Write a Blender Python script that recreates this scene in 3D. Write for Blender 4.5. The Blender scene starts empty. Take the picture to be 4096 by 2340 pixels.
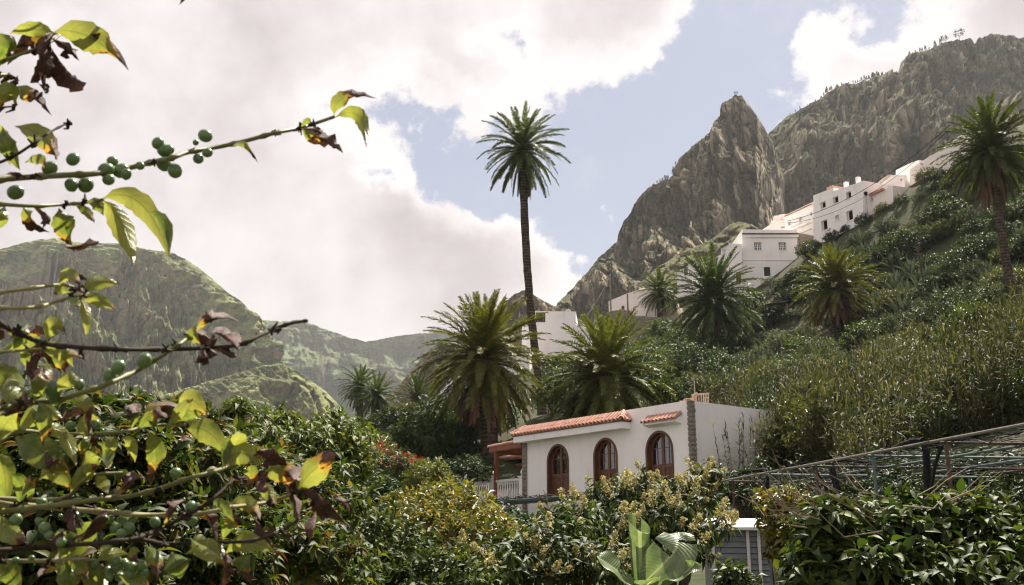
import bpy, math, random
import numpy as np
from mathutils import Vector, Matrix
from mathutils.geometry import tessellate_polygon

scene = bpy.context.scene
COL = scene.collection
R = math.radians

# ---------------------------------------------------------------- camera
FPX = 3982.0                     # focal length in pixels of the 4096 px wide photograph
PITCH = R(14.5)
cam_d = bpy.data.cameras.new('camera')
cam_d.sensor_width = 36.0
cam_d.lens = 36.0 * FPX / 4096.0
cam_d.clip_start = 0.05
cam_d.clip_end = 30000.0
cam_d.dof.use_dof = True
cam_d.dof.focus_distance = 30.0
cam_d.dof.aperture_fstop = 20.0
cam = bpy.data.objects.new('camera', cam_d)
COL.objects.link(cam)
cam.location = (0, 0, 0)
cam.rotation_euler = (R(90) + PITCH, 0, 0)
scene.camera = cam


def ray(px, py):
    """direction through a photo pixel, scaled so that its y component is 1"""
    cx = (px - 2048.0) / FPX
    cy = (1170.0 - py) / FPX
    y = math.cos(PITCH) - cy * math.sin(PITCH)
    z = math.sin(PITCH) + cy * math.cos(PITCH)
    return Vector((cx / y, 1.0, z / y))


def P(px, py, D):
    return ray(px, py) * D


# ---------------------------------------------------------------- sky and sun
SUN_AZ, SUN_EL = R(27), R(58)
EXPOSURE = 1.36
world = bpy.data.worlds.new('World')
scene.world = world
world.use_nodes = True
wt = world.node_tree
for n in list(wt.nodes):
    wt.nodes.remove(n)


class NT:
    """tiny helper to write node trees"""
    def __init__(self, tree):
        self.t = tree

    def n(self, kind, **kw):
        nd = self.t.nodes.new(kind)
        for k, v in kw.items():
            setattr(nd, k, v)
        return nd

    def link(self, a, b):
        self.t.links.new(a, b)

    def put(self, sock, v):
        if v is None:
            return
        if isinstance(v, (int, float)):
            sock.default_value = v
        elif isinstance(v, (tuple, list)):
            sock.default_value = tuple(v) if len(v) == len(sock.default_value) else (*v, 1.0)
        else:
            self.t.links.new(v, sock)

    def m(self, op, a, b=None, c=None, clamp=False):
        nd = self.n('ShaderNodeMath', operation=op, use_clamp=clamp)
        self.put(nd.inputs[0], a)
        self.put(nd.inputs[1], b)
        self.put(nd.inputs[2], c)
        return nd.outputs[0]

    def mix(self, f, a, b, blend='MIX'):
        nd = self.n('ShaderNodeMix', data_type='RGBA', blend_type=blend)
        self.put(nd.inputs[0], f)
        self.put(nd.inputs[6], a)
        self.put(nd.inputs[7], b)
        return nd.outputs[2]

    def step(self, v, lo, hi, t0=0.0, t1=1.0):
        nd = self.n('ShaderNodeMapRange', interpolation_type='SMOOTHSTEP')
        self.put(nd.inputs[0], v)
        nd.inputs[1].default_value = lo
        nd.inputs[2].default_value = hi
        nd.inputs[3].default_value = t0
        nd.inputs[4].default_value = t1
        return nd.outputs[0]

    def noise(self, vec, scale, detail=4.0, rough=0.55, out=0, lac=2.0, dist=0.0):
        nd = self.n('ShaderNodeTexNoise')
        if vec is not None:
            self.put(nd.inputs['Vector'], vec)
        nd.inputs['Scale'].default_value = scale
        nd.inputs['Detail'].default_value = detail
        nd.inputs['Roughness'].default_value = rough
        nd.inputs['Lacunarity'].default_value = lac
        nd.inputs['Distortion'].default_value = dist
        return nd.outputs[out]

    def ramp(self, f, stops):
        nd = self.n('ShaderNodeValToRGB')
        cr = nd.color_ramp
        while len(cr.elements) < len(stops):
            cr.elements.new(0.5)
        for e, (p, c) in zip(cr.elements, stops):
            e.position = p
            e.color = (*c, 1.0)
        self.put(nd.inputs[0], f)
        return nd.outputs[0]


def px_angles(px, py):
    r = ray(px, py)
    return math.atan2(r.x, r.y), math.atan2(r.z, math.hypot(r.x, r.y))


def build_world():
    N = NT(wt)
    tc = N.n('ShaderNodeTexCoord').outputs['Generated']
    sp = N.n('ShaderNodeSeparateXYZ')
    N.link(tc, sp.inputs[0])
    az = N.m('ARCTAN2', sp.outputs[0], sp.outputs[1])
    el = N.m('ARCSINE', sp.outputs[2])
    # billowing of the cloud edges
    w1 = N.n('ShaderNodeTexNoise')
    N.link(tc, w1.inputs['Vector'])
    w1.inputs['Scale'].default_value = 7.0
    w1.inputs['Detail'].default_value = 7.0
    w1.inputs['Roughness'].default_value = 0.58
    ws = N.n('ShaderNodeSeparateColor')
    N.link(w1.outputs[1], ws.inputs[0])
    azw = N.m('MULTIPLY_ADD', N.m('SUBTRACT', ws.outputs[0], 0.5), 0.17, az)
    elw = N.m('MULTIPLY_ADD', N.m('SUBTRACT', ws.outputs[1], 0.5), 0.17, el)
    # openings of clear sky: photo centre, semi axes (px), tilt
    gaps = [((2870, 330), (1010, 315), 128.0, 1.0), ((2010, 700), (700, 205), 196.0, 0.95),
            ((2330, 960), (420, 190), 210.0, 0.85), ((2090, 225), (270, 80), 190.0, 0.46),
            ((2500, 560), (480, 330), 0.0, 0.9), ((3420, -30), (330, 190), 20.0, 0.7),
            ((1480, 770), (120, 65), 190.0, 0.46)]
    acc = None
    for (cx, cy), (ra, rb), tilt, amp in gaps:
        a0, e0 = px_angles(cx, cy)
        ra, rb, t = ra / FPX, rb / FPX, R(tilt)
        da = N.m('SUBTRACT', azw, a0)
        de = N.m('SUBTRACT', elw, e0)
        # tilt is measured in the picture, y down
        u = N.m('ADD', N.m('MULTIPLY', da, math.cos(t)), N.m('MULTIPLY', de, -math.sin(t)))
        v = N.m('ADD', N.m('MULTIPLY', da, math.sin(t)), N.m('MULTIPLY', de, math.cos(t)))
        q = N.m('ADD', N.m('POWER', N.m('ABSOLUTE', N.m('DIVIDE', u, ra)), 2.0),
                N.m('POWER', N.m('ABSOLUTE', N.m('DIVIDE', v, rb)), 2.0))
        g = N.m('MULTIPLY', N.m('EXPONENT', N.m('MULTIPLY', q, -0.9)), amp)
        acc = g if acc is None else N.m('MAXIMUM', acc, g)
    # the rest of the sky, outside the picture, goes on with the same broken cover
    far = N.m('MAXIMUM', N.step(N.m('ABSOLUTE', az), 0.55, 0.8), N.step(el, 0.62, 0.85))
    gen = N.m('MULTIPLY', N.step(N.noise(tc, 1.7, 5.0, 0.55), 0.50, 0.66), far)
    acc = N.m('MAXIMUM', acc, gen)
    fine = N.noise(tc, 22.0, 8.0, 0.62)
    clear = N.step(N.m('MULTIPLY_ADD', N.m('SUBTRACT', fine, 0.5), 1.0, acc), 0.41, 0.58)
    wisp = N.step(N.noise(tc, 11.0, 6.0, 0.6), 0.52, 0.78, 0.0, 0.55)
    clear = N.m('MULTIPLY', clear, N.m('SUBTRACT', 1.0, N.m('MULTIPLY', wisp, 0.55)))
    sky = N.n('ShaderNodeTexSky', sky_type='NISHITA')
    sky.sun_disc = False
    sky.sun_elevation = SUN_EL
    sky.sun_rotation = SUN_AZ
    sky.air_density = 1.0
    sky.dust_density = 2.0
    sky.ozone_density = 1.6
    # thin veil of vapour over the blue
    blue = N.mix(0.78, sky.outputs[0], (1.70, 1.80, 2.38))
    body = N.noise(tc, 2.6, 5.0, 0.5)
    puff = N.noise(tc, 9.0, 6.0, 0.55)
    lum = N.m('MULTIPLY_ADD', puff, 0.40, N.m('MULTIPLY', body, 0.60))
    # thin cloud at the rim of an opening lets more light through
    lum = N.m('ADD', lum, N.step(acc, 0.02, 0.36, 0.0, 0.15))
    lum = N.m('ADD', lum, N.step(el, 0.30, 0.06, -0.018, 0.04))
    cloud = N.ramp(lum, [(0.40, (2.85, 2.46, 2.60)), (0.50, (4.0, 3.62, 3.66)), (0.60, (5.0, 4.70, 4.72))])
    col = N.mix(clear, cloud, blue)
    bg = N.n('ShaderNodeBackground')
    N.link(col, bg.inputs[0])
    bg.inputs[1].default_value = 0.074
    out = N.n('ShaderNodeOutputWorld')
    N.link(bg.outputs[0], out.inputs[0])


build_world()
sun_d = bpy.data.lights.new('sun', 'SUN')
sun_d.energy = 5.0
sun_d.angle = R(0.53)
sun_d.color = (1.0, 0.93, 0.81)
sun = bpy.data.objects.new('sun', sun_d)
COL.objects.link(sun)
sd = Vector((math.sin(SUN_AZ) * math.cos(SUN_EL), math.cos(SUN_AZ) * math.cos(SUN_EL), math.sin(SUN_EL)))
sun.rotation_euler = sd.to_track_quat('Z', 'Y').to_euler()
sun.location = (60, 100, 120)

scene.view_settings.view_transform = 'Standard'
scene.view_settings.look = 'None'
scene.view_settings.gamma = 1.0
scene.view_settings.use_curve_mapping = False
scene.view_settings.exposure = EXPOSURE
scene.render.engine = 'CYCLES'
cy = scene.cycles
cy.use_denoising = True
cy.denoising_prefilter = 'ACCURATE'
cy.filter_width = 1.15
cy.max_bounces = 7
cy.diffuse_bounces = 3
cy.glossy_bounces = 2
cy.transmission_bounces = 4
cy.transparent_max_bounces = 6
cy.volume_bounces = 0
cy.caustics_reflective = False
cy.caustics_refractive = False
# ---------------------------------------------------------------- helpers
rng = np.random.default_rng(7)
random.seed(7)


def obj(name, mesh, parent=None, loc=None, rotz=None, mat=None):
    o = bpy.data.objects.new(name, mesh)
    COL.objects.link(o)
    if parent is not None:
        o.parent = parent
    if loc is not None:
        o.location = loc
    if rotz is not None:
        o.rotation_euler = (0, 0, rotz)
    if mat is not None and mesh is not None and not mesh.materials:
        mesh.materials.append(mat)
    return o


def tag(o, label, cat, group=None):
    o['label'] = label
    o['category'] = cat
    if group:
        o['group'] = group
    return o


def thing(name, label, cat, loc=(0, 0, 0), rotz=0.0, group=None):
    o = obj(name, None, None, loc, rotz)
    o.empty_display_size = 0.2
    return tag(o, label, cat, group)


def mesh_np(name, V, F, mat=None, uv=None, smooth=False):
    """V (n,3); F (m,3) or (m,4) or a list of such arrays; uv per vertex (n,2)"""
    me = bpy.data.meshes.new(name)
    V = np.asarray(V, np.float32).reshape(-1, 3)
    Fs = F if isinstance(F, list) else [F]
    Fs = [np.asarray(f, np.int32) for f in Fs if len(f)]
    loops = np.concatenate([f.ravel() for f in Fs])
    counts = np.concatenate([np.full(len(f), f.shape[1], np.int32) for f in Fs])
    starts = np.concatenate([[0], np.cumsum(counts)[:-1]]).astype(np.int32)
    me.vertices.add(len(V))
    me.vertices.foreach_set('co', V.ravel())
    me.loops.add(len(loops))
    me.loops.foreach_set('vertex_index', loops.astype(np.int32))
    me.polygons.add(len(counts))
    me.polygons.foreach_set('loop_start', starts)
    me.polygons.foreach_set('loop_total', counts)
    if smooth:
        me.polygons.foreach_set('use_smooth', np.ones(len(counts), bool))
    if uv is not None:
        ul = me.uv_layers.new(name='UVMap')
        ul.data.foreach_set('uv', np.asarray(uv, np.float32)[loops].ravel())
    me.update(calc_edges=True)
    if mat is not None:
        for m_ in (mat if isinstance(mat, list) else [mat]):
            me.materials.append(m_)
    return me


class MB:
    """collects boxes, bars, prisms and tubes into one mesh"""
    def __init__(self):
        self.v, self.f = [], []

    def add(self, verts, faces):
        k = len(self.v)
        self.v.extend([tuple(p) for p in verts])
        self.f.extend([tuple(i + k for i in f) for f in faces])
        return self

    def box(self, x0, x1, y0, y1, z0, z1):
        return self.add([(x0, y0, z0), (x1, y0, z0), (x1, y1, z0), (x0, y1, z0),
                         (x0, y0, z1), (x1, y0, z1), (x1, y1, z1), (x0, y1, z1)],
                        [(0, 3, 2, 1), (4, 5, 6, 7), (0, 1, 5, 4), (1, 2, 6, 5), (2, 3, 7, 6), (3, 0, 4, 7)])

    def hexa(self, p):
        return self.add(p, [(0, 3, 2, 1), (4, 5, 6, 7), (0, 1, 5, 4), (1, 2, 6, 5), (2, 3, 7, 6), (3, 0, 4, 7)])

    def bar(self, a, b, w, h=None, up=(0, 0, 1)):
        a, b, up = Vector(a), Vector(b), Vector(up)
        h = w if h is None else h
        d = (b - a).normalized()
        s = d.cross(up)
        s = s.normalized() if s.length > 1e-5 else Vector((1, 0, 0))
        u = s.cross(d)
        s, u = s * w / 2, u * h / 2
        return self.hexa([a - s - u, a + s - u, b + s - u, b - s - u, a - s + u, a + s + u, b + s + u, b - s + u])

    def tube(self, pts, rad, n=6, cap=True):
        V, F = tube_arrays(pts, rad, n, cap)
        return self.add(V, F)

    def prism(self, loop, y0, y1):
        """closed outline in x,z pushed from y0 to y1"""
        n = len(loop)
        V = [(x, y0, z) for x, z in loop] + [(x, y1, z) for x, z in loop]
        F = [(i, (i + 1) % n, (i + 1) % n + n, i + n) for i in range(n)]
        for t in tessellate_polygon([[Vector((x, z, 0)) for x, z in loop]]):
            F.append(tuple(t))
            F.append(tuple(i + n for i in reversed(t)))
        return self.add(V, F)

    def lathe(self, prof, n=10, cx=0.0, cy=0.0):
        V, F = [], []
        for r_, z in prof:
            for k in range(n):
                a = 2 * math.pi * k / n
                V.append((cx + r_ * math.cos(a), cy + r_ * math.sin(a), z))
        for i in range(len(prof) - 1):
            for k in range(n):
                F.append((i * n + k, i * n + (k + 1) % n, (i + 1) * n + (k + 1) % n, (i + 1) * n + k))
        F.append(tuple(range(n))[::-1])
        F.append(tuple(range((len(prof) - 1) * n, len(prof) * n)))
        return self.add(V, F)

    def mesh(self, name, mat=None, smooth=False):
        me = bpy.data.meshes.new(name)
        me.from_pydata(self.v, [], self.f)
        if smooth:
            me.polygons.foreach_set('use_smooth', [True] * len(me.polygons))
        me.update()
        if mat is not None:
            me.materials.append(mat)
        return me

    def obj(self, name, mat, parent=None, smooth=False):
        return obj(name, self.mesh(name, mat, smooth), parent)


def tube_arrays(pts, rad, n=6, cap=True):
    pts = [Vector(p) for p in pts]
    if isinstance(rad, (int, float)):
        rad = [rad] * len(pts)
    V, F = [], []
    ref = Vector((0.13, 0.27, 0.95))
    for i, p in enumerate(pts):
        t = (pts[min(i + 1, len(pts) - 1)] - pts[max(i - 1, 0)])
        t = t.normalized() if t.length > 1e-9 else Vector((0, 0, 1))
        s = t.cross(ref)
        if s.length < 0.15:
            s = t.cross(Vector((1, 0.2, 0)))
        s.normalize()
        u = s.cross(t)
        for k in range(n):
            a = 2 * math.pi * k / n
            V.append(tuple(p + (s * math.cos(a) + u * math.sin(a)) * rad[i]))
    for i in range(len(pts) - 1):
        for k in range(n):
            F.append((i * n + k, i * n + (k + 1) % n, (i + 1) * n + (k + 1) % n, (i + 1) * n + k))
    if cap:
        F.append(tuple(range(n))[::-1])
        F.append(tuple(range((len(pts) - 1) * n, len(pts) * n)))
    return V, F


def smooth_path(pts, k=4):
    """Catmull-Rom through the points"""
    pts = [Vector(p) for p in pts]
    out = []
    for i in range(len(pts) - 1):
        p0, p1, p2, p3 = pts[max(i - 1, 0)], pts[i], pts[i + 1], pts[min(i + 2, len(pts) - 1)]
        for j in range(k):
            t = j / k
            out.append(0.5 * ((2 * p1) + (p2 - p0) * t + (2 * p0 - 5 * p1 + 4 * p2 - p3) * t * t
                              + (3 * p1 - p0 - 3 * p2 + p3) * t ** 3))
    out.append(pts[-1])
    return out


# ------------------------------------------------ numpy noise
def _hash(ix, iy, iz, seed):
    h = (ix * 374761393 + iy * 668265263 + iz * 1274126177 + seed * 974634777) & 0xFFFFFFFF
    h = ((h ^ (h >> 13)) * 1103515245) & 0xFFFFFFFF
    h = ((h ^ (h >> 15)) * 2246822519) & 0xFFFFFFFF
    return ((h ^ (h >> 16)) & 0xFFFFFF) / float(0xFFFFFF)


def vnoise(x, y, z=0.0, seed=0):
    x, y, z = np.broadcast_arrays(np.asarray(x, float), np.asarray(y, float), np.asarray(z, float))
    ix, iy, iz = np.floor(x).astype(np.int64), np.floor(y).astype(np.int64), np.floor(z).astype(np.int64)
    fx, fy, fz = x - ix, y - iy, z - iz
    fx, fy, fz = (t * t * t * (t * (t * 6 - 15) + 10) for t in (fx, fy, fz))
    r = 0.0
    for dx in (0, 1):
        for dy in (0, 1):
            for dz in (0, 1):
                w = (fx if dx else 1 - fx) * (fy if dy else 1 - fy) * (fz if dz else 1 - fz)
                r = r + w * _hash(ix + dx, iy + dy, iz + dz, seed)
    return r * 2 - 1


def fbm(x, y, z=0.0, oct=5, gain=0.5, lac=2.03, seed=0):
    r, a, f, s = 0.0, 1.0, 1.0, 0.0
    for o in range(oct):
        r = r + a * vnoise(np.asarray(x) * f, np.asarray(y) * f, np.asarray(z) * f, seed + o * 17)
        s += a
        a *= gain
        f *= lac
    return r / s


def ridged(x, y, z=0.0, oct=4, gain=0.5, lac=2.1, seed=0):
    r, a, f, s = 0.0, 1.0, 1.0, 0.0
    for o in range(oct):
        r = r + a * (1 - np.abs(vnoise(np.asarray(x) * f, np.asarray(y) * f, np.asarray(z) * f, seed + o * 31)))
        s += a
        a *= gain
        f *= lac
    return r / s * 2 - 1


def blocks(x, y, seed=0, jitter=.85):
    """jagged cells: every cell has its own random height, tilted a little, with sharp steps between"""
    ix, iy = np.floor(x).astype(np.int64), np.floor(y).astype(np.int64)
    best = np.full(x.shape, 1e9)
    val = np.zeros(x.shape)
    for dx in (-1, 0, 1):
        for dy in (-1, 0, 1):
            cx, cy_ = ix + dx, iy + dy
            fx = cx + .5 + jitter * (_hash(cx, cy_, 0, seed) - .5)
            fy = cy_ + .5 + jitter * (_hash(cx, cy_, 1, seed) - .5)
            d = (x - fx) ** 2 + (y - fy) ** 2
            v = _hash(cx, cy_, 2, seed) * 2 - 1 + (x - fx) * (_hash(cx, cy_, 3, seed) - .5) * 1.6 + (y - fy) * (_hash(cx, cy_, 4, seed) - .5) * 1.6
            m_ = d < best
            best = np.where(m_, d, best)
            val = np.where(m_, v, val)
    return val


def cracks(x, y, seed=0, w=.07):
    """1 along thin winding lines"""
    n = vnoise(x, y, 0, seed) + .35 * vnoise(x * 2.3, y * 2.3, 0, seed + 1)
    return np.exp(-(n / w) ** 2)


def unit(a):
    return a / np.maximum(np.linalg.norm(a, axis=-1, keepdims=True), 1e-9)


def frames(axis, normal):
    """(n,3,3) matrices whose columns are X, Y=axis, Z~normal"""
    Y = unit(axis)
    Z = unit(normal - (normal * Y).sum(-1, keepdims=True) * Y)
    X = np.cross(Y, Z)
    return np.stack([X, Y, Z], axis=-1)


def scatter(T, F, M, pos, scale):
    """template T (k,3), faces F, frames M (n,3,3), pos (n,3), scale (n,) or (n,3)"""
    scale = np.asarray(scale, float)
    if scale.ndim == 1:
        scale = scale[:, None]
    S = np.broadcast_to(scale, (len(pos), 3))
    V = np.einsum('nij,nkj->nki', M, T[None] * S[:, None, :]) + pos[:, None, :]
    k = len(T)
    Fa = (F[None] + (np.arange(len(pos)) * k)[:, None, None]).reshape(-1, F.shape[1])
    return V.reshape(-1, 3), Fa


def join_arrays(parts):
    V, F, k = [], {}, 0
    for v, f in parts:
        v = np.asarray(v, float).reshape(-1, 3)
        if len(v) == 0:
            continue
        fl = [f] if isinstance(f, np.ndarray) else None
        if fl is None:
            by = {}
            for q in f:
                by.setdefault(len(q), []).append(q)
            fl = [np.array(q) for q in by.values()]
        for a in fl:
            if len(a):
                F.setdefault(a.shape[1], []).append(a + k)
        V.append(v)
        k += len(v)
    return np.concatenate(V), [np.concatenate(f) for f in F.values()]


# leaf shapes: axis +Y, face +Z, length 1
def leaf_template(w=0.42, fold=0.10, bend=0.16, kind='mid'):
    if kind == 'far':
        T = np.array([(0, 0, 0), (-w / 2, .45, fold), (0, 1, -bend), (w / 2, .45, fold)])
        F = np.array([(0, 3, 2), (0, 2, 1)])
    elif kind == 'mid':
        T = np.array([(0, 0, 0), (-w * .5, .42, fold), (0, .45, 0.02), (w * .5, .42, fold), (0, 1, -bend)])
        F = np.array([(0, 2, 1), (0, 3, 2), (2, 4, 1), (2, 3, 4)])
    else:
        T, F = [], []
        prof = [(0, .06), (.14, .55), (.34, .98), (.56, .92), (.78, .5), (.92, .16)]
        for y, q in prof:
            z = -bend * y * y + .04 * math.sin(y * 3.1)
            T += [(-w / 2 * q, y, z + fold * q), (0, y, z), (w / 2 * q, y, z + fold * q)]
        T.append((0, 1.0, -bend * 1.1))
        for i in range(len(prof) - 1):
            a, b = i * 3, i * 3 + 3
            F += [(a, a + 1, b + 1), (a, b + 1, b), (a + 1, a + 2, b + 2), (a + 1, b + 2, b + 1)]
        a = (len(prof) - 1) * 3
        F += [(a, a + 1, len(T) - 1), (a + 1, a + 2, len(T) - 1)]
        T, F = np.array(T), np.array(F)
    return T, F


# ------------------------------------------------ materials
MATS = {}


def new_mat(name):
    m = bpy.data.materials.new(name)
    m.use_nodes = True
    for n in list(m.node_tree.nodes):
        m.node_tree.nodes.remove(n)
    MATS[name] = m
    return m, NT(m.node_tree)


def finish(N, shader, disp=None):
    o = N.n('ShaderNodeOutputMaterial')
    N.link(shader, o.inputs[0])


def principled(N, col, rough=0.7, spec=0.3, metal=0.0, normal=None):
    b = N.n('ShaderNodeBsdfPrincipled')
    N.put(b.inputs['Base Color'], col)
    N.put(b.inputs['Roughness'], rough)
    N.put(b.inputs['Specular IOR Level'], spec)
    N.put(b.inputs['Metallic'], metal)
    if normal is not None:
        N.link(normal, b.inputs['Normal'])
    return b.outputs[0]


def bump(N, h, strength=0.4, dist=0.02):
    b = N.n('ShaderNodeBump')
    b.inputs['Strength'].default_value = strength
    b.inputs['Distance'].default_value = dist
    N.link(h, b.inputs['Height'])
    return b.outputs[0]


def coords(N, kind='Object', scale=None):
    c = N.n('ShaderNodeTexCoord').outputs[kind]
    if scale:
        mp = N.n('ShaderNodeMapping')
        mp.inputs['Scale'].default_value = scale
        N.link(c, mp.inputs[0])
        c = mp.outputs[0]
    return c


def leaf_mat(name, stops, trans=0.38, rough=0.38, spec=0.5, glow=(1.25, 1.30, 0.5), dim=0.86):
    """leaf by leaf colour change, thin and translucent; Object colour tints"""
    m, N = new_mat(name)
    rnd = N.n('ShaderNodeNewGeometry').outputs['Random Per Island']
    oi = N.n('ShaderNodeObjectInfo')
    v = N.m('FRACT', N.m('ADD', rnd, oi.outputs['Random']))
    col = N.ramp(v, stops)
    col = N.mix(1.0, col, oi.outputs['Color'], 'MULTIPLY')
    if dim != 1.0:
        col = N.mix(1.0, col, (dim, dim * .97, dim), 'MULTIPLY')
    d = principled(N, col, rough, spec)
    t = N.n('ShaderNodeBsdfTranslucent')
    N.link(N.mix(1.0, col, glow, 'MULTIPLY'), t.inputs[0])
    mx = N.n('ShaderNodeMixShader')
    mx.inputs[0].default_value = trans
    N.link(d, mx.inputs[1])
    N.link(t.outputs[0], mx.inputs[2])
    finish(N, mx.outputs[0])
    return m


def plain_mat(name, col, rough=0.7, spec=0.3, var=0.12, scale=3.0, bmp=0.25, metal=0.0, coord='Object', bscale=None, bdist=0.01):
    m, N = new_mat(name)
    c = coords(N, coord)
    n = N.noise(c, scale, 6, 0.6)
    lo = tuple(x * (1 - var) for x in col)
    hi = tuple(min(1, x * (1 + var)) for x in col)
    colr = N.ramp(n, [(0.3, lo), (0.7, hi)])
    oi = N.n('ShaderNodeObjectInfo')
    j = N.m('MULTIPLY_ADD', oi.outputs['Random'], 0.24, 0.88)
    cmb = N.n('ShaderNodeCombineColor')
    for i in range(3):
        N.link(j, cmb.inputs[i])
    colr = N.mix(1.0, colr, cmb.outputs[0], 'MULTIPLY')
    nm = bump(N, N.noise(c, bscale or scale * 12, 5, 0.6), bmp, bdist) if bmp else None
    finish(N, principled(N, colr, rough, spec, metal, nm))
    return m
# ---------------------------------------------------------------- ground
ANCH = [(0, 0, -1.7), (-4, 3, -2.2), (4, 4, -1.7), (0, 12, -1.8), (8, 14, -1.2), (-8, 14, -2.6), (5, 22, -1.2),
        (-6, 24, -1.2), (0, 35, -0.7), (7, 36, -0.5), (0.5, 45, 0.4), (12, 47, 2.6), (7, 54, 3.4), (-9, 45, 1.6),
        (-20, 40, -1.5), (-34, 60, -4), (-22, 90, 7), (-16, 110, 12.2), (-42, 110, 2), (-60, 60, -14),
        (20, 160, 33), (60, 160, 50), (100, 140, 58), (125, 60, 42), (60, 20, 13), (30, 5, 2), (-40, 0, -8), (20, -12, -1)]
for a in [(2170, 1700, 75), (1940, 1800, 56), (2420, 1660, 58), (4050, 1215, 70), (3340, 1395, 85), (2860, 1440, 100),
          (2650, 1335, 130), (2300, 1400, 100), (3000, 1165, 125), (3300, 945, 125), (3650, 725, 115), (3850, 610, 105),
          (4096, 560, 100), (4096, 1000, 80), (3700, 1000, 97), (4096, 1440, 46), (3600, 1590, 43), (3100, 1660, 46),
          (4096, 1780, 27), (3500, 1880, 30), (1450, 1740, 108), (1300, 1800, 80), (1600, 1830, 62)]:
    ANCH.append(tuple(P(*a)))
ANCH = np.array(ANCH)


def _tps_fit(A):
    n = len(A)
    d = np.linalg.norm(A[:, None, :2] - A[None, :, :2], axis=-1)
    K = np.where(d > 0, d * d * np.log(np.maximum(d, 1e-9)), 0) + np.eye(n) * 12.0
    Pm = np.c_[np.ones(n), A[:, :2]]
    L = np.block([[K, Pm], [Pm.T, np.zeros((3, 3))]])
    return np.linalg.solve(L, np.r_[A[:, 2], np.zeros(3)])


_TPS = _tps_fit(ANCH)


def ground_z(x, y):
    x, y = np.asarray(x, float), np.asarray(y, float)
    d = np.sqrt((x[..., None] - ANCH[:, 0]) ** 2 + (y[..., None] - ANCH[:, 1]) ** 2)
    K = np.where(d > 0, d * d * np.log(np.maximum(d, 1e-9)), 0)
    z = K @ _TPS[:-3] + _TPS[-3] + _TPS[-2] * x + _TPS[-1] * y
    far = np.clip((y - 40) / 30, 0, 1)
    z = z + 0.5 * fbm(x / 7, y / 7, 0, 3, seed=3) * far
    # the hill sinks to the valley floor outside the part in view
    e = np.maximum.reduce([(-x - 45) / 35, (x - 105) / 25, (-y - 6) / 10, (y - 140) / 28, 0 * x])
    e = np.clip(e, 0, 1)
    e = e * e * (3 - 2 * e)
    return z * (1 - e) - 26 * e


def ground_hit(px, py, lo=16.0, hi=150.0):
    r = ray(px, py)
    D = np.arange(lo, hi, 0.5)
    g = ground_z(r.x * D, D)
    below = np.nonzero(r.z * D < g)[0]
    if len(below) == 0:
        return None
    D0 = D[below[0]]
    return Vector((r.x * D0, D0, float(ground_z(r.x * D0, D0))))


m, N = new_mat('hillside_soil')
c = coords(N, 'Object')
n1 = N.noise(c, 0.35, 6, 0.6)
n2 = N.noise(c, 3.0, 6, 0.65)
colr = N.mix(N.step(n1, 0.4, 0.62), (0.075, 0.060, 0.042), (0.035, 0.052, 0.020))
colr = N.mix(N.step(n2, 0.35, 0.7), colr, (0.05, 0.065, 0.028))
finish(N, principled(N, colr, 0.95, 0.1, 0, bump(N, n2, 0.8, 0.15)))

gx, gy = np.meshgrid(np.arange(-95, 140, 1.25), np.arange(-18, 172, 1.25))
gz = ground_z(gx, gy)
nx, ny = gx.shape[1], gx.shape[0]
idx = np.arange(nx * ny).reshape(ny, nx)
quad = np.stack([idx[:-1, :-1], idx[:-1, 1:], idx[1:, 1:], idx[1:, :-1]], -1).reshape(-1, 4)
hill = obj('terrain', mesh_np('terrain', np.stack([gx, gy, gz], -1), quad, MATS['hillside_soil'], smooth=True))
hill['kind'] = 'structure'
g = MB().add([(-2600, -100, -24.5), (2600, -100, -24.5), (2600, 3800, -24.5), (-2600, 3800, -24.5)], [(0, 1, 2, 3)])
vf = g.obj('ground', MATS['hillside_soil'])
vf['kind'] = 'structure'


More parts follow.
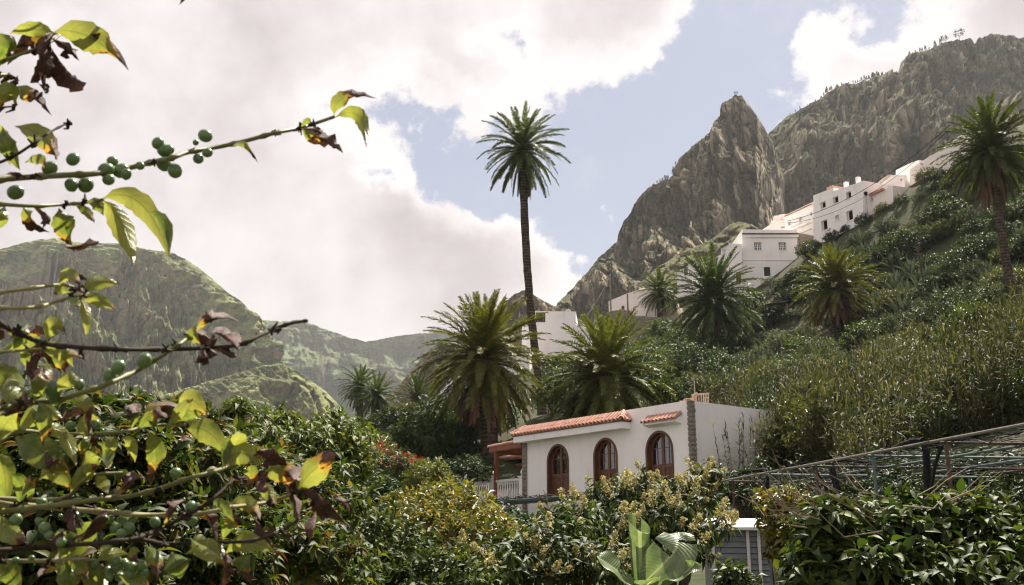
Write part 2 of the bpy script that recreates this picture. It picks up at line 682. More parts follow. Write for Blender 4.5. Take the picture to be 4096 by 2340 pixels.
# ---------------------------------------------------------------- mountains
def rock_mat(name, rocks, greens, lo, hi, bscale, cover=0.5, tone=1.0, patch=False):
    """bare rock where it is steep, grass and scrub where it is flatter"""
    m, N = new_mat(name)
    g = N.n('ShaderNodeNewGeometry')
    pos = g.outputs['Position']
    sp = N.n('ShaderNodeSeparateXYZ')
    N.link(g.outputs['Normal'], sp.inputs[0])
    mp = N.n('ShaderNodeMapping')
    mp.inputs['Scale'].default_value = (1, 1, 0.22)
    N.link(pos, mp.inputs[0])
    streak = N.noise(mp.outputs[0], bscale * 2.4, 6, 0.62)
    mp2 = N.n('ShaderNodeMapping')
    mp2.inputs['Scale'].default_value = (0.25, 0.25, 1.6)
    N.link(pos, mp2.inputs[0])
    strata = N.noise(mp2.outputs[0], bscale, 4, 0.55)
    vo = N.n('ShaderNodeTexVoronoi')
    N.link(mp.outputs[0], vo.inputs['Vector'])
    vo.inputs['Scale'].default_value = bscale * 3.5
    vs = N.n('ShaderNodeSeparateColor')
    N.link(vo.outputs['Color'], vs.inputs[0])
    big = N.noise(pos, bscale * 0.35, 5, 0.55)
    fine = N.noise(pos, bscale * 6, 6, 0.65)
    rock = N.ramp(N.m('MULTIPLY_ADD', N.m('SUBTRACT', vs.outputs[0], .5), 0.20, N.m('MULTIPLY_ADD', strata, 0.40, N.m('MULTIPLY', streak, 0.60))), rocks)
    speck = N.ramp(fine, greens)
    if patch:
        # scrub and grass grow in separate patches
        sc = N.step(N.noise(pos, bscale * 1.6, 6, 0.62), 0.47, 0.58)
        speck = N.mix(sc, speck, N.mix(1.0, speck, (0.42, 0.47, 0.46), 'MULTIPLY'))
    slope = N.m('ADD', sp.outputs[2], N.m('MULTIPLY', N.m('SUBTRACT', fine, 0.5), 0.7))
    slope = N.m('ADD', slope, N.m('MULTIPLY', N.m('SUBTRACT', big, 0.5), 0.9))
    veg = N.step(slope, lo, hi, 0.0, 1.0)
    crumbs = N.step(N.noise(pos, bscale * 3.2, 4, 0.7), 0.62 - 0.16 * cover, 0.70, 0.0, 0.8)
    veg = N.m('MAXIMUM', veg, crumbs)
    col = N.mix(veg, rock, speck)
    if tone != 1.0:
        col = N.mix(1.0, col, (tone, tone, tone), 'MULTIPLY')
    grit = N.noise(pos, bscale * 22, 5, 0.7)
    col = N.mix(1.0, col, N.ramp(grit, [(0.3, (0.62, 0.62, 0.62)), (0.7, (1.3, 1.3, 1.3))]), 'MULTIPLY')
    h = N.m('ADD', N.m('ADD', N.m('MULTIPLY', streak, 0.5), N.m('MULTIPLY', fine, 0.35)), N.m('MULTIPLY', grit, 0.12))
    finish(N, principled(N, col, 0.95, 0.08, 0, bump(N, h, 0.9, 0.35 / bscale)))
    return m


rock_mat('rock_cliff', [(0.33, (0.085, 0.066, 0.050)), (0.46, (0.25, 0.195, 0.142)), (0.54, (0.38, 0.30, 0.215)), (0.66, (0.56, 0.46, 0.335))],
         [(0.3, (0.045, 0.055, 0.026)), (0.7, (0.125, 0.140, 0.062))], 0.42, 0.70, 0.045, 0.55)
rock_mat('rock_ridge', [(0.33, (0.070, 0.059, 0.046)), (0.46, (0.215, 0.178, 0.128)), (0.54, (0.34, 0.285, 0.205)), (0.66, (0.52, 0.44, 0.32))],
         [(0.3, (0.040, 0.050, 0.024)), (0.7, (0.110, 0.125, 0.055))], 0.42, 0.70, 0.040, 0.6)
rock_mat('rock_green', [(0.3, (0.10, 0.074, 0.054)), (0.5, (0.23, 0.170, 0.125)), (0.7, (0.36, 0.28, 0.20))],
         [(0.3, (0.105, 0.125, 0.055)), (0.5, (0.21, 0.228, 0.098)), (0.68, (0.33, 0.33, 0.155))], 0.02, 0.26, 0.018, 0.7, patch=True)
rock_mat('rock_far', [(0.3, (0.15, 0.115, 0.085)), (0.5, (0.22, 0.175, 0.130)), (0.7, (0.30, 0.26, 0.19))],
         [(0.3, (0.085, 0.110, 0.048)), (0.7, (0.19, 0.225, 0.095))], 0.10, 0.35, 0.010, 0.7, patch=True)
rock_mat('grass_knoll', [(0.3, (0.10, 0.085, 0.060)), (0.5, (0.19, 0.165, 0.115)), (0.7, (0.27, 0.24, 0.165))],
         [(0.3, (0.055, 0.062, 0.030)), (0.7, (0.19, 0.185, 0.085))], 0.35, 0.6, 0.09, 0.5)


def mountain(name, ridge, ncol, nrow, base_z, mat, seed, cot_fn, spur=(0.0, 1.0), fine=(0.0, 10.0, 40.0), turn=0.0,
             jag=3.0, back=0.8, rough2=0.0, jagf=14.0, crag=(), crack=()):
    """a slope hung from a skyline: every column falls from the ridge towards the viewer with its own run"""
    rp = np.array(ridge, float)
    q = np.linspace(rp[0, 0], rp[-1, 0], ncol)
    py = np.interp(q, rp[:, 0], rp[:, 1])
    D = np.interp(q, rp[:, 0], rp[:, 2])
    py = py + jag * fbm(q / jagf, 0 * q, seed, 4, 0.6, seed=seed)
    T = np.array([tuple(P(a, b, d)) for a, b, d in zip(q, py, D)])
    s = np.concatenate([[0], np.cumsum(np.linalg.norm(np.diff(T[:, :2], axis=0), axis=1))])
    dr = unit(-T[:, :2])
    tn = np.interp(q, turn[0], turn[1]) if isinstance(turn, tuple) else np.full(ncol, float(turn))
    ca, sa = np.cos(np.radians(tn)), np.sin(np.radians(tn))
    dr = np.stack([dr[:, 0] * ca - dr[:, 1] * sa, dr[:, 0] * sa + dr[:, 1] * ca], -1)
    v = np.linspace(0, 1, nrow) ** 1.12
    H = T[:, 2] - base_z
    Z = T[None, :, 2] - v[:, None] * H[None]
    S = np.broadcast_to(s[None], Z.shape)
    V_ = np.broadcast_to(v[:, None], Z.shape)
    cot = cot_fn(S, Z, V_, np.broadcast_to(q[None], Z.shape))
    dz = np.vstack([np.zeros((1, ncol)), -(np.diff(Z, axis=0))])
    run = np.cumsum(cot * dz, axis=0)
    drop = T[None, :, 2] - Z
    grow = 1 - np.exp(-drop / (0.14 * max(1.0, H.max())))
    A, L = spur
    warp = fbm(S / L * 0.6, Z / L * 0.5, seed + 1, 3, seed=seed) * 0.5
    run = run + A * grow * ridged(S / L + warp, Z / (L * 3.0) + warp, seed, 4, seed=seed + 5)
    run = run + 0.38 * A * grow * ridged(S / L * 2.6 + Z / (L * 1.1) + warp, Z / (L * 2.2), seed + 2, 3, seed=seed + 25)
    a, l1, l2 = fine
    fd = ridged(S / l1, Z / l2, seed + 3, 5, 0.55, seed=seed + 9) + 0.5 * fbm(S / l1 * 0.7, Z / l1 * 0.7, seed, 5, 0.6, seed=seed + 40)
    run = run + a * fd * (0.25 + 0.75 * np.clip(drop / (3 * a + 1e-6), 0, 1))
    if rough2:
        run = run + rough2 * fbm(S / (l1 * .25), Z / (l1 * .25), seed, 4, 0.65, seed=seed + 77)
    for amp, cw, chh in crag:
        wx = S / cw + .6 * fbm(S / (cw * 2.5), Z / (chh * 1.5), seed, 3, seed=seed + 90)
        wz = Z / chh + .6 * fbm(S / (cw * 2.0), Z / (chh * 2.0), seed, 3, seed=seed + 95)
        run = run + amp * blocks(wx, wz, seed + 7) * (0.2 + 0.8 * np.clip(drop / (2 * amp), 0, 1))
    for amp, cw, chh in crack:
        run = run - amp * cracks(S / cw, Z / chh, seed + 3) * np.clip(drop / (2 * amp), 0, 1)
    side = 0.35 * a * fbm(S / l1, Z / l2, seed + 8, 3, seed=seed + 60) * np.clip(drop / (3 * a + 1e-6), 0, 1)
    X = T[None, :, 0] + dr[None, :, 0] * run - dr[None, :, 1] * side
    Y = T[None, :, 1] + dr[None, :, 1] * run + dr[None, :, 0] * side
    rows = [np.stack([X, Y, Z], -1)]
    bk = []
    for k, (b_, d_) in enumerate([(1.0, 0.75), (0.45, 0.25), (0.12, 0.04)]):
        bk.append(np.stack([T[:, 0] - dr[:, 0] * H * b_ * back, T[:, 1] - dr[:, 1] * H * b_ * back, T[:, 2] - H * d_], -1)[None])
    G = np.concatenate(bk + rows, 0)
    nr, nc = G.shape[:2]
    ix = np.arange(nr * nc).reshape(nr, nc)
    F = np.stack([ix[:-1, :-1], ix[1:, :-1], ix[1:, 1:], ix[:-1, 1:]], -1).reshape(-1, 4)
    o = obj(name, mesh_np(name, G.reshape(-1, 3), F, MATS[mat], smooth=False))
    o['kind'] = 'structure'
    return o, T


def fv(lst, d, k=1.607):
    return [(a * k, b * k, d if not callable(d) else d(a * k)) for a, b in lst]


# far ridge across the valley, banded with grassy ledges
def cot_far(S, Z, V, Q):
    b = np.sin((Z + 26 * fbm(S / 160, Z / 200, 0, 3, seed=4)) / 26.0)
    return np.where(b > 0.10, 2.8, 0.25) * (0.55 + 0.75 * V)


mountain('mountain', fv([(560, 790), (600, 800), (640, 797), (690, 800), (745, 797), (800, 815), (865, 840), (910, 850), (960, 842),
                         (1010, 834), (1050, 830), (1105, 822), (1150, 835), (1200, 850), (1260, 880), (1340, 930)], 2100), 300, 170, -24.6,
         'rock_far', 11, cot_far, spur=(130, 150), fine=(22, 44, 60), jag=3, rough2=4, crag=((16, 50, 26), (7, 18, 12)))


# long green mountain on the left
def cot_left(S, Z, V, Q):
    w_ = Z + 26 * fbm(S / 130, Z / 150, 0, 3, seed=14) - 0.05 * S
    b = np.sin(w_ / 5.2) + .8 * np.sin(w_ / 13.0)
    return np.where(b > 0.75, 0.10, 1.9) * (0.6 + 0.6 * V)


_, LEFT_T = mountain('mountain', fv([(-160, 690), (-60, 640), (0, 620), (50, 606), (100, 595), (140, 593), (175, 602), (220, 607), (270, 604), (330, 618), (380, 622),
                         (415, 624), (440, 634), (470, 650), (500, 672), (530, 695), (558, 722), (580, 737), (600, 748), (615, 765), (622, 790),
                         (632, 800), (642, 850), (652, 900), (690, 960), (740, 1040)], 1150), 420, 250, -24.6,
         'rock_green', 23, cot_left, spur=(150, 95), fine=(12, 24, 36), jag=4, turn=((0, 400, 760, 1100), (36, 28, -8, -16)), rough2=2.0, crag=((5, 26, 18), (2.5, 10, 8)))


# ribs that run down from its crest
def cot_rib(S, Z, V, Q):
    lim = 0.17 + 0.14 * fbm(S / 45, Z / 300, 0, 4, seed=19)
    w_ = Z + 18 * fbm(S / 70, Z / 90, 0, 3, seed=19)
    b = np.sin(w_ / 4.4) + .7 * np.sin(w_ / 11.0)
    return np.where(V < lim * .7, 0.10, np.where(b > 0.75, 0.1, 1.9))


for k_, (rb_, d_) in enumerate((([(190, 985), (260, 1020), (330, 1062), (420, 1120), (520, 1182), (620, 1252), (700, 1332), (760, 1425), (800, 1520), (830, 1640)], 1050),
                                ([(480, 1000), (600, 1066), (690, 1128), (780, 1208), (860, 1292), (920, 1352), (965, 1430), (1000, 1520), (1030, 1640)], 1070),
                                ([(-120, 1100), (0, 1122), (100, 1150), (200, 1214), (300, 1296), (380, 1390), (440, 1490), (500, 1620)], 940))):
    mountain('mountain', [(a, b, d_ - 290 * i / len(rb_)) for i, (a, b) in enumerate(rb_)], 240, 140, -24.6, 'rock_green', 141 + k_ * 9, cot_rib,
             spur=(34, 40), fine=(8, 14, 26), jag=12, jagf=26.0, turn=4, rough2=1.4, back=0.35, crag=((5, 14, 16), (2, 6, 7)), crack=((10, 26, 80),))


# lower spur in front of it with a wooded foot
def cot_spur(S, Z, V, Q):
    b = np.sin((Z + 14 * fbm(S / 40, Z / 60, 0, 4, seed=24)) / 9.0)
    return np.where(b > 0.55, 0.25, 1.6) * (0.7 + 0.7 * V)


mountain('mountain', fv([(300, 1010), (400, 985), (500, 955), (560, 938), (620, 920), (660, 908), (700, 905), (730, 918), (760, 935), (800, 965),
                         (835, 996), (860, 1030), (900, 1085), (960, 1140)], 720), 300, 130, -24.6,
         'rock_green', 31, cot_spur, spur=(52, 44), fine=(7, 12, 20), jag=4, turn=((500, 1100, 1300), (30, 15, 0)), rough2=1.4, crag=((3, 12, 8), (1.6, 5, 4)))


# rocky right wall of the valley, two summits
def cot_ridge(S, Z, V, Q):
    b = fbm(S / 60, Z / 26, 0, 4, seed=44)
    return np.where(b > 0.14, 1.5, 0.08) * (0.7 + 0.6 * V)


_, RIDGE_T = mountain('mountain', fv([(1840, 420), (1880, 372), (1905, 342), (1922, 325), (1950, 297), (1975, 281), (2000, 268), (2040, 250), (2068, 224), (2082, 214),
                         (2110, 212), (2150, 201), (2180, 194), (2215, 190), (2234, 184), (2243, 152), (2262, 138), (2290, 130), (2320, 119),
                         (2350, 108), (2385, 98), (2412, 96), (2424, 110), (2440, 94), (2470, 88), (2510, 90), (2560, 98), (2620, 85), (2700, 120)],
                        lambda a: 720 + (a - 3080) * 0.02), 460, 330, 20, 'rock_ridge', 57, cot_ridge, spur=(52, 48), fine=(12, 13, 40), jag=7, rough2=2.0, crag=((7, 15, 30), (3.4, 5.5, 10), (1.6, 2.4, 4)), crack=((14, 13, 70), (8, 60, 16), (6, 6, 30)), turn=8)


def cot_peak(S, Z, V, Q):
    b = fbm(S / 46, Z / 22, 0, 4, seed=64)
    top = np.where(b > 0.14, 1.35, 0.08)
    foot = np.clip((V - 0.55) / 0.35, 0, 1)
    return top * (1 - foot) + 1.15 * foot


_, PEAK_T = mountain('mountain', fv([(1330, 840), (1360, 790), (1388, 760), (1400, 745), (1430, 715), (1460, 682), (1490, 642), (1512, 622), (1535, 600), (1545, 570),
                         (1556, 548), (1570, 530), (1578, 508), (1600, 484), (1620, 465), (1655, 447), (1674, 440), (1680, 410), (1700, 385), (1740, 351),
                         (1774, 326), (1778, 300), (1790, 296), (1796, 268), (1812, 252), (1830, 236), (1845, 240), (1868, 266), (1885, 291), (1905, 322),
                         (1922, 352), (1940, 395), (1952, 450), (1966, 520), (1990, 590)], lambda a: 560 + max(0.0, a - 3030) * 0.55), 460, 330, 10,
         'rock_cliff', 71, cot_peak, spur=(40, 46), fine=(9, 11, 34), jag=6, rough2=1.6, crag=((6, 13, 26), (3.0, 4.8, 9), (1.4, 2.0, 3.4)), crack=((12, 12, 60), (8, 55, 15), (5, 5.5, 26)), turn=-6)


# grassy knoll below the summit and the small crag beside the tall palm
def cot_knoll(S, Z, V, Q):
    return 1.0 + 0.8 * V + 0.3 * fbm(S / 9, Z / 9, 0, 3, seed=5)


mountain('mountain', fv([(1560, 740), (1600, 700), (1640, 664), (1700, 628), (1750, 607), (1790, 584), (1815, 560), (1840, 553), (1870, 560), (1905, 580), (1960, 640)], 330),
         240, 110, 5, 'grass_knoll', 83, cot_knoll, spur=(18, 26), fine=(3.0, 6, 8), jag=4, rough2=0.9, crag=((1.2, 3, 2.4),))


def cot_crag(S, Z, V, Q):
    b = fbm(S / 14, Z / 9, 0, 4, seed=94)
    return np.where(b > 0.0, 0.9, 0.25)


mountain('mountain', fv([(860, 1120), (910, 1060), (950, 1005), (985, 966), (1020, 928), (1060, 880), (1095, 850), (1140, 828), (1200, 812), (1230, 796), (1248, 768),
                         (1262, 748), (1280, 730), (1312, 720), (1335, 738), (1345, 746), (1385, 764), (1430, 790), (1500, 830)], 380),
         300, 150, 5, 'rock_cliff', 97, cot_crag, spur=(15, 24), fine=(3.0, 5, 12), jag=5, rough2=0.6, crag=((3.0, 6, 9), (1.4, 2.2, 3.2)))

# ---------------------------------------------------------------- haze of the valley
hz = MB().box(-2650, 2650, -110, 3900, -28, 760).obj('haze', None)
hz['kind'] = 'stuff'
m, N = new_mat('valley_haze')
pv = N.n('ShaderNodeVolumePrincipled')
pv.inputs['Color'].default_value = (0.90, 0.95, 0.97, 1)
pv.inputs['Density'].default_value = 0.00008
pv.inputs['Anisotropy'].default_value = 0.2
o_ = N.n('ShaderNodeOutputMaterial')
N.link(pv.outputs[0], o_.inputs[1])
hz.data.materials.append(m)
# ---------------------------------------------------------------- building tools
class Frame:
    """upright plane of a facade; local x runs along it to the right, y goes in behind it, z is up"""
    def __init__(self, px, py, D, az):
        self.O = P(px, py, D)
        a = R(az)
        self.X = Vector((-math.sin(a), -math.cos(a), 0))
        self.Y = Vector((-self.X.y, self.X.x, 0))
        self.rot = math.atan2(self.X.y, self.X.x)

    def hit(self, px, py, yoff=0.0):
        r = ray(px, py)
        s = (yoff + self.O.dot(self.Y)) / r.dot(self.Y)
        p = r * s - self.O
        return p.dot(self.X), p.z

    def loop(self, pts, yoff=0.0):
        return [self.hit(a, b, yoff) for a, b in pts]

    def rect(self, pl, pr, pt, pb, yoff=0.0):
        """left and right px, top and bottom py on the left edge"""
        x0, z1 = self.hit(pl, pt, yoff)
        _, z0 = self.hit(pl, pb, yoff)
        x1, _ = self.hit(pr, (pt + pb) / 2, yoff)
        return x0, x1, z0, z1


def ccw(loop):
    a = sum(loop[i][0] * loop[(i + 1) % len(loop)][1] - loop[(i + 1) % len(loop)][0] * loop[i][1] for i in range(len(loop)))
    return loop if a > 0 else loop[::-1]


def facade_mesh(outer, holes, depth, reveal, mat, name='wall'):
    """a block with an outline in x,z and real openings let into its front face"""
    outer = ccw(outer)
    loops = [[Vector((x, z, 0)) for x, z in outer]] + [[Vector((x, z, 0)) for x, z in h] for h in holes]
    flat = [p for l in loops for p in l]
    V = [(p.x, 0.0, p.y) for p in flat]
    F = []
    for t in tessellate_polygon(loops):
        a, b, c_ = (flat[i] for i in t)
        cr = (b.x - a.x) * (c_.y - a.y) - (b.y - a.y) * (c_.x - a.x)
        F.append(tuple(t) if cr > 0 else tuple(reversed(t)))
    n = len(outer)
    k = len(V)
    V += [(x, depth, z) for x, z in outer]
    F += [(i, i + k, (i + 1) % n + k, (i + 1) % n) for i in range(n)]
    for t in tessellate_polygon([[Vector((x, z, 0)) for x, z in outer]]):
        F.append(tuple(i + k for i in t))
    s = n
    for h in holes:
        k = len(V)
        V += [(x, reveal, z) for x, z in h]
        F += [(s + i, s + (i + 1) % len(h), k + (i + 1) % len(h), k + i) for i in range(len(h))]
        F.append(tuple(range(k, k + len(h))))
        s += len(h)
    me = bpy.data.meshes.new(name)
    me.from_pydata(V, [], F)
    me.update()
    me.materials.append(mat)
    return me


def rect_loop(r):
    x0, x1, z0, z1 = r
    return [(x0, z0), (x1, z0), (x1, z1), (x0, z1)]


def plaster(name, col, stain=0.35, scale=0.5, roughness=0.9):
    m, N = new_mat(name)
    c = coords(N, 'Object')
    mp = N.n('ShaderNodeMapping')
    mp.inputs['Scale'].default_value = (1.6, 1.6, 0.25)
    N.link(c, mp.inputs[0])
    drip = N.noise(mp.outputs[0], scale * 2, 7, 0.65)
    blot = N.noise(c, scale * 1.3, 5, 0.6)
    f = N.m('MULTIPLY', N.step(N.m('MULTIPLY_ADD', drip, 0.6, N.m('MULTIPLY', blot, 0.4)), 0.46, 0.72), stain)
    colr = N.mix(f, col, tuple(x * y for x, y in zip(col, (0.62, 0.56, 0.50))))
    grit = N.noise(c, 28, 5, 0.7)
    und = N.noise(c, 2.5, 3, 0.5)
    finish(N, principled(N, colr, roughness, 0.15, 0, bump(N, N.m('MULTIPLY_ADD', grit, 0.5, und), 0.5, 0.012)))
    return m


plaster('white_plaster', (0.91, 0.875, 0.845), 0.30)
plaster('old_plaster', (0.91, 0.865, 0.83), 0.36, 0.35)
plaster('pink_plaster', (0.89, 0.80, 0.75), 0.3, 0.3)
plaster('weathered_wall', (0.62, 0.54, 0.47), 0.7, 0.6)
plain_mat('wood_brown', (0.115, 0.045, 0.022), 0.5, 0.4, 0.25, 6, 0.2)
plain_mat('door_wood', (0.145, 0.058, 0.030), 0.5, 0.4, 0.3, 6, 0.2)
plain_mat('wood_red', (0.215, 0.070, 0.032), 0.55, 0.35, 0.2, 5, 0.2)
plain_mat('terracotta', (0.52, 0.295, 0.225), 0.85, 0.15, 0.30, 5, 0.35)
plain_mat('old_tile', (0.16, 0.115, 0.085), 0.9, 0.1, 0.35, 4, 0.3)
plain_mat('fieldstone', (0.27, 0.235, 0.19), 0.9, 0.15, 0.35, 7, 0.7, bdist=0.02)
plain_mat('mortar', (0.30, 0.265, 0.22), 0.95, 0.1, 0.2, 8, 0.4)
plain_mat('concrete_block', (0.27, 0.225, 0.18), 0.95, 0.1, 0.2, 6, 0.4)
plain_mat('white_paint', (0.80, 0.78, 0.76), 0.55, 0.35, 0.05, 4, 0.1)
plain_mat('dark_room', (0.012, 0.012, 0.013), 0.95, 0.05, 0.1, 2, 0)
plain_mat('shutter_green', (0.022, 0.040, 0.030), 0.6, 0.3, 0.2, 6, 0.1)
plain_mat('grey_metal', (0.36, 0.35, 0.33), 0.5, 0.5, 0.2, 9, 0.15, metal=0.3)
plain_mat('teal_pipe', (0.085, 0.13, 0.12), 0.55, 0.4, 0.3, 7, 0.1)
plain_mat('rust_pipe', (0.09, 0.06, 0.045), 0.75, 0.2, 0.4, 9, 0.2)
plain_mat('pale_pipe', (0.17, 0.148, 0.125), 0.65, 0.3, 0.25, 9, 0.15)
plain_mat('cable_black', (0.012, 0.012, 0.012), 0.7, 0.2, 0.1, 4, 0)
plain_mat('dry_wood', (0.23, 0.185, 0.14), 0.9, 0.1, 0.35, 8, 0.4)
plain_mat('wicker', (0.46, 0.36, 0.28), 0.8, 0.2, 0.2, 12, 0.2)
plain_mat('curtain_cloth', (0.78, 0.74, 0.68), 0.9, 0.1, 0.08, 5, 0)
plain_mat('sign_white', (0.60, 0.56, 0.53), 0.6, 0.2, 0.08, 3, 0)
m, N = new_mat('window_glass')
gl = N.n('ShaderNodeBsdfGlossy')
gl.inputs['Roughness'].default_value = 0.03
gl.inputs['Color'].default_value = (0.9, 0.92, 0.94, 1)
tr = N.n('ShaderNodeBsdfTransparent')
tr.inputs[0].default_value = (0.62, 0.66, 0.66, 1)
mx = N.n('ShaderNodeMixShader')
fr = N.n('ShaderNodeFresnel')
fr.inputs[0].default_value = 1.55
N.link(N.m('MULTIPLY_ADD', fr.outputs[0], 1.0, 0.10), mx.inputs[0])
N.link(tr.outputs[0], mx.inputs[1])
N.link(gl.outputs[0], mx.inputs[2])
finish(N, mx.outputs[0])


# one barrel tile: length 1 along +Y (up the slope), radius about 1 in x, opened downwards
def tile_mesh(mat, name='tile'):
    V, F = [], []
    n = 7
    for y, rr in ((0, 1.0), (1.0, 0.86)):
        for rad in (1.0, 0.80):
            for k in range(n):
                a = math.pi * k / (n - 1)
                V.append((rr * rad * math.cos(a), y, rr * rad * math.sin(a) * 1.45))
    for k in range(n - 1):
        F += [(k, k + 1, 2 * n + k + 1, 2 * n + k), (n + k, 3 * n + k, 3 * n + k + 1, n + k + 1),
              (k, n + k, n + k + 1, k + 1), (2 * n + k, 2 * n + k + 1, 3 * n + k + 1, 3 * n + k)]
    me = bpy.data.meshes.new(name)
    me.from_pydata(V, [], F)
    me.update()
    me.materials.append(mat)
    return me


TILE = tile_mesh(MATS['terracotta'])
OLD_TILE = tile_mesh(MATS['old_tile'])


def place_tile(parent, p, along, up, rad, length, mesh=None, lift=0.0):
    y = Vector(along).normalized()
    z = Vector(up)
    z = (z - y * z.dot(y)).normalized()
    x = y.cross(z)
    o = obj('tile', mesh or TILE, parent)
    M = Matrix((x * rad, y * length, z * rad)).transposed().to_4x4()
    tw = Matrix.Rotation(random.uniform(-0.035, 0.035), 4, 'Z')
    o.matrix_basis = Matrix.Translation(Vector(p) + z * (lift + random.uniform(-.004, .006))) @ M @ tw
    return o


def tile_field(parent, a, b, up_vec, slope_len, spacing, row=0.36, mesh=None, clip=None):
    """rows of tiles from the eave edge a-b, running up along up_vec"""
    a, b = Vector(a), Vector(b)
    e = (b - a)
    n = max(1, int(round(e.length / spacing)))
    u = Vector(up_vec).normalized()
    nrm = e.cross(u).normalized()
    if nrm.z < 0:
        nrm = -nrm
    rows = max(1, int(math.ceil(slope_len / row - 0.15)))
    for r_ in range(rows):
        for i in range(n):
            f = (i + .5) / n
            p = a + e * f + u * (r_ * row)
            ln = min(row * 1.12, slope_len - r_ * row + 0.04)
            if clip and not clip(f * e.length, r_ * row + ln * 0.6):
                continue
            place_tile(parent, p, u + nrm * 0.04, nrm, e.length / n * 0.41, ln, mesh, lift=.012)


def stone_mesh(seed):
    rs = np.random.default_rng(seed)
    V, F = [], []
    n = 6
    for z, s in ((0, .92), (.55, 1.0), (1.0, .68)):
        for k in range(n):
            a = 2 * math.pi * (k + .5) / n
            q = 1 / max(abs(math.cos(a)), abs(math.sin(a))) ** 0.75
            V.append((0.47 * s * q * math.cos(a) + rs.normal(0, .03), z + rs.normal(0, .05), 0.47 * s * q * math.sin(a) + rs.normal(0, .03)))
    for i in range(2):
        for k in range(n):
            F.append((i * n + k, i * n + (k + 1) % n, (i + 1) * n + (k + 1) % n, (i + 1) * n + k))
    F.append(tuple(range(2 * n, 3 * n)))
    V = [(x, -y, z) for x, y, z in V]
    me = bpy.data.meshes.new('stone')
    me.from_pydata(V, [], F)
    me.update()
    me.materials.append(MATS['fieldstone'])
    return me


STONES = [stone_mesh(k) for k in range(5)]


def stone_cladding(parent, x0, x1, z0, z1, y, rowh, colw, proud=0.05, face='front'):
    """stones set into a strip; face 'front' looks to -y, 'side' looks to +x (then x0..x1 runs along y)"""
    z = z0
    while z < z1 - 0.03:
        h = min(rowh * random.uniform(.75, 1.25), z1 - z)
        x = x0
        while x < x1 - 0.03:
            w = min(colw * random.uniform(.7, 1.3), x1 - x)
            if x1 - (x + w) < 0.4 * colw:
                w = x1 - x
            o = obj('stone', random.choice(STONES), parent)
            S = Matrix.Diagonal((w * 1.02, proud * random.uniform(.7, 1.4), h * 1.02, 1))
            if face == 'front':
                o.matrix_basis = Matrix.Translation((x + w / 2, y, z + h / 2)) @ S
            else:
                o.matrix_basis = Matrix.Translation((y, x + w / 2, z + h / 2)) @ Matrix.Rotation(R(90), 4, 'Z') @ S
            x += w
        z += h


# ---------------------------------------------------------------- the house with arched doors
HF = Frame(2768, 1945, 38.0, -37.0)
house = thing('house', 'white flat-roofed house with three arched brown doors and terracotta tile eaves', 'house', HF.O, HF.rot)
xl = HF.hit(2094, 1850)[0]
z_top = (HF.hit(2757, 1600)[1] + HF.hit(2117, 1702)[1]) / 2
z_sill = (HF.hit(2192, 1983)[1] + HF.hit(2272, 1976)[1]) / 2
Z_LOW = -3.4
W_H = 6.4
print('house', xl, z_top, z_sill)


def arch_loop(x0, x1, z0, zs, z1, n=16):
    c, a = (x0 + x1) / 2, (x1 - x0) / 2
    pts = [(x0, z0), (x1, z0)]
    for k in range(n + 1):
        t = math.pi * k / n
        pts.append((c + a * math.cos(t), zs + (z1 - zs) * math.sin(t)))
    return pts


doors = []
for (pl, pr, papex, pxapex) in ((2192, 2272.5, 1781, 2235), (2379, 2468, 1756, 2427), (2590, 2692, 1727.5, 2645)):
    x0 = HF.hit(pl, 1880)[0]
    x1 = HF.hit(pr, 1880)[0]
    z1 = HF.hit(pxapex, papex)[1]
    doors.append((x0, x1, z_sill, z1 - (x1 - x0) * 0.52, z1))
    print('door', x0, x1, z_sill, z1)
front = facade_mesh([(xl, Z_LOW), (0, Z_LOW), (0, z_top), (xl, z_top)], [arch_loop(*d) for d in doors], 0.32, 0.319, MATS['white_plaster'])
# the openings go right through: drop the caps at the back of the reveals
obj('wall', front, house)
MB().box(-0.30, 0, 0.322, W_H, Z_LOW, z_top).obj('wall', MATS['white_plaster'], house)
MB().box(xl, xl + 0.3, 0.322, W_H, Z_LOW, z_top).obj('wall', MATS['white_plaster'], house)
MB().box(xl + 0.302, -0.302, W_H - 0.3, W_H, Z_LOW, z_top).obj('wall', MATS['white_plaster'], house)
MB().box(xl + 0.302, -0.302, 0.322, W_H - 0.302, z_top - 0.62, z_top - 0.42).obj('roof_slab', MATS['weathered_wall'], house)


def arch_z(d, x, inset=0.0):
    x0, x1, z0, zs, z1 = d
    c, a = (x0 + x1) / 2, (x1 - x0) / 2 - inset
    t = max(-1.0, min(1.0, (x - c) / a))
    return zs + (z1 - zs - inset) * math.sqrt(max(0.0, 1 - t * t))


def ring(d, inset_out, inset_in, y0, y1, n=16):
    """arched band between two insets"""
    x0, x1, z0, zs, z1 = d
    o = arch_loop(x0 + inset_out, x1 - inset_out, z0, zs, z1 - inset_out, n)
    i = arch_loop(x0 + inset_in, x1 - inset_in, z0, zs, z1 - inset_in, n)
    o, i = o[1:] + o[:1], i[1:] + i[:1]
    b = MB()
    k = len(o)
    V = [(x, y0, z) for x, z in o] + [(x, y0, z) for x, z in i] + [(x, y1, z) for x, z in o] + [(x, y1, z) for x, z in i]
    F = []
    for q in range(k - 1):
        F += [(q, q + 1, k + q + 1, k + q), (2 * k + q, 3 * k + q, 3 * k + q + 1, 2 * k + q + 1),
              (q, 2 * k + q, 2 * k + q + 1, q + 1), (k + q, k + q + 1, 3 * k + q + 1, 3 * k + q)]
    F += [(0, k, 3 * k, 2 * k), (k - 1, 3 * k - 1, 4 * k - 1, 2 * k - 1)]
    return b.add(V, F)


